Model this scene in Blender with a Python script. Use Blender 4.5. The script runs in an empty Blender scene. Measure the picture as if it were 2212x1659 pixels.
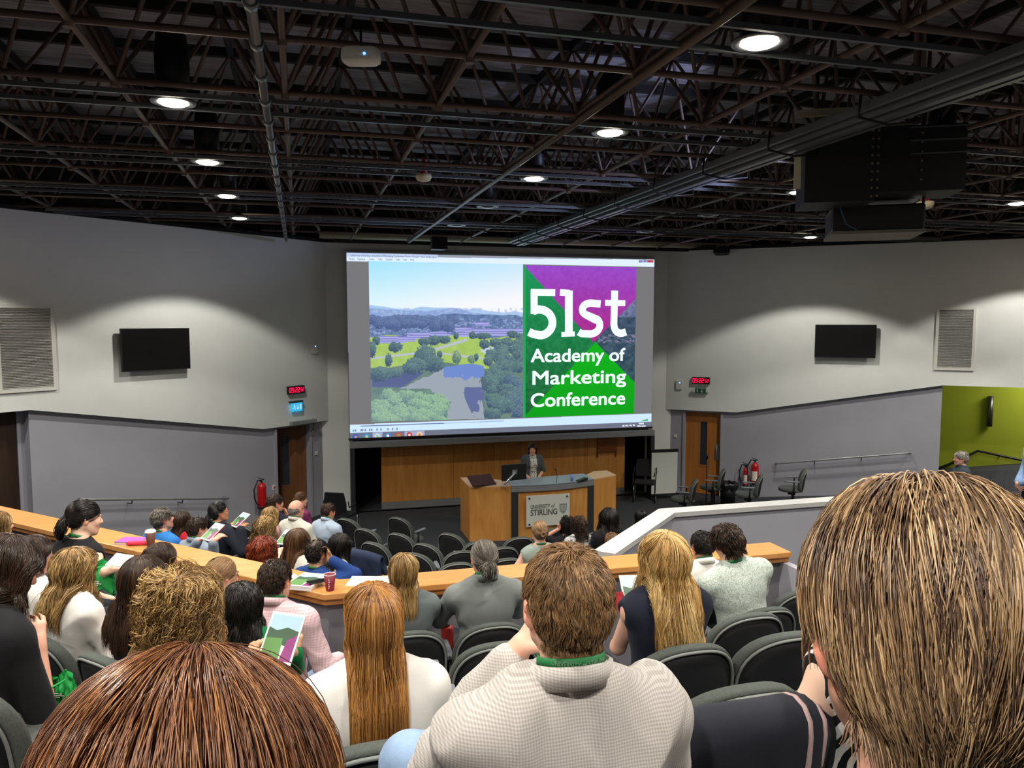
import bpy, math, random
import numpy as np
from mathutils import Vector, Matrix
random.seed(7)
np.random.seed(7)
SC = bpy.context.scene
COL = SC.collection

# ------------------------------------------------------------------ camera, world, exposure
F_PX, CAM_Z = 1671.0, 4.3
PITCH = math.atan((829.5 - 693.0) / F_PX)
YAW = math.radians(15.4)                       # room x = along the screen, room y = towards the screen
cam_d = bpy.data.cameras.new('camera')
cam_d.sensor_width = 36.0
cam_d.lens = 36.0 * F_PX / 2212.0
cam_d.clip_start = 0.05
cam = bpy.data.objects.new('camera', cam_d)
COL.objects.link(cam)
cam.location = (0, 0, CAM_Z)
cam.rotation_euler = (math.pi / 2 - PITCH, 0, -YAW)
SC.camera = cam

w = bpy.data.worlds.new('world')
SC.world = w
w.use_nodes = True
w.node_tree.nodes['Background'].inputs[0].default_value = (0.9, 0.95, 1.0, 1)
w.node_tree.nodes['Background'].inputs[1].default_value = 0.08
SC.view_settings.view_transform = 'Standard'
SC.view_settings.look = 'None'
SC.view_settings.exposure = 0.0
SC.view_settings.gamma = 1.0
SC.view_settings.use_curve_mapping = False

LAMP_POWER = 380.0          # each ceiling downlight (lamp builder below)

# ------------------------------------------------------------------ photo measuring helpers
def ray(px, py):
    a = (px - 1106) / F_PX
    b = (829.5 - py) / F_PX
    return a, math.cos(PITCH) + b * math.sin(PITCH), -math.sin(PITCH) + b * math.cos(PITCH)
def to_room(X, Y):
    c, s = math.cos(YAW), math.sin(YAW)
    return X * c + Y * s, -X * s + Y * c
def at_d(px, py, D):
    """point seen at px,py at forward distance D from the camera's foot"""
    r = ray(px, py); t = D / r[1]
    x, y = to_room(r[0] * t, D)
    return Vector((x, y, CAM_Z + r[2] * t))
def at_z(px, py, z):
    r = ray(px, py); t = (z - CAM_Z) / r[2]
    x, y = to_room(r[0] * t, r[1] * t)
    return Vector((x, y, z))
def on_line(px, py, p0, n):
    """intersection with the vertical plane through p0 (room xy) with normal n"""
    r = ray(px, py)
    x, y = to_room(r[0], r[1])
    t = (p0[0] * n[0] + p0[1] * n[1]) / (x * n[0] + y * n[1])
    return Vector((x * t, y * t, CAM_Z + r[2] * t))

# ------------------------------------------------------------------ materials
def srgb(h):
    if isinstance(h, str):
        h = h.lstrip('#'); h = tuple(int(h[i:i + 2], 16) / 255 for i in (0, 2, 4))
    return tuple(c / 12.92 if c <= 0.04045 else ((c + 0.055) / 1.055) ** 2.4 for c in h)
def new_mat(name):
    m = bpy.data.materials.new(name); m.use_nodes = True
    return m, m.node_tree, m.node_tree.nodes['Principled BSDF']
def mat(name, col, rough=0.6, metal=0.0, emit=None, strength=1.0, noise=0.0, nscale=20.0, bump=0.0, bscale=60.0, spec=0.5, stretch=(1, 1, 1)):
    m, nt, b = new_mat(name)
    c = srgb(col) if isinstance(col, str) else col
    b.inputs['Base Color'].default_value = (*c, 1)
    b.inputs['Roughness'].default_value = rough
    b.inputs['Metallic'].default_value = metal
    b.inputs['Specular IOR Level'].default_value = spec
    if emit:
        e = srgb(emit) if isinstance(emit, str) else emit
        b.inputs['Emission Color'].default_value = (*e, 1)
        b.inputs['Emission Strength'].default_value = strength
    if noise or bump:
        tc = nt.nodes.new('ShaderNodeTexCoord'); mp = nt.nodes.new('ShaderNodeMapping')
        mp.inputs['Scale'].default_value = stretch
        nt.links.new(tc.outputs['Object'], mp.inputs['Vector'])
    if noise:
        n = nt.nodes.new('ShaderNodeTexNoise'); n.inputs['Scale'].default_value = nscale; n.inputs['Detail'].default_value = 5
        nt.links.new(mp.outputs[0], n.inputs['Vector'])
        r = nt.nodes.new('ShaderNodeValToRGB')
        r.color_ramp.elements[0].position = 0.3; r.color_ramp.elements[1].position = 0.7
        r.color_ramp.elements[0].color = (*[v * (1 - noise) for v in c], 1)
        r.color_ramp.elements[1].color = (*[min(1, v * (1 + noise)) for v in c], 1)
        nt.links.new(n.outputs[0], r.inputs[0]); nt.links.new(r.outputs[0], b.inputs['Base Color'])
    if bump:
        n2 = nt.nodes.new('ShaderNodeTexNoise'); n2.inputs['Scale'].default_value = bscale; n2.inputs['Detail'].default_value = 4
        nt.links.new(mp.outputs[0], n2.inputs['Vector'])
        bp = nt.nodes.new('ShaderNodeBump'); bp.inputs['Strength'].default_value = bump; bp.inputs['Distance'].default_value = 0.01
        nt.links.new(n2.outputs[0], bp.inputs['Height']); nt.links.new(bp.outputs[0], b.inputs['Normal'])
    return m
def attr_mat(name, rough=0.5, spec=0.5, bump=0.0, bscale=300, emit=False, strength=1.0, sss=0.0):
    m, nt, b = new_mat(name)
    a = nt.nodes.new('ShaderNodeAttribute'); a.attribute_name = 'Col'
    nt.links.new(a.outputs['Color'], b.inputs['Base Color'])
    b.inputs['Roughness'].default_value = rough
    b.inputs['Specular IOR Level'].default_value = spec
    if emit:
        b.inputs['Base Color'].default_value = (0.0, 0, 0, 1)
        nt.links.remove(b.inputs['Base Color'].links[0])
        nt.links.new(a.outputs['Color'], b.inputs['Emission Color'])
        b.inputs['Emission Strength'].default_value = strength
    if sss:
        b.inputs['Subsurface Weight'].default_value = sss
        b.inputs['Subsurface Radius'].default_value = (0.01, 0.004, 0.002)
        b.inputs['Subsurface Scale'].default_value = 1.0
    if bump:
        n2 = nt.nodes.new('ShaderNodeTexNoise'); n2.inputs['Scale'].default_value = bscale
        tc = nt.nodes.new('ShaderNodeTexCoord'); nt.links.new(tc.outputs['Object'], n2.inputs['Vector'])
        bp = nt.nodes.new('ShaderNodeBump'); bp.inputs['Strength'].default_value = bump; bp.inputs['Distance'].default_value = 0.002
        nt.links.new(n2.outputs[0], bp.inputs['Height']); nt.links.new(bp.outputs[0], b.inputs['Normal'])
    return m
def wood_mat(name, c1, c2, rough=0.4, scale=(1.0, 12.0, 12.0), ns=3.0, seam=None):
    m, nt, b = new_mat(name)
    tc = nt.nodes.new('ShaderNodeTexCoord'); mp = nt.nodes.new('ShaderNodeMapping'); mp.inputs['Scale'].default_value = scale
    n = nt.nodes.new('ShaderNodeTexNoise'); n.inputs['Scale'].default_value = ns; n.inputs['Detail'].default_value = 7; n.inputs['Distortion'].default_value = 0.6
    r = nt.nodes.new('ShaderNodeValToRGB')
    r.color_ramp.elements[0].position = 0.3; r.color_ramp.elements[1].position = 0.72
    r.color_ramp.elements[0].color = (*srgb(c1), 1); r.color_ramp.elements[1].color = (*srgb(c2), 1)
    nt.links.new(tc.outputs['Object'], mp.inputs['Vector']); nt.links.new(mp.outputs[0], n.inputs['Vector'])
    nt.links.new(n.outputs[0], r.inputs[0]); nt.links.new(r.outputs[0], b.inputs['Base Color'])
    b.inputs['Roughness'].default_value = rough
    return m

# ------------------------------------------------------------------ mesh building helpers
class MB:
    def __init__(s):
        s.v = []; s.f = []; s.mi = []; s.cur = 0; s.smooth = []
    def add(s, vs, fs, smooth=False):
        o = len(s.v); s.v += [tuple(v) for v in vs]
        for f in fs:
            s.f.append(tuple(i + o for i in f)); s.mi.append(s.cur); s.smooth.append(smooth)
        return s
    def box(s, x0, y0, z0, x1, y1, z1, M=None):
        vs = [Vector(p) for p in ((x0, y0, z0), (x1, y0, z0), (x1, y1, z0), (x0, y1, z0), (x0, y0, z1), (x1, y0, z1), (x1, y1, z1), (x0, y1, z1))]
        if M is not None: vs = [M @ v for v in vs]
        return s.add(vs, [(0, 3, 2, 1), (4, 5, 6, 7), (0, 1, 5, 4), (1, 2, 6, 5), (2, 3, 7, 6), (3, 0, 4, 7)])
    def bar(s, p0, p1, w, h, up=(0, 0, 1)):
        p0, p1 = Vector(p0), Vector(p1); d = (p1 - p0); L = d.length
        if L < 1e-6: return s
        d /= L; up = Vector(up)
        if abs(d.dot(up)) > 0.98: up = Vector((1, 0, 0))
        sx = d.cross(up).normalized(); uz = sx.cross(d)
        M = Matrix.Translation(p0) @ Matrix((sx, d, uz)).transposed().to_4x4()
        return s.box(-w / 2, 0, -h / 2, w / 2, L, h / 2, M)
    def tube(s, pts, r, n=8, caps=True, closed=False, rs=None):
        pts = [Vector(p) for p in pts]; m = len(pts); vs = []; fs = []
        prev = None
        for i, p in enumerate(pts):
            if closed: t = pts[(i + 1) % m] - pts[i - 1]
            else: t = pts[min(i + 1, m - 1)] - pts[max(i - 1, 0)]
            t.normalize()
            if prev is None:
                a = Vector((0, 0, 1)) if abs(t.z) < 0.9 else Vector((1, 0, 0))
                nx = t.cross(a).normalized()
            else:
                nx = (prev - t * prev.dot(t)).normalized()
            prev = nx; ny = t.cross(nx)
            rr = rs[i] if rs else r
            for k in range(n):
                an = 2 * math.pi * k / n
                vs.append(p + nx * (rr * math.cos(an)) + ny * (rr * math.sin(an)))
        last = m if closed else m - 1
        for i in range(last):
            a, b = i * n, ((i + 1) % m) * n
            for k in range(n):
                fs.append((a + k, a + (k + 1) % n, b + (k + 1) % n, b + k))
        s.add(vs, fs, True)
        if caps and not closed:
            o = len(s.v) - m * n
            s.f.append(tuple(o + k for k in reversed(range(n)))); s.mi.append(s.cur); s.smooth.append(False)
            s.f.append(tuple(o + (m - 1) * n + k for k in range(n))); s.mi.append(s.cur); s.smooth.append(False)
        return s
    def lathe(s, prof, n=24, M=None):
        vs = []; fs = []
        for r, z in prof:
            for k in range(n):
                a = 2 * math.pi * k / n; v = Vector((r * math.cos(a), r * math.sin(a), z))
                vs.append(M @ v if M is not None else v)
        for i in range(len(prof) - 1):
            for k in range(n):
                fs.append((i * n + k, i * n + (k + 1) % n, (i + 1) * n + (k + 1) % n, (i + 1) * n + k))
        s.add(vs, fs, True)
        o = len(s.v) - len(vs)
        s.f.append(tuple(o + k for k in reversed(range(n)))); s.mi.append(s.cur); s.smooth.append(False)
        s.f.append(tuple(o + (len(prof) - 1) * n + k for k in range(n))); s.mi.append(s.cur); s.smooth.append(False)
        return s
    def prism(s, poly, z0, z1, M=None):
        n = len(poly)
        area = sum(poly[i][0] * poly[(i + 1) % n][1] - poly[(i + 1) % n][0] * poly[i][1] for i in range(n))
        if area < 0: poly = list(reversed(poly))
        zz0 = z0 if isinstance(z0, (list, tuple)) else [z0] * n
        zz1 = z1 if isinstance(z1, (list, tuple)) else [z1] * n
        vs = [Vector((p[0], p[1], zz0[i])) for i, p in enumerate(poly)] + [Vector((p[0], p[1], zz1[i])) for i, p in enumerate(poly)]
        if M is not None: vs = [M @ v for v in vs]
        fs = [tuple(reversed(range(n))), tuple(range(n, 2 * n))] + [(i, (i + 1) % n, n + (i + 1) % n, n + i) for i in range(n)]
        return s.add(vs, fs)
    def build(s, name, m, parent=None, bevel=0.0, auto=True):
        me = bpy.data.meshes.new(name)
        me.from_pydata(s.v, [], s.f)
        for mm in (m if isinstance(m, (list, tuple)) else [m]): me.materials.append(mm)
        if len(s.f):
            me.polygons.foreach_set('material_index', s.mi)
            me.polygons.foreach_set('use_smooth', s.smooth)
        me.update()
        o = bpy.data.objects.new(name, me); COL.objects.link(o)
        if parent is not None: o.parent = parent
        if bevel:
            b = o.modifiers.new('bevel', 'BEVEL'); b.width = bevel; b.segments = 2; b.limit_method = 'ANGLE'
        return o
def tag(o, label=None, cat=None, group=None, kind=None):
    if label: o['label'] = label
    if cat: o['category'] = cat
    if group: o['group'] = group
    if kind: o['kind'] = kind
    return o
def empty(name, loc=(0, 0, 0), rz=0.0):
    o = bpy.data.objects.new(name, None); COL.objects.link(o)
    o.location = loc; o.rotation_euler = (0, 0, rz); o.empty_display_size = 0.1
    return o
def copy_tree(o, parent=None):
    c = o.copy(); COL.objects.link(c)
    if parent is not None: c.parent = parent
    for ch in list(o.children): copy_tree(ch, c)
    return c
def text_mesh(name, body, size, m, parent, M, offset=0.0, extrude=0.001, ax='LEFT', sx=1.0, space=1.0, width=None):
    cu = bpy.data.curves.new(name, 'FONT'); cu.body = body; cu.size = size; cu.offset = offset
    cu.extrude = extrude; cu.align_x = ax; cu.space_character = space
    t = bpy.data.objects.new(name + '_src', cu); COL.objects.link(t)
    dg = bpy.context.evaluated_depsgraph_get(); dg.update()
    me = bpy.data.meshes.new_from_object(t.evaluated_get(dg)); me.name = name
    bpy.data.objects.remove(t); bpy.data.curves.remove(cu)
    n = len(me.vertices); co = np.zeros(n * 3); me.vertices.foreach_get('co', co); co = co.reshape(-1, 3)
    if width and n:
        sx = width / (co[:, 0].max() - co[:, 0].min())
    co[:, 0] *= sx
    me.vertices.foreach_set('co', co.ravel())
    me.materials.clear(); me.materials.append(m)
    me.transform(M); me.update()
    o = bpy.data.objects.new(name, me); COL.objects.link(o)
    if parent is not None: o.parent = parent
    return o
# ------------------------------------------------------------------ room shell
M_white = mat('white_paint', '#e2e5e1', 0.85, noise=0.02, nscale=3, bump=0.03, bscale=200)
M_grey = mat('grey_paint', '#a3a3ad', 0.85, noise=0.03, nscale=2, bump=0.03, bscale=200)
M_carpet = mat('carpet_dark', '#2b2e33', 0.95, noise=0.25, nscale=40, bump=0.3, bscale=300)
M_carpet_grey = mat('carpet_wall', '#77747a', 0.95, noise=0.08, nscale=90, bump=0.25, bscale=400)
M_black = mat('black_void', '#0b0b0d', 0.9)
M_blackmetal = mat('black_metal', '#101114', 0.45, 0.3)
M_steel = mat('brushed_steel', '#a2a5a6', 0.38, 0.55, noise=0.12, nscale=3, stretch=(0.4, 6, 6))
M_dsteel = mat('dark_steel', '#5b5f62', 0.35, 0.85)
M_green = mat('olive_paint', '#8f9a1c', 0.8, noise=0.03, nscale=3)
M_wood = wood_mat('beech_panel', '#bf7c36', '#d4974c', 0.42, (6, 6, 0.6), 2.2)
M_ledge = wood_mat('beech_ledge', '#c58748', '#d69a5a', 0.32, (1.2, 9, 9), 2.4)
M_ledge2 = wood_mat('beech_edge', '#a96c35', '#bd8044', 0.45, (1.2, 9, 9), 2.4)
M_door = wood_mat('door_veneer', '#a8672c', '#bb7a38', 0.4, (7, 7, 0.5), 2.0)
M_darkdoor = wood_mat('dark_door', '#2b1c14', '#3a261a', 0.5, (7, 7, 0.5), 2.0)
M_deck = wood_mat('roof_boards', '#6c6a6e', '#a9a7b0', 0.7, (0.5, 7, 1), 3.0)
M_truss = mat('truss_paint', '#5e4c44', 0.5, 0.1)
M_purlin = mat('purlin_paint', '#15110f', 0.8)
M_rail = mat('rail_metal', '#6f7378', 0.35, 0.6)
M_whiteplastic = mat('white_plastic', '#dcdcd4', 0.45)
M_blackplastic = mat('black_plastic', '#151517', 0.5)
M_screenblack = mat('dark_glass', '#131312', 0.25)

WA = math.radians(39.2)
CL = Vector((0.60, 17.5, 0)); CR = Vector((8.80, 17.5, 0))
DL = Vector((-math.cos(WA), -math.sin(WA), 0)); NL = Vector((math.sin(WA), -math.cos(WA), 0))
DR = Vector((math.cos(WA), -math.sin(WA), 0)); NR = Vector((-math.sin(WA), -math.cos(WA), 0))
WTOP = 6.0
class Side:
    def __init__(s, C, D, N): s.C, s.D, s.N = C, D, N
    def M(s):   # local x along the wall away from the corner, local y into the room
        return Matrix(((s.D.x, s.N.x, 0, s.C.x), (s.D.y, s.N.y, 0, s.C.y), (0, 0, 1, 0), (0, 0, 0, 1)))
    def s_at(s, px, py):   # (distance from the corner, height) of a pixel on the wall plane
        p = on_line(px, py, s.C, s.N); return (p - s.C).dot(s.D), p.z
LW, RW = Side(CL, DL, NL), Side(CR, DR, NR)
S1 = 1.72      # end of the level stretch over the stage door
S2 = 6.05      # where the slope reaches the upper opening
ZL, ZU = 2.10, 2.90
def fixM(side):
    return side.M()
def wall_parts(side, nm):
    M = side.M()
    flip = side is LW
    def bx(mb, x0, y0, z0, x1, y1, z1): mb.box(x0, y0, z0, x1, y1, z1, M)
    # white upper wall as a prism standing proud of the lower wall
    mb = MB()
    poly = [(0, ZL), (S1, ZL), (S2, ZU), (15, ZU), (15, WTOP), (0, WTOP)]
    vs = [M @ Vector((p[0], y, p[1])) for y in (0.0, -0.30) for p in poly]
    n = len(poly)
    mb.add(vs, [tuple(range(n)), tuple(reversed(range(n, 2 * n)))] + [(i, n + i, n + (i + 1) % n, (i + 1) % n) for i in range(n)])
    up = mb.build('wall_%s_upper' % nm, M_white); tag(up, kind='structure')
    return up
def recalc(o):
    import bmesh
    bm = bmesh.new(); bm.from_mesh(o.data); bmesh.ops.recalc_face_normals(bm, faces=bm.faces[:]); bm.to_mesh(o.data); bm.free()
for side, nm in ((LW, 'left'), (RW, 'right')):
    recalc(wall_parts(side, nm))
    M = side.M()
    d0, d1 = (0.42, 1.40)          # door opening along the wall
    mb = MB()
    mb.box(0, -0.30, 0, d0, -0.09, ZU, M)
    # lower wall from the door to the upper opening, its top follows the soffit
    poly = [(d1, 0), (S2, 0), (S2, ZU + .05), (S1, ZL + .05), (d1, ZL + .05)]
    vs = [M @ Vector((p[0], y, p[1])) for y in (-0.09, -0.29) for p in poly]
    mb.add(vs, [tuple(range(5)), tuple(reversed(range(5, 10)))] + [(i, 5 + i, 5 + (i + 1) % 5, (i + 1) % 5) for i in range(5)])
    o = mb.build('wall_%s' % nm, M_grey); tag(o, kind='structure'); recalc(o)
    # door frame and door
    fr = MB()
    for a, b in ((d0, d0 + .06), (d1 - .06, d1)): fr.box(a, -0.24, 0, b, -0.06, 2.12, M)
    fr.box(d0, -0.24, 2.06, d1, -0.06, 2.12, M)
    fo = fr.build('trim_1' if nm == 'left' else 'trim_2', M_grey); tag(fo, kind='structure')
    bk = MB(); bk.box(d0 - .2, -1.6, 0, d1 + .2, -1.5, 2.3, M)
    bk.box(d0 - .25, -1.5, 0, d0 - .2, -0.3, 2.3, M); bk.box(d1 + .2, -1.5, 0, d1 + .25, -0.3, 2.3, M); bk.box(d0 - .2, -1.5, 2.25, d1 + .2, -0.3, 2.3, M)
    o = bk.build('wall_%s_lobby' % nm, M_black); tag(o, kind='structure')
# doors: empties carry the leaf and its fittings
def make_door(name, side, hinge_s, swing, width, mt, lab, sgn):
    M = side.M()
    e = bpy.data.objects.new(name, None); COL.objects.link(e)
    e.matrix_world = M @ Matrix.Translation((hinge_s, -0.2, 0)) @ Matrix.Rotation(swing, 4, 'Z')
    tag(e, kind='structure')
    w0, w1 = (0, width * sgn)
    a, b = min(w0, w1), max(w0, w1)
    g0, g1 = a + (b - a) * 0.40, a + (b - a) * 0.62
    leaf = MB()
    for x0, x1, z0, z1 in ((a, g0, 0.01, 2.05), (g1, b, 0.01, 2.05), (g0, g1, 0.01, 0.72), (g0, g1, 1.82, 2.05)):
        leaf.box(x0, -0.022, z0, x1, 0.022, z1)
    leaf.build('door_leaf', mt, e)
    gl = MB(); gl.box(g0, -0.005, 0.72, g1, 0.005, 1.82); gl.build('door_glass', M_doorglass, e)
    fr = MB()
    for x0, x1, z0, z1 in ((g0 - .012, g0 + .012, .71, 1.83), (g1 - .012, g1 + .012, .71, 1.83), (g0, g1, .705, .73), (g0, g1, 1.81, 1.835)):
        fr.box(x0, -0.03, z0, x1, 0.03, z1)
    fr.build('glazing_bead', mt, e)
    hx = w1 - 0.09 * sgn
    pl = MB(); pl.box(hx - .045, 0.022, 0.88, hx + .045, 0.028, 1.28)
    p = pl.build('push_plate', M_steel, e)
    h = MB(); h.tube([(hx, 0.03, .93), (hx, .075, .95), (hx, .075, 1.22), (hx, .03, 1.24)], .011, 8); h.build('door_handle', M_steel, p)
    return e
M_doorglass = mat('door_glass', '#2c3440', 0.1, spec=0.7)
M_sign = mat('blue_glow', '#1d6fae', emit='#37b7f0', strength=0.9)
make_door('door_1', LW, 0.48, math.radians(-42), 0.86, wood_mat('door_shaded_veneer', '#6e4525', '#82552f', 0.45, (7, 7, 0.5), 2.0), 'left', 1)  # left leaf: shade of the dark doorway put into a darker veneer colour
make_door('door_2', RW, 0.48, math.radians(0), 0.86, M_door, 'right', 1)

# back wall around the stage opening
mb = MB()
mb.box(CL.x - .2, 17.5, 0, 1.12, 17.7, 6.0)
mb.box(8.34, 17.5, 0, CR.x + .2, 17.7, 6.0)
mb.box(1.12, 17.5, 1.72, 8.34, 17.7, 6.0)
tag(mb.build('wall_back', M_white), kind='structure')
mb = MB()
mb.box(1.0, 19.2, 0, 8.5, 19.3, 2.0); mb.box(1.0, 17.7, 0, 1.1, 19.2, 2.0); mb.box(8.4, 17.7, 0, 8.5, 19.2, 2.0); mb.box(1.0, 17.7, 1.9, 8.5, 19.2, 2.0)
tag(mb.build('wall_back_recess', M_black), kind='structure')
# black band above the walls up to the roof and a roof deck
mb = MB()
def quad_wall(mb, a, b, z0, z1, t=.05):
    mb.bar((a[0], a[1], (z0 + z1) / 2), (b[0], b[1], (z0 + z1) / 2), t, z1 - z0)
pl_ = CL + DL * 15; pr_ = CR + DR * 15
off = 0.45
quad_wall(mb, (CL - NL * off)[:2], (pl_ - NL * off)[:2], 5.9, 7.5)
quad_wall(mb, (CR - NR * off)[:2], (pr_ - NR * off)[:2], 5.9, 7.5)
quad_wall(mb, (CL.x - 1, 18.1), (CR.x + 1, 18.1), 5.9, 7.5)
tag(mb.build('wall_upper_band', M_purlin), kind='structure')
mb = MB()
mb.bar((CL - NL * .2 + Vector((0, 0, 6.03))), (pl_ - NL * .2 + Vector((0, 0, 6.03))), .5, .06)
mb.bar((CR - NR * .2 + Vector((0, 0, 6.03))), (pr_ - NR * .2 + Vector((0, 0, 6.03))), .5, .06)
mb.box(CL.x - .6, 17.45, 6.0, CR.x + .6, 18.1, 6.06)
tag(mb.build('trim_3', M_purlin), kind='structure')
mb = MB(); mb.box(-13, -6, 7.38, 23, 19.5, 7.45)
tag(mb.build('ceiling', M_deck), kind='structure')
# side and rear walls out of the photo, closing the hall
mb = MB()
mb.box(-11.2, -6, 0, -11.0, 8.2, 7.4); mb.box(20.4, -6, 0, 20.6, 8.2, 7.4); mb.box(-11.2, -6.2, 0, 20.6, -6.0, 7.4)
tag(mb.build('wall_rear', M_grey), kind='structure')

# upper openings: dark doorway on the left, green corridor on the right
M = LW.M()
mb = MB(); mb.box(S2 + .1, -0.36, 0, 15, -0.30, ZU + .1, M)
o = mb.build('door_3', M_darkdoor); tag(o, kind='structure')
mb = MB(); mb.box(S2 + 1.0, -.30, 1.86, S2 + 1.45, -.285, 1.93, M); mb.build('push_bar', M_dsteel, o)
mb = MB(); mb.box(S2 - .01, -.45, 0, S2 + .1, -.28, ZU + .05, M)
tag(mb.build('trim_4', M_grey), kind='structure')
M = RW.M()
mb = MB(); mb.box(S2 - 2, -2.1, 0, 15, -2.0, 4.2, M); mb.box(S2 - .35, -2.0, 0, S2 - .3, -.29, 4.2, M)
tag(mb.build('wall_corridor', M_green), kind='structure')
mb = MB(); mb.box(S2 - .3, -2.0, 4.0, 15, -.3, 4.1, M)
tag(mb.build('ceiling_corridor', M_purlin), kind='structure')
mb = MB(); mb.box(S2 - 2, -2.0, .1, 15, .3, .15, M)
tag(mb.build('floor_corridor', M_carpet), kind='structure')

# ---- floors
LY, LK = 5.35, 5.48            # ledge near edge: y = LY, and x + y = LK on the left arm
def t_low(x, y):               # distance in front of the ledge (towards the stage)
    xm = 9.4 - x
    return min(y - 5.65, (x + y - 5.9) / 1.4142, (xm + y - 5.9) / 1.4142)
def z_low(x, y):
    return max(0.0, min(1.2, (7.3 - t_low(x, y)) * 0.155))
nx_, ny_ = 121, 66
vs, fs = [], []
for j in range(ny_):
    for i in range(nx_):
        x = -8 + 26 * i / (nx_ - 1); y = 4.6 + 12.9 * j / (ny_ - 1)
        z = z_low(x, y)
        for sd in (LW, RW):
            q = Vector((x, y, 0)) - sd.C
            dn = q.dot(sd.N); s_ = q.dot(sd.D)
            if -1 < dn < 1.15 and s_ > 0:
                z = min(.5, max(0, (s_ - S1) / (S2 - S1) * .5)) if s_ < S2 + .1 else .16
        vs.append((x, y, z))
for j in range(ny_ - 1):
    for i in range(nx_ - 1):
        a = j * nx_ + i
        fs.append((a, a + 1, a + nx_ + 1, a + nx_))
mb = MB(); mb.add(vs, fs, True); o = mb.build('floor_lower', M_carpet); tag(o, kind='structure')
mb = MB(); mb.box(-2, 17.4, -.1, 12, 19.3, 0.0); tag(mb.build('floor_stage', M_carpet), kind='structure')
TT = [.6, 1.45, 2.3, 3.15, 4.0, 4.85, 5.7]
TZ = [1.56, 1.81, 2.08, 2.34, 2.60, 2.86, 3.12]
def upper_outline(t):
    xa = .13 - .414 * t; y0 = LY - t
    L = 7.5
    return [(xa, y0), (9.4 - xa, y0), (9.4 - xa + L, y0 + L), (9.4 - xa + L + 3, y0 + L), (21, -6.0), (-11.6, -6.0), (xa - L - 3, y0 + L), (xa - L, y0 + L)]
for k in range(7):
    t0 = (TT[k] - .42) if k else 0.0
    if k == 6: t0 = TT[k] - .3
    mb = MB(); mb.prism(upper_outline(t0), TZ[k] - .3 if k else 0.0, TZ[k])
    o = mb.build('floor_tier', M_carpet); tag(o, kind='structure')

# ---- ledge (worktop), half wall, parapet of the stair bay
def ledge_poly(t0, t1, xe, sgn=1):
    """strip between offsets t0 (camera side) and t1 (stage side) of the ledge's near edge"""
    xa = .13 - .414 * t0; xb = .13 - .414 * t1; L = 4.6
    P = [(xe, LY - t0), (xa, LY - t0), (xa - L, LY - t0 + L), (xb - L, LY - t1 + L), (xb, LY - t1), (xe, LY - t1)]
    return P if sgn == 1 else [(9.4 - x, y) for x, y in P]
for sgn, lab in ((1, 'long beech ledge with a bend, on the low wall between the two seating blocks'), (-1, 'beech ledge on the low wall at the right seating block')):
    xe = 3.84
    e = empty('ledge'); tag(e, lab, 'counter')
    m1 = MB(); m1.prism(ledge_poly(0, -.30, xe, sgn), 2.375, 2.42); m1.build('worktop', M_ledge, e, bevel=.006)
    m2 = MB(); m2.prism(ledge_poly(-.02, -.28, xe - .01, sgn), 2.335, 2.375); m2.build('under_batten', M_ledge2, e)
    m3 = MB(); m3.prism(ledge_poly(-.07, -.25, xe - .06, sgn), .2, 2.335)
    o = m3.build('wall_ledge' if sgn == 1 else 'wall_ledge_side', M_carpet_grey); tag(o, kind='structure')
def path_strip(pts, wd):
    L, R = [], []
    n = len(pts)
    for i, p in enumerate(pts):
        p = Vector(p)
        d0 = (p - Vector(pts[i - 1])).normalized() if i else None
        d1 = (Vector(pts[i + 1]) - p).normalized() if i < n - 1 else None
        if d0 is None: d0 = d1
        if d1 is None: d1 = d0
        n0 = Vector((-d0.y, d0.x)); n1 = Vector((-d1.y, d1.x)); m = (n0 + n1).normalized(); k = wd / 2 / max(.3, m.dot(n0))
        L.append(p + m * k); R.append(p - m * k)
    return [tuple(q) for q in L + R[::-1]]
pp = [(2.36, 5.74), (3.48, 6.86), (5.92, 6.86), (7.04, 5.74)]
mb = MB(); mb.prism(path_strip(pp, .12), 0.1, 2.38); tag(mb.build('wall_parapet', M_grey), kind='structure')
mb = MB(); mb.prism(path_strip(pp, .19), 2.38, 2.425); tag(mb.build('trim_5', mat('cap_paint', '#bcbdbb', .7)), kind='structure')
mb = MB(); mb.prism([(3.78, 5.0), (3.84, 5.0), (3.84, 5.7), (3.78, 5.7)], .1, 2.33); mb.prism([(5.56, 5.0), (5.62, 5.0), (5.62, 5.7), (5.56, 5.7)], .1, 2.33)
tag(mb.build('wall_bay', M_grey), kind='structure')

# ------------------------------------------------------------------ roof: space frame, rails, lamps
def inside(x, y, m=.15):
    q = Vector((x, y, 0))
    return y < 17.4 and (q - CL).dot(NL) > m and (q - CR).dot(NR) > m and -10.8 < x < 20.2
XN = [2.34 + 1.2 * k for k in range(-10, 15)]; YN = [5.2 + 1.2 * k for k in range(-4, 11)]
ZB, ZT = 6.06, 7.22
sf = empty('space_frame'); tag(sf, 'dark brown steel space frame of bars and triangles under the roof boards', 'roof frame')
for y in YN:
    xs = [x for x in XN if inside(x, y)]
    if len(xs) > 1:
        mb = MB(); mb.tube([(xs[0] - .6, y, ZB), (xs[-1] + .6, y, ZB)], .024, 6); 
        for x in xs: mb.tube([(x, y, ZB - .05), (x, y, ZB + .1)], .035, 6)
        mb.build('bottom_chord', M_truss, sf)
for x in XN:
    ys = [y for y in YN if inside(x, y)]
    if len(ys) > 1:
        mb = MB(); mb.tube([(x, ys[0] - 3, ZB + .0), (x, ys[-1] + .5, ZB + .0)], .024, 6); mb.build('tie_bar', M_truss, sf)
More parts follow.
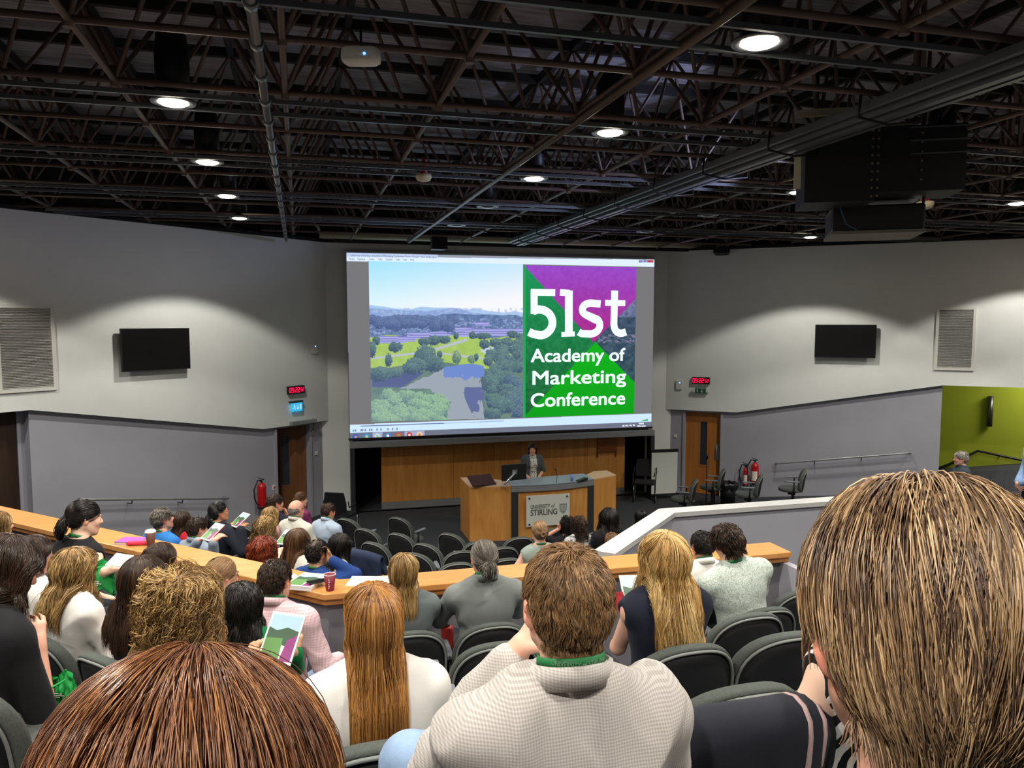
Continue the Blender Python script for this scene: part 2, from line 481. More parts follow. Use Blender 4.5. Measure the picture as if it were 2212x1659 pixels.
for y in YN:
    xs = [x for x in XN if inside(x, y, -.4)]
    if len(xs) < 2: continue
    mb = MB()
    for x in xs:
        for sx in (-1, 1):
            for sy in (-1, 1):
                mb.tube([(x, y, ZB), (x + .58 * sx, y + .58 * sy, ZT)], .019, 5, caps=False)
    mb.build('diagonal_bracing', M_truss, sf)
    mb = MB()
    mb.box(xs[0] - .7, y - .6 - .035, ZT - .0, xs[-1] + .7, y - .6 + .035, ZT + .1)
    mb.build('top_chord', M_purlin, sf)
for x in XN + [XN[-1] + 1.2]:
    mb = MB(); mb.box(x - .63, -1, ZT - .0, x - .57, 17.6, ZT + .1); mb.build('purlin', M_purlin, sf)

LX = [-4.55, -.90, 2.75, 6.40, 10.05, 13.7]
LYR = [-2.75, -.4, 1.95, 4.3, 6.65, 9.0, 11.35, 13.7]
k = 0
for y in LYR:
    xs = [x for x in np.arange(-10, 20, .3) if inside(x, y, .1)]
    e = empty('lighting_rail', (0, y, 0)); tag(e, 'pair of slim metal rails carrying downlights, %s' % ['far behind the viewer', 'just behind the viewer', 'above the viewer', 'crossing the top right of the photo', 'highest one crossing the whole photo', 'passing right above the red smoke alarm', 'passing just below the red smoke alarm', 'last one before the screen'][k], 'lighting rail', 'lighting rail pairs')
    k += 1
    for s_ in (-1, 1):
        mb = MB(); mb.box(xs[0], s_ * .19 - .014, 5.985, xs[-1], s_ * .19 + .014, 6.02)
        mb.build('rail', M_rail, e)
M_lampglow = mat('lamp_glow', '#ffffff', emit='#fff3dc', strength=34.0)
M_reflector = mat('reflector', '#8c8c8c', 0.2, 0.9)
lamp_no = 0
def downlight(x, y, on, lab):
    e = empty('downlight', (x, y, 6.0)); tag(e, lab, 'ceiling light', 'drum downlights on the rails')
    mb = MB(); mb.lathe([(.125, .0), (.128, .40), (.12, .42), (.11, .50), (.06, .52)], 24); mb.build('drum', M_blackmetal, e)
    mb = MB()
    prof = [(.118, .003), (.165, .003), (.170, -.006), (.165, -.014), (.118, -.014)]
    mb.lathe(prof + [prof[0]], 28); mb.build('rim', M_rail, e)
    mb = MB(); mb.lathe([(.115, .0), (.112, -.012), (.09, -.026), (.05, -.034), (.01, -.036)], 24); mb.build('lens', M_lampglow if on else M_reflector, e)
    mb = MB(); mb.box(-.2, -.03, .05, -.1, .03, .09); mb.box(.1, -.03, .05, .2, .03, .09); mb.build('bracket', M_blackmetal, e)
    if on:
        ld = bpy.data.lights.new('downlight_beam', 'SPOT'); ld.energy = LAMP_POWER; ld.color = (1.0, .95, .87)
        ld.spot_size = math.radians(121); ld.spot_blend = .18; ld.shadow_soft_size = .09
        lo = bpy.data.objects.new('downlight_beam', ld); COL.objects.link(lo); lo.parent = e; lo.location = (0, 0, -.05)
    return e
rowname = {-2.75: 'far behind the viewer', -.4: 'behind the viewer', 1.95: 'above the front heads', 4.3: 'on the topmost rail pair', 6.65: 'on the second rail pair', 9.0: 'on the third rail pair', 11.35: 'on the fourth rail pair', 13.7: 'on the fifth rail pair'}
colname = {-4.55: 'by the left wall', -.90: 'above the left seats', 2.75: 'left of the cable trays', 6.40: 'right of the cable trays', 10.05: 'above the green corridor side', 13.7: 'by the right wall'}
for y in LYR:
    for x in LX:
        if not inside(x, y, .5): continue
        on = not (y > 11 and 2 < x < 7)
        downlight(x, y, on, '%s drum downlight %s, %s' % ('lit' if on else 'unlit', rowname[y], colname[x]))

# conduit, cable trays
x_c = at_z(578, 250, 5.9).x
mb = MB(); mb.tube([(x_c, 1.0, 5.9), (x_c, 16.3, 5.9)], .03, 8)
for y in np.arange(3, 16.2, .6): mb.tube([(x_c, y, 5.9), (x_c, y + .07, 5.9)], .043, 8)
tag(mb.build('conduit', M_rail), 'grey conduit pipe with clamps running under the roof towards the screen, left side', 'pipe')
mb = MB(); mb.tube([(2.34, .5, 6.0), (2.34, 16.9, 6.0)], .032, 8)
tag(mb.build('roof_tube', mat('tube_paint', '#5a4c42', .4, .3)), 'brown roof tube running diagonally across the middle of the ceiling', 'pipe')
x_t = at_z(1500, 395, 5.9).x
e = empty('cable_tray', (x_t, 0, 0)); tag(e, 'long bundle of grey cable trays under the roof, right of centre', 'cable tray')
for i, (dx, wd, z) in enumerate(((-.19, .05, 5.96), (-.10, .05, 5.93), (0, .07, 5.9), (.1, .05, 5.9), (.19, .05, 5.93))):
    mb = MB(); mb.box(dx - wd / 2, 2.2, z - .03, dx + wd / 2, 15.8, z + .03); mb.build('tray', M_rail, e)
mb = MB()
for y in np.arange(5.2, 15.8, 1.2):
    mb = MB(); mb.tube([(.25, y, 6.05), (.27, y, 5.86), (0, y, 5.83), (-.27, y, 5.87), (-.25, y, 6.05)], .012, 6)
    mb.build('hanger', M_blackmetal, e)
# ------------------------------------------------------------------ projection screen with its picture
SY = 17.34
def scr(px, py):
    p = on_line(px, py, (0, SY), (0, 1)); return p.x, p.z
def zs(zx, zy):    # detail coordinates of the screen area -> point on the screen plane
    return scr(740 + zx / 3.16, 520 + zy / 3.16)
scx0, scx1, scz0, scz1 = 1.03, 8.36, 1.70, 5.83
e_scr = empty('projection_screen', (0, SY + .02, 0)); tag(e_scr, 'large white projection screen showing a media player with a campus picture', 'screen')
M_fabric = mat('screen_fabric', '#9a9c9e', 0.9)
M_border = mat('screen_edge', '#121214', 0.6)
mb = MB(); mb.box(scx0, -.005, scz0, scx1, .005, scz1); mb.build('screen_fabric', M_fabric, e_scr)
mb = MB(); mb.box(scx0 - .01, -.03, scz0 - .05, scx1 + .01, .03, scz0); mb.build('bottom_bar', M_border, e_scr)

def vnoise(x, y, f, seed):
    """value noise, vectorised"""
    rs = np.random.RandomState(seed); g = rs.rand(97, 97)
    X = x * f; Y = y * f; xi = np.floor(X).astype(int); yi = np.floor(Y).astype(int)
    fx = X - xi; fy = Y - yi; fx = fx * fx * (3 - 2 * fx); fy = fy * fy * (3 - 2 * fy)
    a = g[yi % 97, xi % 97]; b = g[yi % 97, (xi + 1) % 97]; c = g[(yi + 1) % 97, xi % 97]; d = g[(yi + 1) % 97, (xi + 1) % 97]
    return (a * (1 - fx) + b * fx) * (1 - fy) + (c * (1 - fx) + d * fx) * fy
def fbm(x, y, f, seed, o=4):
    s = 0; am = .5; t = 0
    for i in range(o):
        s = s + am * vnoise(x, y, f * 2 ** i, seed + i); t += am; am *= .5
    return s / t
def mixc(c, col, m):
    col = np.array(col, float)
    if col.ndim == 1: col = col[None, None, :]
    return c * (1 - m[..., None]) + col * m[..., None]
def sstep(a, b, x):
    t = np.clip((x - a) / (b - a), 0, 1); return t * t * (3 - 2 * t)
def paint(zx, zy):
    C = np.zeros(zx.shape + (3,)) + np.array([118, 118, 120.])
    X = zx / 100; Y = zy / 100
    hy = 430 + (zx - 178) * .075 + 14 * np.sin(zx / 90) * (zx < 900)
    # sky
    t = np.clip((zy - 140) / 290, 0, 1); s = np.clip((zx - 178) / 1054, 0, 1)
    sky = np.stack([158 + 70 * t + 40 * s, 232 + 20 * t + 4 * s, 252 + 0 * s], -1)
    P = np.minimum(sky, 255)
    # hills
    hill = 428 + 26 * vnoise(X, Y * 0, 1.1, 3) + (zx - 178) * .045
    P = mixc(P, [150, 190, 235], sstep(0, 6, zy - hill) * .8)
    hill2 = 455 + (zx - 178) * .05 - 30 * np.exp(-((zx - 760) / 110) ** 2) + 8 * vnoise(X, Y * 0, 3, 8)
    P = mixc(P, [122, 150, 205], sstep(0, 5, zy - hill2) * .8)
    n = fbm(X, Y, 6, 11)
    P = mixc(P, [170, 190, 225], ((n > .55) & (zy > 460) & (zy < 530)) * .7)
    # distant tree belt
    tb = 500 + 20 * vnoise(X, 0 * Y, 2.2, 5) - 14 * np.exp(-((zx - 800) / 160) ** 2)
    n2 = fbm(X, Y, 5, 21)
    belt = np.stack([52 + 70 * n2, 78 + 70 * n2, 125 + 60 * n2], -1)
    m = sstep(0, 6, zy - tb)
    P = P * (1 - m[..., None]) + belt * m[..., None]
    n3 = fbm(X, Y * 1.6, 7, 31)
    P = mixc(P, [150, 165, 215], ((n3 > .6) & (zy > 530) & (zy < 640)) * .8)
    # lawns
    lawn = (zy > 655 + 12 * np.sin(zx / 70)) & (zy < 900)
    g = fbm(X, Y, 3, 41)
    P = np.where(lawn[..., None], np.stack([150 + 30 * g, 185 + 30 * g, 70 + 20 * g], -1), P)
    # campus buildings: rows of pale blocks
    for (a, b, c, d) in ((235, 650, 430, 700), (380, 655, 500, 690), (440, 625, 640, 668), (600, 615, 740, 650), (770, 590, 900, 655), (880, 600, 1010, 640), (1000, 600, 1232, 655), (905, 555, 1000, 580)):
        m = (zx > a) & (zx < c) & (zy > b) & (zy < d)
        st = ((zy - b) % 16 < 6)
        P = np.where(m[..., None], np.where(st[..., None], [112., 110, 175], [168., 170, 232]), P)
    # path
    for f0, x0, x1, w in ((lambda x: 745 - (x - 620) * .3 + 0 * x, 620, 850, 9), (lambda x: 800 - (x - 230) * .12, 200, 560, 7), (lambda x: 770 + (x - 680) * .12, 680, 960, 6)):
        m = (np.abs(zy - f0(zx)) < w) & (zx > x0) & (zx < x1)
        P = mixc(P, [188, 190, 215], m * .9)
    m = ((zx - 1040) / 95) ** 2 + ((zy - 752) / 26) ** 2 < 1
    P = mixc(P, [196, 210, 215], m * 1.)
    # lower bank
    low = zy > 850 + 25 * np.sin(zx / 130)
    P = np.where(low[..., None], np.stack([70 + 40 * g, 100 + 40 * g, 90 + 20 * g], -1), P)
    # lake
    shore = 850 + 10 * np.sin(zx / 50)
    lx0 = np.where(zy < 930, 690 - (zy - 850) * 1.2, np.where(zy < 1010, 560 - (zy - 930) * 2.0, np.where(zy < 1100, 600 + (zy - 1010) * 1.3, 735 - (zy - 1100) * .25)))
    lx1 = np.where(zy < 920, 965, 965 - 0 * zy)
    ww = 18 * (fbm(X, Y, 3, 51) - .5)
    m = (zy > shore) & (zx > lx0 + ww * 3) & (zx < lx1 + ww)
    P = np.where(m[..., None], [150., 160, 165], P)
    m2 = m & (zy < 930 + 40 * (fbm(X, Y, 2.2, 61) - .5) * 2) & (zx > 690)
    P = np.where(m2[..., None], [98., 128, 200], P)
    m3 = m & (zx > 860 + 30 * np.sin(zy / 60)) & (zy > 1000) & (fbm(X, Y, 2, 71) > .35)
    P = np.where(m3[..., None], [82., 92, 140], P)
    m4 = (zy > 900) & (zy < 1000) & (zx < 560 - (zy - 900) * 1.5)
    P = np.where((m4 & (zx > 200))[..., None], [66., 76, 120], P)
    # trees as clumps with leafy detail
    rs = np.random.RandomState(5)
    trees = [(565, 790, 75, 80, 0), (620, 840, 80, 55, 0), (500, 850, 80, 50, 0), (470, 870, 60, 40, 0), (690, 675, 50, 28, 0), (620, 680, 45, 36, 0), (560, 690, 45, 30, 0), (360, 725, 48, 36, 0),
             (315, 815, 26, 46, 0), (662, 778, 18, 28, 0), (780, 795, 32, 46, 1), (880, 810, 24, 30, 1), (912, 795, 16, 28, 0), (970, 705, 36, 34, 0), (885, 645, 24, 28, 0), (775, 650, 20, 22, 0), (1160, 640, 38, 30, 0),
             (1210, 660, 30, 30, 0), (230, 680, 28, 30, 0), (200, 740, 30, 60, 0), (250, 910, 90, 50, 0), (340, 905, 60, 34, 0), (960, 650, 60, 22, 0)]
    for i in range(46):
        trees.append((1010 + rs.rand() * 230, 740 + rs.rand() * 460, 42 + rs.rand() * 30, 36 + rs.rand() * 24, 0))
    for i in range(12): trees.append((985 + rs.rand() * 50, 800 + rs.rand() * 350, 30, 30, 0))
    for i in range(60):
        x = 200 + rs.rand() * 510; y0_ = 1060 + ((x - 470) / 270) ** 2 * 30
        trees.append((x, y0_ + rs.rand() * 170, 46 + rs.rand() * 30, 36 + rs.rand() * 26, 2))
    for i in range(30): trees.append((200 + rs.rand() * 560, 530 + rs.rand() * 60 , 34 + rs.rand() * 18, 26 + rs.rand() * 12, 3))
    for i in range(16): trees.append((1040 + rs.rand() * 190, 680 + rs.rand() * 30, 40, 24, 0))
    trees.sort(key=lambda t: t[1])
    nn = fbm(X, Y, 9, 81); nd = fbm(X, Y, 22, 91, 3)
    for cx, cy, rx, ry, kd in trees:
        d = ((zx - cx) / rx) ** 2 + ((zy - cy) / ry) ** 2 + (nn - .5) * 1.1
        m = d < 1
        if not m.any(): continue
        hl = np.clip(.5 + (cy - zy) / (2.4 * ry) + (zx - cx) / (6 * rx) + (nd - .5) * 1.4, 0, 1)[..., None]
        lo, hi = {0: ([38, 58, 82], [96, 132, 120]), 1: ([60, 90, 80], [140, 170, 120]), 2: ([60, 92, 100], [150, 195, 135]), 3: ([52, 72, 118], [98, 118, 160])}[kd]
        col = np.array(lo) * (1 - hl) + np.array(hi) * hl
        if cx > 1150 and cy > 900: col = col * [1, .95, 1.1]
        P = np.where(m[..., None], col, P)
    # bluish veil of the projected picture, stronger to the lower left
    v = .16 + .12 * sstep(1200, 200, zx) * sstep(600, 1200, zy)
    P = P * (1 - v[..., None]) + np.array([176, 186, 225.]) * v[..., None]
    m = (zx > 178 + (zy - 140) * .018) & (zx < 1232) & (zy > 140) & (zy < 1238 - (zx - 178) * .028)
    C = np.where(m[..., None], P, C)
    # ---- right hand panel with its coloured triangles
    m = (zx > 1237) & (zx < 2008 - (zy - 180) * .018) & (zy > 165 + (zx - 1237) * .02) & (zy < 1207 - (zx - 1237) * .036)
    Q = np.stack([118 - 20 * Y / 6, 112 + 0 * Y, 165 - 25 * Y / 6], -1)       # faded photo behind
    nq = fbm(X, Y, 5, 101)
    Q = Q + (nq[..., None] - .5) * 70
    Q = np.where((zy > 520)[..., None], Q * [.62, .72, .72], Q)
    Q = np.where(((zy > 640) & (zy < 700) & (fbm(X, Y * 2, 6, 107) > .56))[..., None], [120., 120, 150], Q)
    # green left triangle: (1237,165)-(1610,600)-(1730,690)... down to the lower left
    def left_of(x0, y0, x1, y1): return (zx - x0) * (y1 - y0) - (zy - y0) * (x1 - x0) < 0
    dg = 1237 + (zy - 165) * 1.0 * (1700 - 1237) / (680 - 165)
    grn = zx < np.where(zy < 690, dg, 1730 - (zy - 690) * .96)
    GC = np.stack([30 + .4 * Y, 158 - 5 * Y, 92 - 3 * Y], -1) + (nq[..., None] - .5) * 30 * (zy > 450)[..., None]
    Q = np.where(grn[..., None], GC, Q)
    # purple triangle
    prr = 1705 + (700 - zy) * .98
    pm = (zx > dg) & (zx < prr) & (zy < 700)
    tp = np.clip((zy - 170) / 480, 0, 1)
    pc = np.stack([150 + 20 * tp, 74 - 30 * tp, 198 - 60 * tp], -1)
    Q = np.where(pm[..., None], pc + (nq[..., None] - .5) * 16, Q)
    # bright green lower triangle
    bm_ = (zy > 690) & (zx > 1730 - (zy - 690) * .96) & (zx < 1725 + (zy - 690) * .97)
    Q = np.where(bm_[..., None], np.stack([20 + 0 * Y, 205 - 4 * Y, 30 + 0 * Y], -1), Q)
    Q = np.where(((zx > 1237) & (zx < 1250))[..., None], [28., 168, 84], Q)
    C = np.where(m[..., None], Q, C)
    # ---- player window furniture
    top0 = 108 + (zx - 28) * .0105; top1 = 138 + (zx - 28) * .019
    m = (zy > top0) & (zy < top1)
    C = np.where(m[..., None], [222., 238, 255], C)
    m = (zy <= top0) & (zy > top0 - 26)
    C = np.where(m[..., None], [150., 156, 170], C)
    m = (zy <= top0) & (zy > top0 - 26) & (zx < 650)
    C = np.where(m[..., None], [190., 206, 240], C)
    for a, b, c in ((2022, 2050, [120, 130, 185]), (2052, 2078, [120, 130, 185]), (2080, 2122, [190, 60, 80])):
        m = (zx > a) & (zx < b) & (zy > 132) & (zy < 148); C = np.where(m[..., None], np.array(c, float), C)
    bb0 = 1256 - (zx - 50) * .037; bb1 = 1312 - (zx - 50) * .037
    m = (zy > bb0) & (zy < bb1); C = np.where(m[..., None], [205., 232, 255], C)
    m = (zy > bb0 + 10) & (zy < bb0 + 17) & (zx > 122) & (zx < 1100)
    C = np.where(m[..., None], np.where((zx < 690)[..., None], [92., 100, 150], [170., 190, 225]), C)
    m = (zx > 2030) & (zx < 2085) & (zy > 1232 - (zx - 2030) * .3) & (zy < 1232); C = np.where(m[..., None], [60., 185, 110], C)
    m = (zy >= bb1); C = np.where(m[..., None], [112., 116, 134], C)
    for x0 in (70, 84, 122, 134, 152, 182, 196, 230, 258, 305, 338, 368):
        yy = bb1 - 14
        m = (zx > x0) & (zx < x0 + 9) & (np.abs(zy - yy) < 7); C = np.where(m[..., None], [110., 120, 165], C)
    for i, (x0, a, b) in enumerate(((90, [60, 90, 200], [200, 160, 90]), (165, [60, 150, 220], [220, 200, 90]), (238, [190, 215, 220], [150, 190, 160]), (310, [80, 130, 200], [235, 240, 250]), (384, [215, 80, 70], [90, 175, 90]), (457, [200, 60, 50], [235, 230, 235]), (526, [230, 200, 180], [225, 130, 50]))):
        cy = 1340 - (x0 - 90) * .036
        if i in (2, 5, 6):
            m = (np.abs(zx - x0) < 34) & (np.abs(zy - cy) < 26); C = np.where(m[..., None], [168., 172, 205], C)
        d = np.hypot(zx - x0, zy - cy)
        C = np.where((d < 20)[..., None], np.array(a, float), C); C = np.where((d < 9)[..., None], np.array(b, float), C)
    for x0, x1, yy in ((1912, 1926, 1264), (1932, 1950, 1262), (1958, 1976, 1261), (1982, 1996, 1259), (2024, 2058, 1248), (2012, 2070, 1266)):
        m = (zx > x0) & (zx < x1) & (np.abs(zy - yy) < 5); C = np.where(m[..., None], [222., 226, 240], C)
    return C
GX, GZ = 760, 430
gx = np.linspace(scx0, scx1, GX); gz = np.linspace(scz1, scz0, GZ)
XX, ZZ = np.meshgrid(gx, gz)
cs, sn = math.cos(YAW), math.sin(YAW)
CX = XX * cs - SY * sn; CY = XX * sn + SY * cs; dz = ZZ - CAM_Z
dd = CY * math.cos(PITCH) - dz * math.sin(PITCH); uu = CY * math.sin(PITCH) + dz * math.cos(PITCH)
PX = 1106 + F_PX * CX / dd; PYY = 829.5 - F_PX * uu / dd
ZX = (PX - 740) * 3.16; ZY = (PYY - 520) * 3.16
IMG = paint(ZX, ZY)
inpic = (ZX > 28 + (ZY - 82) * .018) & (ZX < 2134 - (ZY - 130) * .022) & (ZY > 82 + (ZX - 28) * .0228) & (ZY < 1374 - (ZX - 50) * .0455)
dark = np.array([96., 98, 100]); IMG = np.where(inpic[..., None], IMG, dark)
lin = np.clip(IMG / 255, 0, 1); lin = np.where(lin <= .04045, lin / 12.92, ((lin + .055) / 1.055) ** 2.4)
me = bpy.data.meshes.new('projected_picture')
nv = GX * GZ
me.vertices.add(nv)
co = np.stack([XX, np.full_like(XX, -.012), ZZ], -1).reshape(-1, 3); me.vertices.foreach_set('co', co.ravel())
ii = (np.arange(GZ - 1)[:, None] * GX + np.arange(GX - 1)[None, :])
quads = np.stack([ii, ii + GX, ii + GX + 1, ii + 1], -1).reshape(-1, 4)
keep = inpic.reshape(-1)[quads].any(1); quads = quads[keep]
me.loops.add(quads.size); me.loops.foreach_set('vertex_index', quads.ravel().astype(np.int32))
me.polygons.add(len(quads)); me.polygons.foreach_set('loop_start', np.arange(0, quads.size, 4, dtype=np.int32))
me.update(calc_edges=True)
ca = me.color_attributes.new('Col', 'FLOAT_COLOR', 'POINT')
ca.data.foreach_set('color', np.concatenate([lin.reshape(-1, 3), np.ones((nv, 1))], 1).ravel())
SCREEN_STRENGTH = 1.05
M_picture = attr_mat('projected_picture', rough=.9, emit=True, strength=SCREEN_STRENGTH, spec=0)
me.materials.append(M_picture)
o = bpy.data.objects.new('projected_picture', me); COL.objects.link(o); o.parent = e_scr
M_glowtext = mat('projected_white', (0, 0, 0), .9, emit='#eefcff', strength=1.1, spec=0)
M_smalltext = mat('projected_ink', (0, 0, 0), .9, emit='#5a6590', strength=.8, spec=0)
def scr_text(body, zx, zy, size_px, width_px, off, nm, m=M_glowtext, zx1=None, rise=0.0):
    if off:
        for dx_, dy_ in ((0, 0), (5, 0), (0, 4), (5, 4), (2.5, 2)):
            scr_text(body, zx + dx_, zy + dy_, size_px, width_px - 5, 0, nm, m, None, rise) if (dx_, dy_) != (0, 0) else None
        off = 0
    x, z = zs(zx, zy); x1, z1 = zs(zx + width_px, zy + rise)
    s = size_px / 3.16 * SYD(zx) / F_PX
    ang = math.atan2(z1 - z, x1 - x)
    Mx = Matrix.Translation((x, -.018, z)) @ Matrix.Rotation(-ang * 0, 4, 'Y') @ Matrix.Rotation(math.pi / 2, 4, 'X')
    return text_mesh(nm, body, s, m, e_scr, Mx, offset=off, extrude=.001, width=(x1 - x))
def SYD(zx):
    r = ray(740 + zx / 3.16, 750); x, y = to_room(r[0], r[1]); return r[1] * SY / y
# big "51st" in built glyph strokes, then the conference name
def stroke(mb, pts, wd, closed=False):
    """a rounded pen stroke of the big numerals, in detail coordinates"""
    q = []
    for a, b in pts:
        x, z = zs(a, b); q.append(Vector((x, -.018, z)))
    r = wd / 2 / 3.16 * SYD(pts[0][0]) / F_PX
    n = len(q); vs = []; fs = []
    for i, p in enumerate(q):
        t = (q[min(i + 1, n - 1)] - q[max(i - 1, 0)]).normalized(); nrm = Vector((-t.z, 0, t.x))
        vs += [p + nrm * r, p - nrm * r]
    for i in range(n - 1): fs.append((2 * i, 2 * i + 1, 2 * i + 3, 2 * i + 2))
    mb.add(vs, fs)
def arc(cx, cy, rx, ry, a0, a1, n=22):
    return [(cx + rx * math.cos(math.radians(a0 + (a1 - a0) * i / n)), cy + ry * math.sin(math.radians(a0 + (a1 - a0) * i / n))) for i in range(n + 1)]
mb = MB()
stroke(mb, [(1452, 354), (1285, 352)], 46); stroke(mb, [(1308, 340), (1308, 500)], 50)
stroke(mb, [(1300, 480), (1340, 468)] + arc(1345, 558, 88, 88, -88, 88) + [(1300, 636), (1272, 622)], 56)
stroke(mb, [(1484, 352), (1552, 358)], 44); stroke(mb, [(1545, 340), (1545, 640)], 56); stroke(mb, [(1494, 640), (1586, 636)], 34)
stroke(mb, [(1762, 432), (1700, 426)] + arc(1695, 470, 58, 44, -95, -230) + arc(1690, 576, 66, 60, -40, 95) + [(1630, 634), (1612, 622)], 50)
stroke(mb, [(1660, 505), (1735, 545)], 50)
stroke(mb, [(1858, 340), (1852, 575)] + arc(1902, 580, 48, 52, 180, 80) + [(1935, 622)], 50); stroke(mb, [(1792, 424), (1930, 426)], 40)
o = mb.build('big_numeral', M_glowtext, e_scr)
for body, zx, zy, sz, wd, rise in (('Academy of', 1284, 826, 128, 646, -6), ('Marketing', 1284, 980, 134, 640, -10), ('Conference', 1278, 1132, 132, 644, -14)):
    scr_text(body, zx, zy, sz, wd, .012, 'screen_lettering')
scr_text('University of Stirling - Academy of Marketing Conference Promo V3.mp4 - VLC media player', 55, 106, 20, 590, .0, 'title_lettering', M_smalltext)
for body, zx, wd in (('Media', 42, 38), ('Playback', 102, 54), ('Audio', 182, 34), ('Video', 242, 30), ('Subtitle', 295, 44), ('Tools', 362, 28), ('View', 414, 25), ('Help', 462, 25)):
    scr_text(body, zx, 130 + (zx - 42) * .015, 20, wd, .0, 'menu_lettering', M_smalltext)

# stage surround: steel frame, wood panelling, skirting, dark side bays
e = empty('steel_surround', (0, 17.3, 0)); tag(e, 'brushed steel frame around the dark stage recess under the screen', 'frame')
mb = MB(); mb.box(1.04, -.12, 1.50, 8.36, .1, 1.63); mb.build('header_rail', M_steel, e)
for x0, x1 in ((1.04, 1.14), (8.26, 8.36)):
    mb = MB(); mb.box(x0, -.12, 0, x1, .1, 1.50); mb.build('side_post', M_dsteel, e)
e = empty('stage_panelling', (0, 17.6, 0)); tag(e, 'warm veneered wood panelling on the wall behind the lectern', 'wall panel')
xs_ = [1.75, 3.42, 4.40, 5.06, 6.75, 7.75]
for a, b in zip(xs_, xs_[1:]):
    mb = MB(); mb.box(a + .004, -.02, .16, b - .004, .02, 1.70); mb.build('wood_panel', M_wood, e)
mb = MB(); mb.box(1.75, -.015, 0, 7.75, .02, .16); mb.build('skirting_strip', M_steel, e)
e = empty('wall_plate', (0, 17.55, 0)); tag(e, 'small bronze panel with four studs on the right of the wood panelling', 'plaque')
xa, za = (7.02, 7.50), (1.08, 1.42)
M_bronze = mat('bronze_tint', '#9a5a2c', .35, .3)
mb = MB(); mb.box(xa[0], -.02, za[0], xa[1], -.012, za[1]); mb.build('panel_sheet', M_bronze, e)
for x in xa:
    mb = MB(); mb.box(x - .01, -.012, za[0] - .12, x + .01, .02, za[1] + .14); mb.build('bracket', M_bronze, e)
    for z in (za[0] + .05, za[1] - .05):
        mb = MB(); mb.lathe([(.014, 0), (.014, .02)], 10, Matrix.Translation((x, -.02, z)) @ Matrix.Rotation(math.pi / 2, 4, 'X')); mb.build('stud', M_steel, e)
# screen roller housing hung in front of the wall top
xh0, zh0 = (on_line(690, 510, (0, 17.1), (0, 1)).x, 6.0)
xh1 = on_line(1606, 541, (0, 17.1), (0, 1)).x
zh = on_line(1100, 520, (0, 17.1), (0, 1)).z
e = empty('screen_housing', (0, 17.1, zh)); tag(e, 'long cream roller tube of the screen under the roof', 'screen housing')
M_cream = mat('cream_tube', '#c9c3a6', .5)
mb = MB(); mb.tube([(xh0, 0, 0), (xh1, 0, 0)], .062, 16); mb.build('roller_tube', M_cream, e)
mb = MB(); mb.box(xh0 + .3, .08, -.13, xh1 - .3, .16, -.03); mb.build('bracket_channel', M_blackmetal, e)
mb = MB(); mb.tube([(xh0 + .02, 0, .03), (xh0 - .02, 0, .16), (xh0 - .09, 0, .24), (xh0 - .13, 0, .33), (xh0 - .08, 0, .40), (xh0 + .02, 0, .38), (xh0 + .04, 0, .32)], .03, 8)
mb.build('ribbed_hose', M_cream, e)
# ------------------------------------------------------------------ wall fixtures (local frame: x along the wall, y out of the wall, z up)
def wall_frame(side, px, py, proud=0.0):
    """rotation frame on a side wall, x to the viewer's right, -y out of the wall towards the room"""
    p = on_line(px, py, side.C + side.N * proud, side.N)
    xax = (-side.D) if side is LW else side.D
    out = side.N
    M = Matrix(((xax.x, -out.x, 0, p.x), (xax.y, -out.y, 0, p.y), (0, 0, 1, p.z), (0, 0, 0, 1)))
    return M
def placed(name, M, label, cat, group=None):
    e = bpy.data.objects.new(name, None); COL.objects.link(e); e.matrix_world = M; return tag(e, label, cat, group)
def size_on(side, x0, y0, x1, y1, proud=0.0):
    a = on_line(x0, y0, side.C + side.N * proud, side.N); b = on_line(x1, y1, side.C + side.N * proud, side.N)
    return math.hypot((a - b).x, (a - b).y), abs(a.z - b.z)
def tv(side, box, lab):
    x0, y0, x1, y1 = box
    M = wall_frame(side, (x0 + x1) / 2, (y0 + y1) / 2, .12)
    e = placed('wall_television', M, lab, 'television', 'black televisions on the side walls')
    w_, h_ = 1.27, .745
    mb = MB(); mb.box(-w_ / 2, -.02, -h_ / 2, w_ / 2, .03, h_ / 2); mb.build('casing', M_blackplastic, e, bevel=.006)
    mb = MB(); mb.box(-w_ / 2 + .018, -.024, -h_ / 2 + .022, w_ / 2 - .018, -.019, h_ / 2 - .018); mb.build('panel', M_screenblack, e)
    mb = MB(); mb.box(-.3, .03, -.2, .3, .12, .2); mb.build('wall_mount', M_blackmetal, e)
tv(LW, (265, 706, 411, 803), 'black wall television on the left white wall')
tv(RW, (1757, 701, 1894, 773), 'black wall television on the right white wall')
M_grillecav = mat('grille_cavity', '#6a6a68', .9)
M_slat = mat('grille_slat', '#d6d6d0', .5)
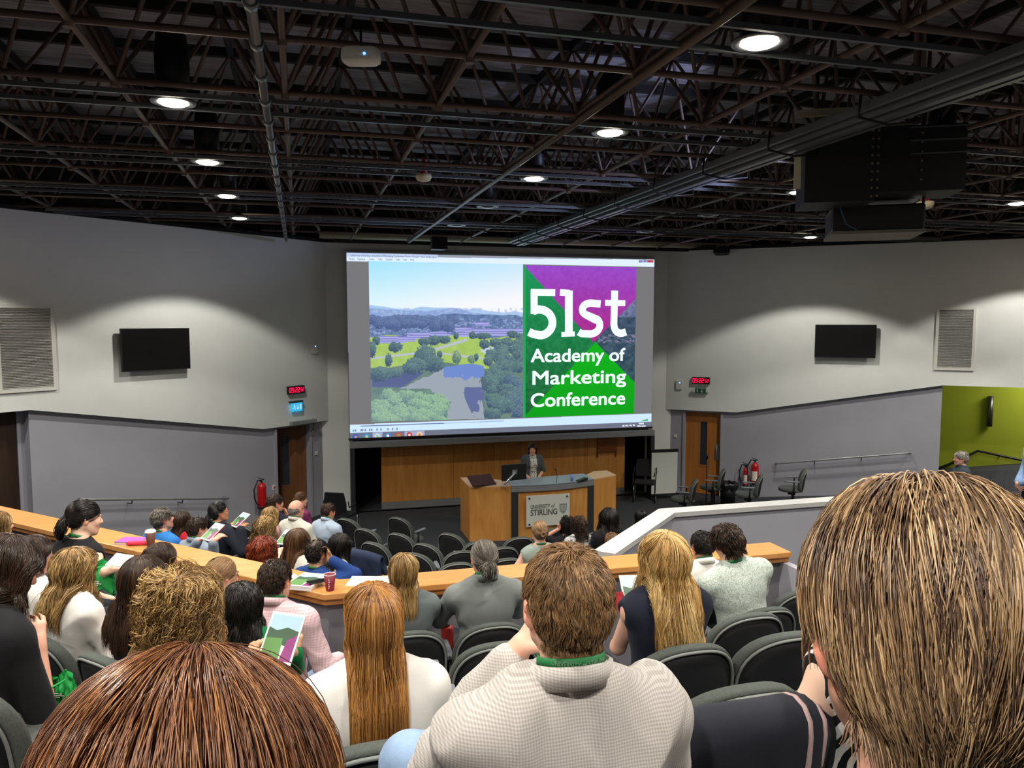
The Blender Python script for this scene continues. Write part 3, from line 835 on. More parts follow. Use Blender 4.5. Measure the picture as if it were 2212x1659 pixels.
def grille(side, x0, y0, x1, y1, lab, w_=None):
    M = wall_frame(side, (x0 + x1) / 2, (y0 + y1) / 2, .0)
    e = placed('ventilation_grille', M, lab, 'air vent', 'louvred wall vents')
    W, H = size_on(side, x0, (y0 + y1) / 2, x1, (y0 + y1) / 2)[0] if w_ is None else w_, 1.36
    f = .055
    mb = MB()
    mb.box(-W / 2, -.03, -H / 2, W / 2, 0, -H / 2 + f); mb.box(-W / 2, -.03, H / 2 - f, W / 2, 0, H / 2); mb.box(-W / 2, -.03, -H / 2 + f, -W / 2 + f, 0, H / 2 - f); mb.box(W / 2 - f, -.03, -H / 2 + f, W / 2, 0, H / 2 - f)
    mb.build('vent_frame', M_whiteplastic, e)
    mb = MB(); mb.box(-W / 2 + f, -.004, -H / 2 + f, W / 2 - f, 0.0, H / 2 - f); mb.build('vent_back', M_grillecav, e)
    mb = MB(); n = 52
    for i in range(n):
        z = -H / 2 + f + (i + .5) * (H - 2 * f) / n
        mb.bar((-W / 2 + f, -.014, z), (W / 2 - f, -.014, z), .02, .005, (0, .7, .7))
    mb.build('louvre', M_slat, e)
grille(LW, 0, 655, 113, 850, 'tall white louvred vent high on the left wall', .85)
grille(RW, 2020, 665, 2106, 799, 'tall white louvred vent high on the right wall')

# red digital clocks
M_red = mat('led_red', '#2a0005', emit='#ff0a46', strength=1.6)
SEG = {'0': 'abcdef', '1': 'bc', '2': 'abged', '3': 'abgcd', '4': 'fgbc', '5': 'afgcd', '6': 'afgedc', '7': 'abc', '8': 'abcdefg', '9': 'abcdfg'}
def clock(side, px, py, lab):
    M = wall_frame(side, px, py, .05)
    e = placed('digital_clock', M, lab, 'clock', 'red digital clocks')
    W, H = .42, .165
    mb = MB(); mb.box(-W / 2, -.02, -H / 2, W / 2, .05, H / 2); mb.build('clock_case', M_blackplastic, e, bevel=.004)
    def digit(mb, ch, x, z, w, h, t):
        seg = {'a': ((x, z + h), (x + w, z + h)), 'g': ((x, z + h / 2), (x + w, z + h / 2)), 'd': ((x, z), (x + w, z)), 'f': ((x, z + h / 2), (x, z + h)), 'e': ((x, z), (x, z + h / 2)), 'b': ((x + w, z + h / 2), (x + w, z + h)), 'c': ((x + w, z), (x + w, z + h / 2))}
        for k_ in SEG[ch]:
            (a, b), (c, d) = seg[k_]; mb.bar((a, -.024, b), (c, -.024, d), t, .004, (0, 1, 0))
    mb = MB(); x = -.19
    for ch in '09:22':
        if ch == ':':
            mb.box(x + .0, -.026, .018, x + .012, -.022, .03); mb.box(x, -.026, -.03, x + .012, -.022, -.018); x += .028
        else:
            digit(mb, ch, x, -.048, .042, .096, .016); x += .062
    for ch in '52':
        digit(mb, ch, x + .012, -.035, .032, .07, .013); x += .05
    mb.build('clock_digits', M_red, e)
clock(LW, 640, 842, 'red digital clock above the left stage door')
clock(RW, 1514, 822, 'red digital clock above the right stage door')
# exit signs
M_exit = mat('exit_blue', '#2d8fc0', emit='#38c4f4', strength=.75)
M_exitgreen = mat('exit_green', '#1c5a3c', .5)
M_pict = mat('pictogram', '#e8f6f2', .5, emit='#d8f4ff', strength=.5)
M_pict2 = mat('pictogram_unlit', '#dfe8e0', .5)
def runner(mb, x, z, s, y):
    for a, b, w_ in (((0, .9), (0, .98), .13), ((-.02, .82), (.06, .5), .12), ((.06, .5), (.2, .3), .08), ((.2, .3), (.12, .05), .07), ((.04, .5), (-.12, .32), .08), ((-.12, .32), (-.3, .3), .07), ((0, .78), (.2, .68), .06), ((.0, .78), (-.2, .66), .06)):
        mb.bar((x + a[0] * s, y, z + a[1] * s), (x + b[0] * s, y, z + b[1] * s), w_ * s, .004, (0, 1, 0))
def exit_sign(side, px, py, lab, lit):
    M = wall_frame(side, px, py, .06)
    e = placed('exit_sign', M, lab, 'exit sign', 'exit signs over the stage doors')
    mp_ = M_pict if lit else M_pict2
    if lit:
        mb = MB(); mb.box(-.14, -.01, -.10, .14, .01, .08); mb.build('sign_face', M_exit, e)
        mb = MB(); mb.box(-.16, -.02, .08, .16, .06, .12); mb.build('sign_bracket', M_dsteel, e)
        mb = MB(); runner(mb, -.07, -.075, .13, -.013); mb.bar((.02, -.013, .04), (.02, -.013, -.05), .014, .004, (0, 1, 0)); mb.bar((.02, -.013, -.055), (-.005, -.013, -.02), .012, .004, (0, 1, 0)); mb.bar((.02, -.013, -.055), (.045, -.013, -.02), .012, .004, (0, 1, 0)); mb.box(.075, -.015, -.06, .115, -.011, .05)
    else:
        mb = MB(); mb.box(-.13, -.02, -.055, .13, .06, .055); mb.build('sign_face', M_exitgreen, e)
        mb = MB(); mb.box(-.19, -.025, -.035, -.13, .05, .035); mb.box(.13, -.025, -.035, .19, .05, .035); mb.build('sign_end', M_whiteplastic, e)
        mb = MB(); runner(mb, -.07, -.045, .09, -.023); mb.bar((.04, -.023, .04), (.04, -.023, -.03), .012, .004, (0, 1, 0)); mb.bar((.04, -.023, -.042), (.012, -.023, -.01), .012, .004, (0, 1, 0)); mb.bar((.04, -.023, -.042), (.068, -.023, -.01), .012, .004, (0, 1, 0))
    mb.build('pictogram', mp_, e)
exit_sign(LW, 641, 878, 'lit blue exit sign hanging below the left clock', True)
exit_sign(RW, 1513, 844, 'dim green exit sign below the right clock', False)
# wireless boxes
M_blue = mat('led_blue', '#0a2a60', emit='#4a8dff', strength=6)
def wifi(M, lab, s=1.0, nm='wireless_box'):
    e = placed(nm, M, lab, 'access point', 'white wireless boxes')
    mb = MB(); mb.prism([(-.11 * s, -.12 * s), (-.08 * s, -.15 * s), (.08 * s, -.15 * s), (.11 * s, -.12 * s), (.11 * s, .12 * s), (.08 * s, .15 * s), (-.08 * s, .15 * s), (-.11 * s, .12 * s)], 0, .05 * s, Matrix.Rotation(math.pi / 2, 4, 'X'))
    mb.build('housing', M_whiteplastic, e, bevel=.012)
    mb = MB(); mb.lathe([(.014, 0), (.012, .004)], 12, Matrix.Translation((0.01, -.052 * s, .05)) @ Matrix.Rotation(math.pi / 2, 4, 'X')); mb.build('status_light', M_blue, e)
    return e
wifi(wall_frame(LW, 678, 753, .0), 'white wireless box with a blue light near the left corner, above the clock', .8)
wifi(wall_frame(RW, 1468, 831, .0), 'white wireless box with a blue light beside the right clock', .8)
p = at_z(780, 118, 5.92)
e = empty('ceiling_wireless_box', p, YAW * -1); e.scale = (.55, .55, .55); tag(e, 'white rounded box with a blue light hung under the roof', 'access point')
mb = MB()
prof = []
n = 28
for zz, k_ in ((-.10, .80), (-.075, .97), (-.02, 1.0), (.04, .97), (.06, .85)):
    prof.append([(.215 * k_ * (abs(math.cos(a)) ** .45) * (1 if math.cos(a) > 0 else -1), .13 * k_ * (abs(math.sin(a)) ** .45) * (1 if math.sin(a) > 0 else -1), zz) for a in [2 * math.pi * i / n for i in range(n)]])
vs = [q for r_ in prof for q in r_]
fs = [(i * n + k_, i * n + (k_ + 1) % n, (i + 1) * n + (k_ + 1) % n, (i + 1) * n + k_) for i in range(4) for k_ in range(n)] + [tuple(reversed(range(n))), tuple(range(4 * n, 5 * n))]
mb.add(vs, fs, True); mb.build('housing', M_whiteplastic, e)
mb = MB(); mb.lathe([(.013, -.006), (.013, .006)], 12, Matrix.Translation((.06, -.13, -.03)) @ Matrix.Rotation(math.pi / 2, 4, 'X')); mb.build('status_light', M_blue, e)
mb = MB(); mb.tube([(0, 0, .05), (0, 0, .3)], .015, 8); mb.build('stem', M_blackmetal, e)

# handrails
def handrail(side, xa, ya, xb, yb, lab):
    a = on_line(xa, ya, side.C + side.N * .0, side.N); b = on_line(xb, yb, side.C, side.N)
    a += side.N * .02; b += side.N * .02; out = side.N * .07
    e = empty('handrail', a); tag(e, lab, 'handrail')
    L = b - a
    mb = MB(); mb.tube([-side.N * .1, out, L * .02 + out, L * .98 + out, L + out, L - side.N * .1], .022, 10); mb.build('rail', M_steel, e)
    for k_ in (.3, .65):
        q = L * k_
        mb = MB(); mb.tube([q - side.N * .1 + Vector((0, 0, -.09)), q + out * .6 + Vector((0, 0, -.08)), q + out], .011, 8); mb.build('rail_bracket', M_dsteel, e)
    return e
handrail(LW, 176, 1078, 487, 1075, 'metal handrail sloping along the grey left wall')
handrail(RW, 1677, 1000, 1966, 977, 'metal handrail sloping along the grey right wall')

# fire extinguishers
M_fire = mat('extinguisher_red', '#b8141c', .3)
M_label = mat('extinguisher_label', '#e8dfd2', .6)
def extinguisher(M, lab, s=1.0, co2=False):
    e = placed('fire_extinguisher', M, lab, 'fire extinguisher', 'fire extinguishers on the walls')
    r = .085 * s if not co2 else .06 * s; h = .50 * s
    T = Matrix.Translation((0, -r - .02, 0))
    mb = MB(); mb.lathe([(r * .9, 0), (r, .02), (r, h * .82), (r * .9, h * .90), (r * .5, h * .97), (r * .25, h)], 20, T); mb.build('cylinder', M_fire, e)
    mb = MB(); mb.lathe([(r * 1.02, 0), (r * 1.04, .03), (r * 1.0, .05)], 20, T); mb.build('foot_ring', M_blackplastic, e)
    mb = MB(); mb.tube([(0, -r - .02, h), (0, -r - .02, h + .05)], .02 * s, 10); mb.bar((-.07, -r - .02, h + .06), (.06, -r - .02, h + .05), .02, .012); mb.bar((-.08, -r - .02, h + .11), (.06, -r - .02, h + .06), .02, .012); mb.build('valve_handle', M_blackmetal, e)
    pts = [(-.02, -r - .02, h + .04), (-.09, -r - .02, h + .06), (-r - .09, -r - .02, h * .78), (-r - .085, -r - .02, h * .45), (-r - .03, -r - .02, h * .2), (-r * .6, -r - .06, h * .12)]
    mb = MB(); mb.tube(pts, .014, 8); mb.build('hose', M_blackplastic, e)
    mb = MB(); w_ = r * .7
    n_ = 6; vs = []; 
    for z in (h * .18, h * .62):
        for i in range(n_ + 1):
            a_ = -math.pi / 2 + (i / n_ - .5) * 1.6; vs.append((r * 1.012 * math.cos(a_), -r - .02 + r * 1.012 * math.sin(a_), z))
    mb.add(vs, [(i, i + 1, i + n_ + 2, i + n_ + 1) for i in range(n_)], True); mb.build('instruction_label', M_label if co2 is not None else M_fire, e)
    return e
def at_wall(side, px, py_top, py_bot, proud=0):
    a = on_line(px, py_bot, side.C + side.N * proud, side.N); M = wall_frame(side, px, py_bot, proud); return M
M = at_wall(LW, 559, 1043, 1096); extinguisher(M, 'red fire extinguisher on the left grey wall beside the stage door', 1.05, None)
M = at_wall(RW, 1611, 1000, 1050); extinguisher(M, 'slim red fire extinguisher, left one of the two on the right wall', .95, True)
M = at_wall(RW, 1631, 992, 1044); extinguisher(M, 'wide red fire extinguisher with cream label, right one of the two', 1.05, False)
# small wall plates
def plate(M, lab, nm, cat, w_=.09, h_=.09, m=None, red=False):
    e = placed(nm, M, lab, cat)
    mb = MB(); mb.box(-w_ / 2, -.015, -h_ / 2, w_ / 2, .1, h_ / 2); mb.build('cover_plate', m or M_whiteplastic, e, bevel=.003)
    if red: mb = MB(); mb.box(-.022, -.02, -.022, .022, -.014, .022); mb.build('button', mat('call_red', '#d02028', .5), e)
    else: mb = MB(); mb.box(-.015, -.02, -.022, .015, -.014, .022); mb.build('rocker', M_whiteplastic, e)
    return e
plate(wall_frame(LW, 592, 1053, -.09), 'white and red fire call point left of the left stage door', 'call_point', 'alarm button', .1, .1, None, True)
plate(wall_frame(LW, 683, 979, -.09), 'white light switch right of the left stage door', 'light_switch', 'switch', .08, .08)
plate(wall_frame(RW, 1459, 942, -.09), 'white light switch left of the right stage door', 'light_switch', 'switch', .08, .08)
# door closer box above left door
M = wall_frame(LW, 652, 912, .0); e = placed('door_operator', M, 'grey metal door operator box above the left stage door', 'door closer')
mb = MB(); mb.box(-.33, -.1, -.035, .33, -.002, .045); mb.build('operator_case', M_steel, e, bevel=.005)
mb = MB(); mb.tube([(.26, -.06, -.03), (.28, -.05, -.15), (.2, -.04, -.22)], .008, 6); mb.tube([(.31, -.02, -.03), (.30, -.01, -.2)], .006, 6); mb.build('operator_cable', M_blackplastic, e)

# olive corridor fittings and an added fill light
side = RW
pM = wall_frame(RW, 2138, 882, -2.0); e = placed('wall_tube_lamp', pM, 'grey cylindrical wall lamp on the olive green wall', 'wall light')
mb = MB(); mb.lathe([(.06, -.42), (.06, .30)], 16, Matrix.Translation((0, -.08, 0))); mb.build('tube', M_dsteel, e)
mb = MB(); mb.box(-.03, -.06, -.05, .03, .02, .05); mb.build('wall_bracket', M_dsteel, e)
pts = [on_line(a, b, RW.C - RW.N * 1.9, RW.N) for a, b in ((1980, 1030), (2050, 1003), (2112, 974), (2160, 984), (2212, 995), (2290, 1010))]
e = empty('corridor_handrail', pts[2]); tag(e, 'dark handrail with a bend on the olive green wall', 'handrail')
mb = MB(); mb.tube([q - pts[2] for q in pts], .03, 8); mb.build('rail', M_blackmetal, e)
for q in (pts[1], pts[3]):
    mb = MB(); mb.tube([q - pts[2], q - pts[2] - RW.N * .13 + Vector((0, 0, -.06))], .012, 6); mb.build('rail_bracket', M_blackmetal, e)
ld = bpy.data.lights.new('corridor_fill_light', 'AREA'); ld.energy = 120; ld.size = 1.2; ld.color = (1, .95, .8)  # added area light without a fitting, brightens the olive wall
lo = bpy.data.objects.new('corridor_fill_light', ld); COL.objects.link(lo)
cpos = RW.C + RW.D * 9.0 - RW.N * 1.0; lo.location = (cpos.x, cpos.y, 3.9)

# ------------------------------------------------------------------ hung things
def speaker(px, py, y, w_, h_, d_, rot, lab, tilt=0.0):
    p = on_line(px, py, (0, y), (0, 1))
    e = empty('loudspeaker', p, rot); tag(e, lab, 'loudspeaker'); e.rotation_euler = (tilt, 0, rot)
    mb = MB(); mb.prism([(-w_ / 2, -d_ / 2), (w_ / 2, -d_ / 2), (w_ * .38, d_ / 2), (-w_ * .38, d_ / 2)], -h_ / 2, h_ / 2); mb.build('speaker_cabinet', M_blackplastic, e, bevel=.01)
    mb = MB(); mb.box(-w_ / 2 + .015, -d_ / 2 - .012, -h_ / 2 + .02, w_ / 2 - .015, -d_ / 2 - .001, h_ / 2 - .02); mb.build('speaker_grille', mat('speaker_cloth', '#1d1f22', .9, bump=.4, bscale=400), e)
    mb = MB(); mb.tube([(0, 0, h_ / 2), (0, .1, h_ / 2 + .2), (0, .1, h_ / 2 + .35)], .015, 8); mb.build('mount_bracket', M_blackmetal, e)
    return e
speaker(946, 505, 16.6, .34, .68, .3, .1, 'black box loudspeaker hanging at the left part of the screen top')
speaker(1560, 526, 16.6, .38, .52, .3, -.6, 'black loudspeaker hanging at the right end of the screen tube', -.15)
e = empty('speaker_shelf', on_line(948, 468, (0, 16.6), (0, 1))); tag(e, 'flat grey bracket plate above the left hanging loudspeaker', 'bracket')
mb = MB(); mb.box(-.33, -.1, -.01, .33, .1, .01); mb.build('bracket_plate', M_rail, e)
mb = MB(); mb.box(-.24, -.1, .01, -.2, .1, .1); mb.box(.2, -.1, .01, .24, .1, .1); mb.build('clamp', M_blackmetal, e)
def smoke(px, py, z, lab):
    p = at_z(px, py, z); e = empty('smoke_alarm', p); tag(e, lab, 'smoke alarm', 'smoke alarms hung from the roof')
    mb = MB(); mb.lathe([(.03, -.05), (.075, -.035), (.095, 0), (.09, .03)], 20); mb.build('detector_head', mat('alarm_cream', '#d8d0b0', .5), e)
    mb = MB(); mb.lathe([(.05, .03), (.045, .09), (.02, .13), (.02, .22)], 14); mb.build('red_base', M_fire, e)
smoke(915, 383, 5.95, 'cream and red smoke alarm hanging above the left part of the screen')
smoke(1998, 442, 5.6, 'cream and red smoke alarm beside the projector')
# projector in its frame
p = at_z(1885, 480, 5.75); pc = at_d(1885, 482, 8.1)
e = empty('projector', pc, math.radians(-32)); tag(e, 'big grey and black ceiling projector hanging below the black rack', 'projector')
M_proj = mat('projector_case', '#4b4f54', .5); M_projb = mat('projector_bottom', '#77756c', .6)
mb = MB(); mb.prism([(-.42, -.36), (.42, -.36), (.42, .40), (-.42, .40)], -.11, .14); mb.build('projector_case', M_blackplastic, e, bevel=.02)
mb = MB(); mb.box(-.43, -.37, -.14, .43, .41, -.11); mb.build('base_plate', M_projb, e)
mb = MB()
for i in range(14): mb.box(-.425, -.3 + i * .045, -.07, -.421, -.275 + i * .045, .1)
mb.build('side_vent', M_proj, e)
mb = MB(); mb.lathe([(.09, 0), (.10, .05), (.085, .09)], 20, Matrix.Translation((.0, .40, .03)) @ Matrix.Rotation(-math.pi / 2, 4, 'X')); mb.build('lens', M_screenblack, e)
mb = MB()
for x in (-.4, .4):
    for y in (-.34, .38): mb.tube([(x, y, .14), (x, y, .45)], .015, 6)
mb.box(-.42, -.36, .22, .42, .4, .25); mb.build('hanging_frame', M_blackmetal, e)
mb = MB(); mb.tube([(-.1, -.3, .5), (-.25, -.42, .35), (-.36, -.45, .1), (-.3, -.42, -.05), (-.2, -.38, -.1)], .008, 6); mb.build('blue_cable', mat('cable_blue', '#2c5a78', .5), e)
pr = at_d(1890, 345, 7.4)
sl = bpy.data.lights.new('projector_stray_fill', 'SPOT'); sl.energy = 260; sl.color = (.55, .62, 1.0); sl.spot_size = math.radians(66); sl.spot_blend = .35; sl.shadow_soft_size = .08  # added spot aimed up, gives the roof boards their bluish spill
so = bpy.data.objects.new('projector_stray_fill', sl); COL.objects.link(so); so.location = (pc.x - .1, pc.y + .6, pc.z + .05)
tgt = at_z(1060, 190, 7.38); so.rotation_euler = (tgt - so.location).to_track_quat('-Z', 'Y').to_euler()
e = empty('equipment_rack', pr, math.radians(-28)); tag(e, 'black perforated equipment rack hung under the roof above the projector', 'rack')
mb = MB(); mb.box(-.62, -.02, -.38, .0, .6, .34); mb.build('rack_cabinet', mat('rack_black', '#0e0e10', .6), e)
mb = MB(); mb.box(.0, .0, -.3, .78, .55, .3); mb.build('rack_side', mat('rack_black_side', '#0b0b0d', .6), e)
M_brass = mat('bolt_brass', '#8f8462', .4, .7)
mb = MB()
for i in range(9):
    for xx in (-.03, .02): mb.lathe([(.011, 0), (.011, .01)], 8, Matrix.Translation((xx, -.03, -.34 + i * .075)) @ Matrix.Rotation(math.pi / 2, 4, 'X'))
for i in range(6): mb.lathe([(.010, 0), (.010, .01)], 8, Matrix.Translation((.4, -.01, -.2 + i * .085)) @ Matrix.Rotation(math.pi / 2, 4, 'X'))
mb.build('bolt_row', M_brass, e)
mb = MB()
for z in (.27, .15, .03): mb.box(.3, -.02, z, .8, -.005, z + .012)
mb.build('rack_rail', M_rail, e)
mb = MB(); mb.box(-.72, -.05, -.25, -.66, -.02, .2); mb.box(-.74, -.3, .36, -.2, -.25, .42); mb.build('cream_bracket', M_cream, e)
mb = MB()
for x in (-.5, .6): mb.tube([(x, .2, .3), (x, .2, .95)], .02, 6)
mb.build('hanging_rod', M_blackmetal, e)

# ------------------------------------------------------------------ lectern
LZ = 1.07
def stz(px, py, z): q = at_z(px, py, z); return (q.x, q.y)
A = stz(1015, 1170, 0)          # front left corner
fl = A; y_f = A[1]
left_w = 0.80
B = (fl[0] + left_w, y_f - .12)
Cc = (B[0] + 1.78, y_f + .05)
Dd = (Cc[0] + .62, y_f + .32)
e = empty('lectern', (0, 0, 0)); tag(e, 'beech lectern desk with steel framed front and crest sign on the stage floor', 'lectern')
def blk(poly, z0, z1, nm, m, par=e, bevel=0):
    mb = MB(); mb.prism(poly, z0, z1); return mb.build(nm, m, par, bevel=bevel)
Al = (fl[0] - .02, y_f + .95)
M_lect = wood_mat('beech_lectern', '#bd7c36', '#d49a52', .38, (5, 5, .6), 2.2)
blk([fl, B, (B[0], B[1] + .3), (fl[0] + .05, y_f + .9), (fl[0], y_f + .9)], 0, LZ, 'left_cabinet', M_lect)
blk([Cc, Dd, (Dd[0], Dd[1] + .5), (Dd[0] - .08, Dd[1] + .5), (Cc[0], Cc[1] + .35)], 0, LZ, 'right_cabinet', M_lect)
arcp = [(B[0] + (Cc[0] - B[0]) * t, B[1] + (Cc[1] - B[1]) * t - .13 * math.sin(math.pi * t)) for t in [i / 8 for i in range(9)]]
blk(arcp + [(Cc[0], Cc[1] + .35), (B[0], B[1] + .3)], 0, LZ - .0, 'front_panel', M_lect)
# steel frame strips following the curve
def strip(z0, z1, off=.03, pts=arcp):
    mb = MB()
    f_ = [(p_[0], p_[1] - off) for p_ in pts]; b_ = [(p_[0], p_[1] + .01) for p_ in pts]
    mb.prism(f_ + b_[::-1], z0, z1); return mb
strip(LZ - .10, LZ + .015, .05).build('steel_top_rail', M_steel, e)
for i0, i1 in ((0, 0), (8, 8)):
    q = arcp[i0]; s_ = 1 if i0 == 0 else -1
    mb = MB(); mb.box(min(q[0], q[0] + .13 * s_), q[1] - .06, 0, max(q[0], q[0] + .13 * s_), q[1] + .02, LZ - .10); mb.build('steel_side_rail', M_dsteel, e)
blk([(p_[0], p_[1] - .05) for p_ in arcp] + [(Cc[0], Cc[1] + .55), (B[0], B[1] + .5)], LZ, LZ + .03, 'desk_top', mat('desk_laminate', '#8f97a0', .35))
M_edge = mat('lipping', '#d8b088', .5)
blk([fl, B, (B[0], B[1] + .5), (fl[0] + .3, y_f + .9), (fl[0], y_f + .9)], LZ, LZ + .02, 'left_top', M_edge)
blk([Cc, Dd, (Dd[0], Dd[1] + .5), (Dd[0] - .3, Dd[1] + .5), (Cc[0], Cc[1] + .42)], LZ, LZ + .02, 'right_top', M_edge)
# crest sign
sg = at_z(1182, 1160, .25)
sx0, sx1 = B[0] + .36, B[0] + 1.30
sy = min(p_[1] for p_ in arcp) - .045
es = bpy.data.objects.new('crest_sign', None); COL.objects.link(es); es.parent = e
es.location = ((sx0 + sx1) / 2 - .10, sy, .58)
M_signw = mat('sign_acrylic', '#cfd0c8', .25)
M_ink = mat('sign_ink', '#4b5048', .5); M_shield = mat('shield_ink', '#7f9088', .5)
mb = MB(); mb.box(-.45, -.012, -.31, .45, 0, .31); mb.build('sign_board', M_signw, es, bevel=.004)
mb = MB()
for x in (-.39, .39):
    for z in (-.26, .26): mb.lathe([(.018, 0), (.018, .02)], 12, Matrix.Translation((x, -.012, z)) @ Matrix.Rotation(math.pi / 2, 4, 'X'))
mb.build('sign_stud', M_dsteel, es)
RX = Matrix.Rotation(math.pi / 2, 4, 'X')
text_mesh('sign_lettering', 'UNIVERSITY', .115, M_ink, es, Matrix.Translation((-.365, -.014, .045)) @ RX, .0015, .001, width=.40)
text_mesh('sign_lettering', 'of', .115, M_ink, es, Matrix.Translation((.06, -.014, .045)) @ RX, .0, .001, width=.07)
text_mesh('sign_lettering', 'STIRLING', .165, M_ink, es, Matrix.Translation((-.365, -.014, -.09)) @ RX, .003, .001, width=.55)
def shield(mb, cx, cz, w_, h_, y):
    pts = [(-.5, .5), (.5, .5), (.5, 0), (.42, -.22), (.25, -.4), (0, -.55), (-.25, -.4), (-.42, -.22), (-.5, 0)]
    mb.prism([(cx + a * w_, cz + b * h_) for a, b in pts], y, y + .002, Matrix.Rotation(math.pi / 2, 4, 'X'))
mb = MB(); shield(mb, .31, .015, .155, .20, .012); mb.build('shield', M_shield, es)
mb = MB()
for i in range(4): mb.box(.245 + 0 * i, -.0165, .075 - .012 * i, .375, -.0145, .079 - .012 * i)
mb.tube([(.25 + .012 * i, -.016, -.02 + .02 * math.sin(i * 1.2)) for i in range(11)], .004, 5); mb.tube([(.26 + .011 * i, -.016, .012 + .012 * math.cos(i * 1.4)) for i in range(10)], .004, 5)
mb.build('shield_pattern', M_signw, es)
# things on the lectern
def on_top(px, py, z=LZ + .03): return at_z(px, py, z)
q = on_top(1110, 1048)
e = empty('computer_monitor', q, math.radians(8)); tag(e, 'black computer monitor seen from behind on a silver arm on the lectern', 'monitor')
mb = MB(); mb.box(-.26, -.03, .10, .26, .01, .42); mb.build('monitor_case', M_blackplastic, e, bevel=.008)
M_silver = mat('silver_arm', '#b9bcc0', .25, .8)
mb = MB(); mb.tube([(-.22, -.02, .0), (-.20, -.03, .05), (-.02, -.07, .24), (0, -.04, .26)], .022, 8); mb.box(-.05, -.045, .22, .05, -.028, .31); mb.build('monitor_arm', M_silver, e)
mb = MB(); mb.lathe([(.05, 0), (.05, .015), (.02, .02)], 14, Matrix.Translation((-.22, -.02, 0))); mb.build('arm_base', M_silver, e)
q = on_top(1040, 1047)
e = empty('document_stand', q, math.radians(12)); tag(e, 'dark brown tilted reading stand on the left end of the lectern', 'stand')
M_dbrown = mat('dark_brown_wood', '#3a1f18', .45)
mb = MB(); mb.box(-.25, -.16, -.008, .25, .16, .008, Matrix.Translation((0, 0, .09)) @ Matrix.Rotation(math.radians(28), 4, 'X')); mb.build('stand_board', M_dbrown, e)
mb = MB(); mb.box(-.02, -.02, 0, .02, .02, .08); mb.box(-.06, -.05, 0, .06, .05, .01); mb.build('stand_foot', M_blackplastic, e)
q = on_top(1235, 1039)
e = empty('plastic_cup', q); tag(e, 'light blue plastic cup on the lectern', 'cup')
mb = MB(); mb.lathe([(.028, 0), (.037, .13), (.034, .13), (.026, .004)], 18); mb.build('cup_wall', mat('blue_plastic', '#6d95d6', .4), e)
q = on_top(1202, 1043)
e = empty('gooseneck_microphone', q); tag(e, 'thin black gooseneck microphone standing on the lectern', 'microphone')
mb = MB(); mb.tube([(0, 0, 0), (.01, 0, .12), (0, -.02, .22), (-.02, -.03, .26)], .005, 6); mb.build('gooseneck', M_blackmetal, e)
mb = MB(); mb.tube([(-.018, -.028, .255), (-.04, -.04, .30)], .013, 8); mb.build('microphone_capsule', M_blackplastic, e)
q = on_top(1257, 1038)
e = empty('desk_telephone', q, .4); tag(e, 'low black device at the right side of the lectern top', 'device')
mb = MB(); mb.prism([(-.12, -.05), (.12, -.05), (.12, .05), (-.12, .05)], 0, [.015, .05, .05, .015]); mb.build('device_body', M_blackplastic, e)
# flip chart / whiteboard, mic stand, bin, office chair on the right of the stage
q = at_z(1434, 1077, 0)
e = empty('whiteboard', q, math.radians(-4)); tag(e, 'white mobile board on feet between the office chair and the wooden door', 'whiteboard')
mb = MB(); mb.box(-.33, -.015, .12, .33, .015, 1.14); mb.build('board_surface', mat('board_white', '#d4d8d0', .3), e)
mb = MB(); mb.box(-.35, -.02, 1.14, .35, .02, 1.21); mb.box(-.35, -.05, .10, .35, .0, .13); mb.build('board_clamp', M_blackplastic, e)
mb = MB(); mb.tube([(-.33, .02, 0), (-.33, .02, 1.15)], .012, 6); mb.tube([(.33, .02, 0), (.33, .02, 1.15)], .012, 6); mb.build('board_leg', M_dsteel, e)
mb = MB(); mb.box(-.36, -.25, 0, -.31, .25, .03); mb.box(.31, -.25, 0, .36, .25, .03); mb.build('board_foot', M_blackplastic, e)
q = at_z(1525, 1097, 0)
e = empty('microphone_stand', q); tag(e, 'black microphone stand in front of the wooden door on the right', 'microphone stand')
mb = MB(); mb.tube([(0, 0, .03), (0, 0, 1.18)], .012, 8); mb.build('pole', M_blackmetal, e)
mb = MB(); mb.tube([(0, 0, 1.16), (-.02, -.05, 1.24)], .028, 8); mb.build('microphone_head', M_blackplastic, e)
for k_ in range(3):
    a_ = k_ * 2.094 + .3; mb = MB(); mb.tube([(0, 0, .12), (.26 * math.cos(a_), .26 * math.sin(a_), .01)], .009, 6); mb.build('leg', M_blackmetal, e)
q = at_z(1572, 1090, 0.05)
e = empty('waste_bin', q); tag(e, 'dark bin lined with a shiny black bag between door and extinguishers', 'bin')
mb = MB(); mb.lathe([(.16, 0), (.19, .48), (.18, .48), (.15, .02)], 20); mb.build('bin_body', M_blackmetal, e)
M_bag = mat('bin_bag', '#16181a', .2, spec=.8, bump=.8, bscale=25)
mb = MB(); n = 40
prof = [(.185, .36), (.215, .42), (.225, .50), (.20, .53), (.17, .50)]
vs = [(r_ * (1 + .06 * math.sin(7 * t) + .04 * math.sin(13 * t + z_ * 30)) * math.cos(t), r_ * (1 + .06 * math.sin(7 * t) + .04 * math.sin(13 * t + z_ * 30)) * math.sin(t), z_ + .01 * math.sin(9 * t)) for r_, z_ in prof for t in [2 * math.pi * i / n for i in range(n)]]
mb.add(vs, [(i * n + k_, i * n + (k_ + 1) % n, (i + 1) * n + (k_ + 1) % n, (i + 1) * n + k_) for i in range(4) for k_ in range(n)], True); mb.build('bin_bag', M_bag, e)
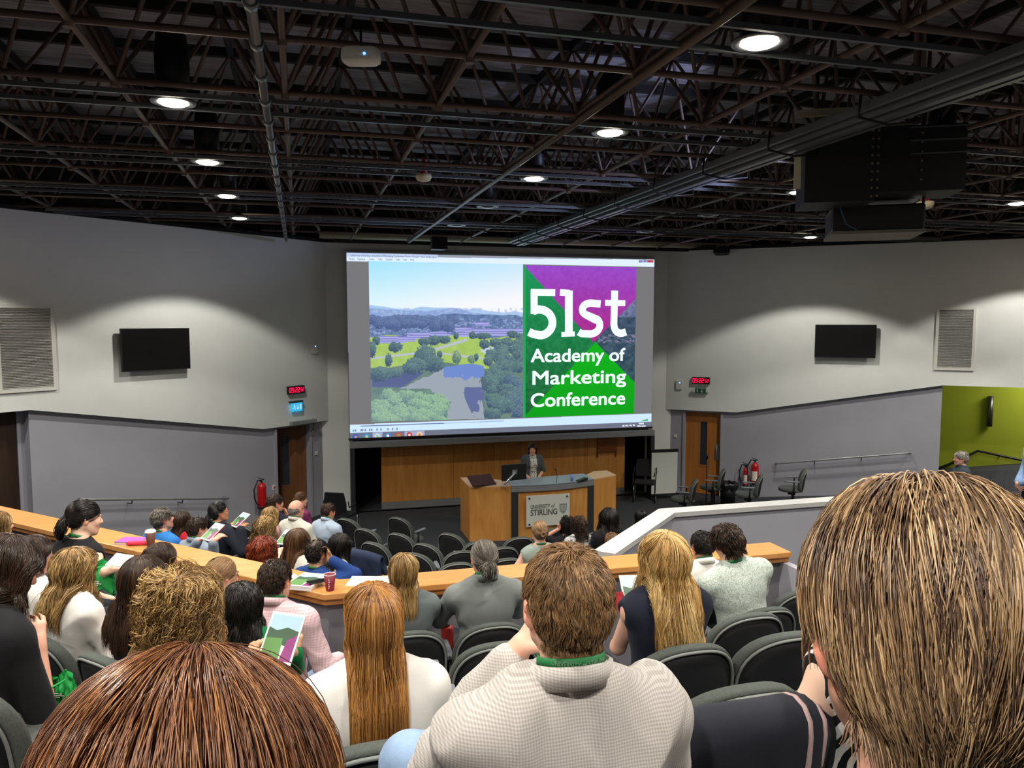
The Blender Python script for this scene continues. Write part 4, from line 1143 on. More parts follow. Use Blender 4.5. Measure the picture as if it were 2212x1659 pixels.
# ------------------------------------------------------------------ auditorium chairs
M_fabric_ch = mat('chair_fabric', '#4c514c', .95, noise=.18, nscale=120, bump=.4, bscale=500)
M_back_ch = mat('chair_back_shell', '#17171a', .7, noise=.2, nscale=160)
M_piping = mat('chair_piping', '#7d817d', .6)
M_arm_ch = mat('chair_arm_pad', '#70757b', .4)
M_leg_ch = mat('chair_leg', '#1a1b1d', .4, .4)
def back_outline(n=44):
    pts = []
    for i in range(n):
        t = 2 * math.pi * i / n; c, s = math.cos(t), math.sin(t)
        ex = 2.35 if s > 0 else 3.2
        r = (abs(c) ** ex + abs(s) ** ex) ** (-1 / ex)
        hw = .243
        pts.append((hw * r * c * (1 + .05 * (s < 0) * 0), .25 * r * s))
    return pts
def ring_mesh(mb, rings, tilt, zc, close_first=True, close_last=True):
    n = len(rings[0]); vs = []
    for r in rings: vs += r
    fs = [(i * n + k, i * n + (k + 1) % n, (i + 1) * n + (k + 1) % n, (i + 1) * n + k) for i in range(len(rings) - 1) for k in range(n)]
    mb.add(vs, fs, True)
    o = len(mb.v) - len(vs)
    if close_first: mb.f.append(tuple(o + k for k in reversed(range(n)))); mb.mi.append(mb.cur); mb.smooth.append(True)
    if close_last: mb.f.append(tuple(o + (len(rings) - 1) * n + k for k in range(n))); mb.mi.append(mb.cur); mb.smooth.append(True)
def backring(sx, sz, y, dz=0.0):
    out = []
    for x, z in back_outline():
        X = x * sx; Z = z * sz + dz
        yy = y + .075 * (X / .24) ** 2 - .17 * (Z + .25)          # wraps forward at the sides, leans back
        out.append((X, yy - .17, .63 + Z))
    return out
def make_chair():
    root = empty('auditorium_chair')
    mb = MB()
    ring_mesh(mb, [backring(.90, .90, -.008), backring(.94, .94, -.028), backring(.985, .985, -.030), backring(1.0, 1.0, -.012), backring(1.0, 1.0, .012), backring(.97, .97, .034), backring(.88, .88, .046), backring(.6, .6, .052), backring(.25, .25, .05)], 0, 0)
    mb.build('backrest', M_fabric_ch, root)
    mb = MB(); ring_mesh(mb, [backring(.3, .3, -.030), backring(.7, .7, -.030), backring(.91, .905, -.026), backring(.915, .91, -.008)], 0, 0)
    mb.build('back_shell', M_back_ch, root)
    mb = MB(); mb.tube([Vector(p) for p in backring(.932, .93, -.034)], .007, 6, closed=True); mb.build('piping', M_piping, root)
    mb = MB()
    def seatring(s, z): return [(x * 1.0 * s, y_ * .95 * s + .06, z) for x, y_ in back_outline()]
    ring_mesh(mb, [seatring(.86, .385), seatring(.97, .395), seatring(1.0, .42), seatring(.98, .45), seatring(.88, .468), seatring(.5, .472)], 0, 0)
    mb.build('seat', M_fabric_ch, root)
    for s_ in (-1, 1):
        mb = MB()
        mb.prism([(s_ * .25, -.12), (s_ * .25 + .028 * s_, -.13), (s_ * .25 + .045 * s_, -.05), (s_ * .25 + .05 * s_, .12), (s_ * .25 + .03 * s_, .17), (s_ * .25 - .01 * s_, .16), (s_ * .25 - .008 * s_, 0)], .615, .645)
        a = mb.build('armrest', M_arm_ch, root, bevel=.01)
        mb = MB(); mb.tube([(s_ * .265, -.02, .62), (s_ * .262, -.02, .42), (s_ * .2, -.02, .36)], .016, 8); mb.build('arm_post', M_leg_ch, a)
    mb = MB(); mb.tube([(0, -.15, .55), (0, -.10, .40), (0, .0, .37)], .03, 8); mb.box(-.2, -.05, .34, .2, .1, .38); mb.build('seat_frame', M_leg_ch, root)
    for s_ in (-1, 1):
        mb = MB(); mb.box(s_ * .17 - .02, -.03, 0.02, s_ * .17 + .02, .03, .35); mb.box(s_ * .17 - .03, -.16, 0, s_ * .17 + .03, .16, .02); mb.build('leg', M_leg_ch, root)
    return root
chair_proto = make_chair(); chair_used = False
def place_chair(x, y, z, face, label, group):
    """face = direction the chair looks, angle from +y, counter-clockwise"""
    global chair_used
    c = chair_proto if not chair_used else copy_tree(chair_proto)
    chair_used = True
    c.location = (x, y, z); c.rotation_euler = (0, 0, face)
    return tag(c, label, 'chair', group)
def t_up(x, y): return max(LY - y, (LK - x - y) / 1.4142, (LK - (9.4 - x) - y) / 1.4142)
def face_up(x, y):
    a, b, c = LY - y, (LK - x - y) / 1.4142, (LK - (9.4 - x) - y) / 1.4142
    m = max(a, b, c); return 0.0 if m == a else (-math.pi / 4 if m == b else math.pi / 4)
def face_low(x, y):
    a, b, c = y - 5.65, (x + y - 5.9) / 1.4142, ((9.4 - x) + y - 5.9) / 1.4142
    m = min(a, b, c); return 0.0 if m == a else (-math.pi / 4 if m == b else math.pi / 4)
def solve_row(px, target, fn, dlo=.2, dhi=16, inc=None):
    """distance along the pixel column where fn(x, y) == target"""
    f0 = None; lo = dlo
    a = (px - 1106) / F_PX
    prev = None
    D = dlo
    while D < dhi:
        x, y = to_room(a * D, D); v = fn(x, y) - target
        if prev is not None and (v <= 0) != (prev <= 0): return D, x, y
        prev = v; D += .01
    return None
def row_up(px, r): return solve_row(px, TT[r - 1], t_up)
def row_low(px, t): return solve_row(px, t, t_low, 5.0)

# the bare upper seats: (pixel column, row, label)
UP_G = 'chairs of the upper seating block'; LOW_G = 'chairs of the lower seating block'
for px, r, lab in (
        (1052, 2, 'empty black and grey chair in the middle, right behind the man with the tied hair'),
        (1118, 3, 'empty chair half hidden left of the head of the man with the green lanyard'),
        (962, 3, 'empty chair just right of the shoulder of the woman in the white top'),
        (893, 2, 'empty chair behind the woman in the grey top'),
        (1590, 2, 'empty chair right of the blonde woman, second row behind the ledge'),
        (1700, 2, 'empty chair right behind the man in the leafy shirt, near the parapet'),
        (1655, 3, 'empty chair, larger one directly right of the blonde woman'),
        (1545, 4, 'empty chair in front of the hung dark jacket, left one of two'),
        (1668, 4, 'empty chair beside the cheek of the man at the right edge'),
        (1712, 1, 'empty chair at the right end of the ledge'),
        (1730, 6, 'chair with its back rim at the bottom edge, left of the big blond head'),
        (2195, 4, 'chair behind the neck of the blond man at the right edge'),
        (240, 3, 'empty chair below the blonde woman in the white shirt'),
        (690, 4, 'chair between the brown-haired head and the woman in the white top'),
        (640, 3, 'chair with light armrests behind the man in the pink shirt'),
        ):
    q = row_up(px, r)
    if q is None: print('NOROW', px, r); continue
    D, x, y = q
    place_chair(x, y, TZ[r - 1], face_up(x, y), lab, UP_G)
# the bare lower seats: (pixel column, pixel row of the back's top, label)
def low_by_top(px, pt, h=.87):
    """find where a chair on the sloping floor shows its top edge at px, pt"""
    D = 6.0; prev = None
    while D < 16:
        p_ = at_d(px, pt, D); v = p_.z - (z_low(p_.x, p_.y) + h)
        if prev is not None and v <= 0 < prev: return p_
        prev = v; D += .02
    return at_d(px, pt, 12)
for px, pt, lab in (
        (880, 1116, 'lone chair with a blue-lit armrest standing left in front of the lectern'),
        (885, 1150, 'chair behind the lone chair, first full row of empty seats'),
        (994, 1150, 'empty chair in front of the left corner of the lectern'),
        (1119, 1157, 'empty chair in front of the middle of the lectern'),
        (832, 1169, 'empty chair left in the second row of empty seats'),
        (943, 1172, 'empty chair in the middle of the second row of empty seats'),
        (1032, 1166, 'empty chair below the left edge of the lectern front'),
        (1200, 1137, 'empty chair in front of the crest sign, beside the woman with the raised hand'),
        (925, 1192, 'empty chair with the orange umbrella handle beside it'),
        (994, 1186, 'empty chair left of the head of the man with tied hair, third row'),
        (1083, 1178, 'empty chair right of the head of the man with tied hair'),
        (985, 1211, 'empty chair just over the ledge, left of the man with tied hair'),
        (1092, 1202, 'empty chair just over the ledge, right of the man with tied hair'),
        (790, 1190, 'chair holding a dark blue jacket, right of the dark-haired woman'),
        (745, 1160, 'empty chair left behind the man in the light blue shirt'),
        (700, 1135, 'empty chair beside the man in the light blue shirt'),
        (812, 1140, 'empty chair left edge of the empty rows'),
        (515, 1142, 'empty chair right of the man reading in the grey shirt'),
        (552, 1132, 'empty chair in front of the curly blonde woman'),
        (480, 1175, 'empty green-grey chair just over the ledge behind the man in the grey shirt'),
        (545, 1180, 'empty chair just over the ledge left of the red-haired woman'),
        (770, 1118, 'empty chair in front of the man in the light blue shirt'),
        (1290, 1145, 'chair in front of the woman with long black hair, right of the lectern'),
        (1390, 1125, 'chair behind the parapet, right of the woman with long black hair')):
    p_ = low_by_top(px, pt)
    place_chair(p_.x, p_.y + .15, z_low(p_.x, p_.y), face_low(p_.x, p_.y), lab, LOW_G)
for px, py, z, rz, lab in ((1540, 1075, .2, .95, 'chair seen from the side below the wooden door, by the microphone stand'),
                           (1478, 1105, .15, 1.0, 'chair seen from the side, left of the microphone stand'),
                           (1618, 1100, .3, .95, 'chair seen from the side below the two fire extinguishers'),
                           (1712, 1085, .45, .95, 'chair seen from the side right of the extinguishers, by the grey wall'),
                           (1690, 1088, .38, .95, 'chair seen from the side, second by the grey right wall')):
    p_ = at_z(px, py, z)
    place_chair(p_.x, p_.y, max(z_low(p_.x, p_.y), .0), rz, lab, LOW_G)
# stage side visitor chairs
def visitor_chair(q, rz, lab):
    e = empty('visitor_chair', q, rz); tag(e, lab, 'chair')
    mb = MB(); mb.prism([(-.23, .0), (.23, .0), (.24, .2), (.2, .42), (-.2, .42), (-.24, .2)], 0, .03, Matrix.Translation((0, -.22, .55)) @ Matrix.Rotation(math.radians(98), 4, 'X')); mb.build('backrest', M_blackplastic, e, bevel=.01)
    mb = MB(); mb.box(-.24, -.22, .43, .24, .24, .49); mb.build('seat', mat('seat_black', '#141416', .9), e, bevel=.02)
    for s_ in (-1, 1):
        mb = MB(); mb.tube([(s_ * .26, -.22, .78), (s_ * .27, -.2, .66), (s_ * .27, .12, .66), (s_ * .26, .22, .45), (s_ * .25, .22, .0)], .013, 8); mb.build('armrest', M_leg_ch, e)
        mb = MB(); mb.tube([(s_ * .25, .2, .42), (s_ * .25, .22, .02), (s_ * .25, -.25, .02), (s_ * .24, -.22, .44)], .012, 8); mb.build('leg', M_silver, e)
    return e
visitor_chair(at_z(1392, 1082, 0), math.pi - .5, 'black visitor chair with chrome legs between the lectern and the whiteboard')
visitor_chair(at_z(738, 1160, 0), -.5, 'black chair with a broad back beside the left stage bay')
q = at_d(8, 1500, 2.55)
place_chair(q.x, q.y, TZ[3] - .02, -.55, 'empty chair with a curved armrest at the left edge of the photo', UP_G)
# ------------------------------------------------------------------ signed-distance body builder
def _v(p): return np.array(p, float)
class Field:
    """smooth union of simple volumes on a grid whose lines may be unevenly spaced"""
    def __init__(s, xs, ys, zs):
        s.g = [np.asarray(a, np.float32) for a in (xs, ys, zs)]
        s.F = np.full((len(xs), len(ys), len(zs)), 1.0, np.float32)
    def sub(s, lo, hi):
        sl = []
        for a, l, h in zip(s.g, lo, hi):
            i0 = max(0, int(np.searchsorted(a, l)) - 1); i1 = min(len(a), int(np.searchsorted(a, h)) + 1)
            if i1 <= i0: return None
            sl.append(slice(i0, i1))
        return tuple(sl)
    def grid(s, sl):
        return s.g[0][sl[0]][:, None, None], s.g[1][sl[1]][None, :, None], s.g[2][sl[2]][None, None, :]
    def apply(s, lo, hi, fn, k, op='u'):
        m = k * 1.2 + .02
        sl = s.sub([l - m for l in lo], [h + m for h in hi])
        if sl is None: return
        d = fn(*s.grid(sl)).astype(np.float32); A = s.F[sl]
        if op == 'u':
            h = np.clip(.5 + .5 * (A - d) / k, 0, 1); s.F[sl] = A * (1 - h) + d * h - k * h * (1 - h)
        else:
            d = -d; h = np.clip(.5 - .5 * (A - d) / k, 0, 1); s.F[sl] = A * (1 - h) + d * h + k * h * (1 - h)
    def cap(s, a, b, ra, rb, k=.02, op='u'):
        a, b = _v(a), _v(b); ab = b - a; L2 = max(1e-9, ab @ ab)
        def fn(x, y, z):
            t = np.clip(((x - a[0]) * ab[0] + (y - a[1]) * ab[1] + (z - a[2]) * ab[2]) / L2, 0, 1)
            return np.sqrt((x - a[0] - t * ab[0]) ** 2 + (y - a[1] - t * ab[1]) ** 2 + (z - a[2] - t * ab[2]) ** 2) - (ra + (rb - ra) * t)
        r = max(ra, rb)
        s.apply(np.minimum(a, b) - r, np.maximum(a, b) + r, fn, k, op)
    def ell(s, c, r, R=None, k=.02, op='u'):
        c, r = _v(c), _v(r); Ri = np.eye(3) if R is None else np.array(R).T
        def fn(x, y, z):
            X, Y, Z = x - c[0], y - c[1], z - c[2]
            p = [Ri[i, 0] * X + Ri[i, 1] * Y + Ri[i, 2] * Z for i in range(3)]
            k0 = np.sqrt((p[0] / r[0]) ** 2 + (p[1] / r[1]) ** 2 + (p[2] / r[2]) ** 2)
            k1 = np.sqrt((p[0] / r[0] ** 2) ** 2 + (p[1] / r[1] ** 2) ** 2 + (p[2] / r[2] ** 2) ** 2)
            return k0 * (k0 - 1) / np.maximum(k1, 1e-6)
        ext = max(r)
        s.apply(c - ext, c + ext, fn, k, op)
    def cut(s, fn):
        """keep only where fn(x,y,z) < 0"""
        x, y, z = s.g[0][:, None, None], s.g[1][None, :, None], s.g[2][None, None, :]
        s.F = np.maximum(s.F, fn(x, y, z).astype(np.float32))
    def mesh(s):
        F = s.F; X, Y, Z = s.g
        F = F.copy(); F[0] = F[-1] = 1; F[:, 0] = 1; F[:, -1] = 1; F[:, :, 0] = 1; F[:, :, -1] = 1
        I = F < 0
        nx, ny, nz = F.shape
        c = np.zeros((nx - 1, ny - 1, nz - 1), np.int8)
        for dx in (0, 1):
            for dy in (0, 1):
                for dz_ in (0, 1): c += I[dx:nx - 1 + dx, dy:ny - 1 + dy, dz_:nz - 1 + dz_]
        act = (c > 0) & (c < 8)
        idx = np.full(act.shape, -1, np.int64); cells = np.argwhere(act); n = len(cells); idx[act] = np.arange(n)
        P = np.zeros((n, 3)); W = np.zeros(n)
        ci, cj, ck = cells.T
        for ax in range(3):
            o1, o2 = [a for a in range(3) if a != ax]
            for u in (0, 1):
                for v in (0, 1):
                    A = [ci.copy(), cj.copy(), ck.copy()]; A[o1] += u; A[o2] += v
                    B = [A[0].copy(), A[1].copy(), A[2].copy()]; B[ax] += 1
                    fa = F[A[0], A[1], A[2]]; fb = F[B[0], B[1], B[2]]
                    m = (fa < 0) != (fb < 0)
                    t = np.where(m, fa / np.where(m, fa - fb, 1), 0)
                    pa = np.stack([X[A[0]], Y[A[1]], Z[A[2]]], 1); pb = np.stack([X[B[0]], Y[B[1]], Z[B[2]]], 1)
                    P += (pa + (pb - pa) * t[:, None]) * m[:, None]; W += m
        P /= W[:, None]
        quads = []
        for ax in range(3):
            o1, o2 = [(1, 2), (2, 0), (0, 1)][ax]
            sl0 = [slice(1, -1)] * 3; sl1 = [slice(1, -1)] * 3
            sl0[ax] = slice(0, F.shape[ax] - 1); sl1[ax] = slice(1, F.shape[ax])
            a = I[tuple(sl0)]; b = I[tuple(sl1)]; e = np.argwhere(a != b)
            if not len(e): continue
            ina = a[tuple(e.T)]
            base = e + 1; base[:, ax] -= 1
            def cell(d1, d2):
                q = base.copy(); q[:, o1] -= d1; q[:, o2] -= d2
                return idx[q[:, 0], q[:, 1], q[:, 2]]
            q = np.stack([cell(1, 1), cell(0, 1), cell(0, 0), cell(1, 0)], 1)
            q[~ina] = q[~ina][:, ::-1]
            quads.append(q)
        Q = np.concatenate(quads) if quads else np.zeros((0, 4), int)
        Q = Q[(Q >= 0).all(1)]
        return P, Q
def mesh_obj(name, P, Q, m, parent, col=None, smooth=True, nrm_relax=0):
    me = bpy.data.meshes.new(name); P = np.asarray(P, np.float32); Q = np.asarray(Q)
    me.vertices.add(len(P)); me.vertices.foreach_set('co', P.ravel())
    k = Q.shape[1]
    me.loops.add(Q.size); me.loops.foreach_set('vertex_index', Q.ravel().astype(np.int32))
    me.polygons.add(len(Q)); me.polygons.foreach_set('loop_start', np.arange(0, Q.size, k, dtype=np.int32))
    me.polygons.foreach_set('use_smooth', np.full(len(Q), smooth))
    me.update(calc_edges=True)
    if col is not None:
        ca = me.color_attributes.new('Col', 'FLOAT_COLOR', 'POINT')
        ca.data.foreach_set('color', np.concatenate([col, np.ones((len(P), 1))], 1).astype(np.float32).ravel())
    me.materials.append(m)
    o = bpy.data.objects.new(name, me); COL.objects.link(o); o.parent = parent
    return o
def relax(P, Q, it=2, f=.5):
    for _ in range(it):
        S = np.zeros_like(P); C = np.zeros(len(P))
        for a, b in ((0, 1), (1, 2), (2, 3), (3, 0)):
            np.add.at(S, Q[:, a], P[Q[:, b]]); np.add.at(S, Q[:, b], P[Q[:, a]]); np.add.at(C, Q[:, a], 1); np.add.at(C, Q[:, b], 1)
        P = P * (1 - f) + S / np.maximum(C, 1)[:, None] * f
    return P
def uneven(lo, hi, coarse, zones):
    """grid lines with finer steps inside zones [(a, b, step)]"""
    out = [lo]
    while out[-1] < hi:
        x = out[-1]; st = coarse
        for a, b, f in zones:
            if a - f <= x < b: st = min(st, f)
            elif x < a < x + st: st = min(st, max(f, a - x))
        out.append(x + st)
    return np.array(out)
def rot(yaw=0, pitch=0, roll=0):
    """yaw: turn left (+), pitch: nod down (+), roll: tilt to own right (+)"""
    return np.array(Matrix.Rotation(yaw, 3, 'Z') @ Matrix.Rotation(-pitch, 3, 'X') @ Matrix.Rotation(roll, 3, 'Y'))

M_skin = attr_mat('skin', rough=.55, spec=.35, bump=.12, bscale=500, sss=.12)
M_hair = attr_mat('hair', rough=.36, spec=.45)
SKIN = {'light': '#e3b199', 'pink': '#e2a890', 'tan': '#c98f6c', 'olive': '#c39773', 'pale': '#ecc5ac'}

class Body:
    """seated or standing figure; local frame looks along +y, z up, origin on the floor under the hips"""
    def __init__(s, pose='sit', scale=1.0, lean=(0, 0), twist=0, head=(0, 0, 0), arms='lap', sex='m', build=1.0, headshift=(0, 0, 0), armsL=None, armsR=None, crossed=False):
        s.k = scale; s.sex = sex; s.b = build
        s.pose = pose
        hz = .50 if pose == 'sit' else .93
        s.hip = _v((0, 0, hz))
        # spine frame
        R = rot(twist, lean[0], lean[1]); s.R = R
        def up(x, y, z): return s.hip + R @ _v((x, y, z - .0))
        s.up = up
        sw = .185 if sex == 'm' else .16
        sw *= build ** .5
        s.waist = up(0, -.02, .20); s.chest = up(0, -.015, .38); s.neckb = up(0, -.03, .545)
        s.hc = up(0, .005, .70) + R @ _v(headshift)
        s.HR = R @ rot(*head)
        s.sh = {-1: up(-sw, -.025, .48), 1: up(sw, -.025, .48)}
        pres = {'lap': ((.25, .05, .22), (.10, .26, .10)), 'rest': ((.27, .02, .20), (.26, .25, .16)), 'book': ((.24, .10, .22), (.09, .32, .28)),
                'ledge': ((.26, .18, .27), (.12, .40, .30)), 'down': ((.23, -.03, .22), (.235, .03, -.02)), 'clasp': ((.245, -.02, .22), (.035, .20, .04)),
                'chin': ((.20, .24, .20), (.05, .15, .50)), 'head': ((.30, .14, .52), (.13, .02, .66)), 'bighip': ((.34, -.02, .24), (.12, .2, .12)),
                'reach': ((.27, .16, .25), (.16, .42, .22)), 'up': ((.34, .12, .38), (.16, .17, .53))}
        s.el, s.wr, s.hd = {}, {}, {}
        for sd, a in ((-1, armsL or arms), (1, armsR or arms)):
            e, w_ = pres[a] if isinstance(a, str) else a
            s.el[sd] = up(e[0] * sd * build ** .5, e[1], e[2]); s.wr[sd] = up(w_[0] * sd, w_[1], w_[2])
        s.armname = {-1: armsL or arms, 1: armsR or arms}
        if pose == 'sit':
            s.hj = {sd: s.hip + _v((.09 * sd, 0, -.01)) for sd in (-1, 1)}
            s.kn = {sd: s.hip + _v((.13 * sd, .42, .02)) for sd in (-1, 1)}
            s.an = {sd: _v((.12 * sd, .40, .09)) for sd in (-1, 1)}
            if crossed:
                s.kn[-1] = s.hip + _v((-.27, .33, .24)); s.an[-1] = _v((-.0, .50, .56))
        else:
            s.hj = {sd: s.hip + _v((.09 * sd, 0, -.03)) for sd in (-1, 1)}
            s.kn = {sd: _v((.10 * sd, .03, .50)) for sd in (-1, 1)}
            s.an = {sd: _v((.10 * sd, .0, .09)) for sd in (-1, 1)}
    def torso(s, f, g=0.0, k=.05, belly=True):
        b = s.b; R = s.R
        f.ell(s.hip + R @ _v((0, -.01, .05)), (.165 * b + g, .125 * b + g, .13 + g), R, k)
        f.ell(s.waist, (.145 * b + g, .108 * b + g, .16 + g), R, k)
        f.ell(s.chest + R @ _v((0, 0, .0)), (.165 * b + g, .112 * b + g, .17 + g), R, k)
        sw = np.linalg.norm(s.sh[1] - s.sh[-1]) / 2
        for sd in (-1, 1):
            f.cap(s.neckb + R @ _v((.03 * sd, 0, .01)), s.sh[sd] + R @ _v((0, 0, -.005)), .052 + g, .058 + g, .04)
            f.ell(s.chest + R @ _v((.075 * sd, -.045, .05)), (.085 * b + g, .06 + g, .12 + g), R, k)
            if s.sex == 'f': f.ell(s.chest + R @ _v((.065 * sd, .078, -.0)), (.058 + g, .046 + g, .058 + g), R, .045)
            else: f.ell(s.chest + R @ _v((.075 * sd, .055, .05)), (.085 + g, .055 + g, .08 + g), R, .04)
    def arm(s, f, sd, g=0.0, upto=1.0, k=.03):
        """upto: 1.0 whole upper arm, 2.0 to the wrist"""
        r0, r1, r2 = (.052, .042, .030) if s.sex == 'm' else (.046, .036, .026)
        a, e, w_ = s.sh[sd], s.el[sd], s.wr[sd]
        u = min(1, upto)
        f.cap(a, a + (e - a) * u, r0 + g, r0 + (r1 - r0) * u + g, k)
        if upto > 1: v = min(1, upto - 1); f.cap(e, e + (w_ - e) * v, r1 + g, r1 + (r2 - r1) * v + g, .02)
    def legs(s, f, g=0.0, k=.035, lo=1.0):
        for sd in (-1, 1):
            f.cap(s.hj[sd], s.kn[sd], .085 + g, .058 + g, k)
            f.cap(s.kn[sd], s.kn[sd] + (s.an[sd] - s.kn[sd]) * lo, .056 + g, .038 + g, .02)
            c = s.kn[sd] + (s.an[sd] - s.kn[sd]) * .3 + _v((0, -.02, 0)); f.ell(c, (.052 + g, .055 + g, .10 + g), None, .03)
    def hand(s, f, sd):
        w_, e = s.wr[sd], s.el[sd]; d = (w_ - e) / np.linalg.norm(w_ - e)
        nm = s.armname[sd]
        pal = s.R @ _v((-sd * .35, 0, -1)) if nm in ('lap', 'rest', 'ledge', 'reach') else s.R @ _v((-sd, 0, -.2))
        if nm in ('lap', 'rest', 'reach', 'ledge'): d = d * .5 + s.R @ _v((0, .7, -.05)); d /= np.linalg.norm(d)
        if nm in ('clasp',): d = s.R @ _v((-sd * .75, .1, -.5)); d /= np.linalg.norm(d); pal = s.R @ _v((0, -1, -.1))
        if nm in ('chin', 'head', 'up'): d = s.R @ _v((-sd * .45, .1, .85)); d /= np.linalg.norm(d); pal = s.R @ _v((-sd * .4, -.8, 0))
        n = pal - d * (pal @ d); n /= np.linalg.norm(n); wd = np.cross(d, n) * sd
        hs = .92 if s.sex == 'f' else 1.0
        f.cap(w_, w_ + d * .03 * hs, .024, .026, .015)
        for o in (-.026, -.009, .009, .026):
            f.cap(w_ + d * .028 * hs + wd * o * .7, w_ + d * .088 * hs + wd * o, .0135, .0115, .010)
        for i, (o, L) in enumerate(zip((-.029, -.010, .010, .028), (.062, .076, .080, .070))):
            p0 = w_ + d * .088 * hs + wd * o * 1.08; cu = .5 + .08 * i * (1 if sd > 0 else -1)
            d1 = d * math.cos(cu) + n * math.sin(cu); d2 = d * math.cos(cu * 2.1) + n * math.sin(cu * 2.1)
            spread_ = wd * o * .25
            p1 = p0 + d1 * L * .5 * hs + spread_; p2 = p1 + d2 * L * .45 * hs
            f.cap(p0, p1, .0098, .0088, .005); f.cap(p1, p2, .0086, .0072, .003)
        t0 = w_ + d * .03 * hs + wd * .022; t1 = t0 + (d * .6 + wd * .75 + n * .25) * .042 * hs; t2 = t1 + (d * .9 + wd * .2 + n * .35) * .034 * hs
        f.cap(t0, t1, .015, .0115, .012); f.cap(t1, t2, .0108, .0085, .004)
    def H(s, p): return s.hc + s.HR @ _v(p)
    def headvol(s, f, face=True):
        HR = s.HR; e = lambda c, r, k=.02, op='u', R=None: f.ell(s.H(c), r, HR if R is None else HR @ R, k, op)
        c = lambda a, b, ra, rb, k=.01, op='u': f.cap(s.H(a), s.H(b), ra, rb, k, op)
        wm = 1.0 if s.sex == 'm' else .96
        e((0, -.018, .035), (.0755 * wm, .094, .082)); e((0, -.045, .01), (.070 * wm, .066, .07), .03)
        e((0, .028, -.030), (.060 * wm, .060, .078), .03)
        for sd in (-1, 1):
            c((.052 * sd * wm, -.005, -.045), (.026 * sd, .058, -.088), .020, .017, .03)      # jaw
            if face: e((.036 * sd, .060, -.022), (.022, .020, .022), .02)                      # cheek
        e((0, .068, -.090), (.022, .018, .018), .02)                                          # chin
        c((0, -.03, -.055), s_tuple(s, s.neckb), .053 * (1 if s.sex == 'm' else .88), .060 * (1 if s.sex == 'm' else .86), .03)
        if face:
            c((-.030, .077, .022), (.030, .077, .022), .011, .011, .012)                       # brow
            c((0, .083, .008), (0, .100, -.022), .0085, .0115, .008); c((-.011, .090, -.026), (.011, .090, -.026), .009, .009, .006)
            for sd in (-1, 1):
                e((.031 * sd, .088, .001), (.016, .012, .010), .008, 's'); e((.031 * sd, .0735, .001), (.0125, .0125, .0125), .002)
                c((.020 * sd, .0855, .0085), (.043 * sd, .078, .0075), .0035, .003, .004)
            c((-.018, .083, -.053), (.018, .083, -.053), .0060, .0060, .006); c((-.015, .083, -.062), (.015, .083, -.062), .0070, .0070, .006)
            c((-.02, .0935, -.0575), (.02, .0935, -.0575), .0022, .0022, .002, 's')
        for sd in (-1, 1):
            Re = np.array(Matrix.Rotation(-.42 * sd, 3, 'Z') @ Matrix.Rotation(-.12, 3, 'X'))
            e((.078 * sd * wm, -.012, -.004), (.009, .0185, .032), .004, 'u', Re)
            e((.0785 * sd * wm, -.018, .010), (.013, .017, .018), .004, 'u', Re)
            e((.088 * sd * wm, -.006, .002), (.008, .010, .017), .003, 's', Re)
def s_tuple(b, w_):
    """world point back to head coordinates"""
    return tuple(b.HR.T @ (w_ - b.hc))
def head_zone(b, fine):
    return [(b.hc[i] - (.125 if i < 2 else .16), b.hc[i] + (.125 if i < 2 else .14), fine) for i in range(3)]
def hand_zone(b, fine, which=(-1, 1)):
    z = [[], [], []]
    for sd in which:
        for i in range(3): z[i].append((b.wr[sd][i] - .12, b.wr[sd][i] + .12, fine))
    return z
def hair_line(p, hi=.052):
    """height above the head centre from which hair grows, for head-local points"""
    y = p[:, 1]; ax = np.abs(p[:, 0])
    z = np.full(len(p), hi)
    z = np.interp(y, [-.12, -.05, -.03, -.012, .0, .012, .035, .060, .085], [-.078, -.070, -.040, .022, .030, .012, .018, .045, hi])
    return z
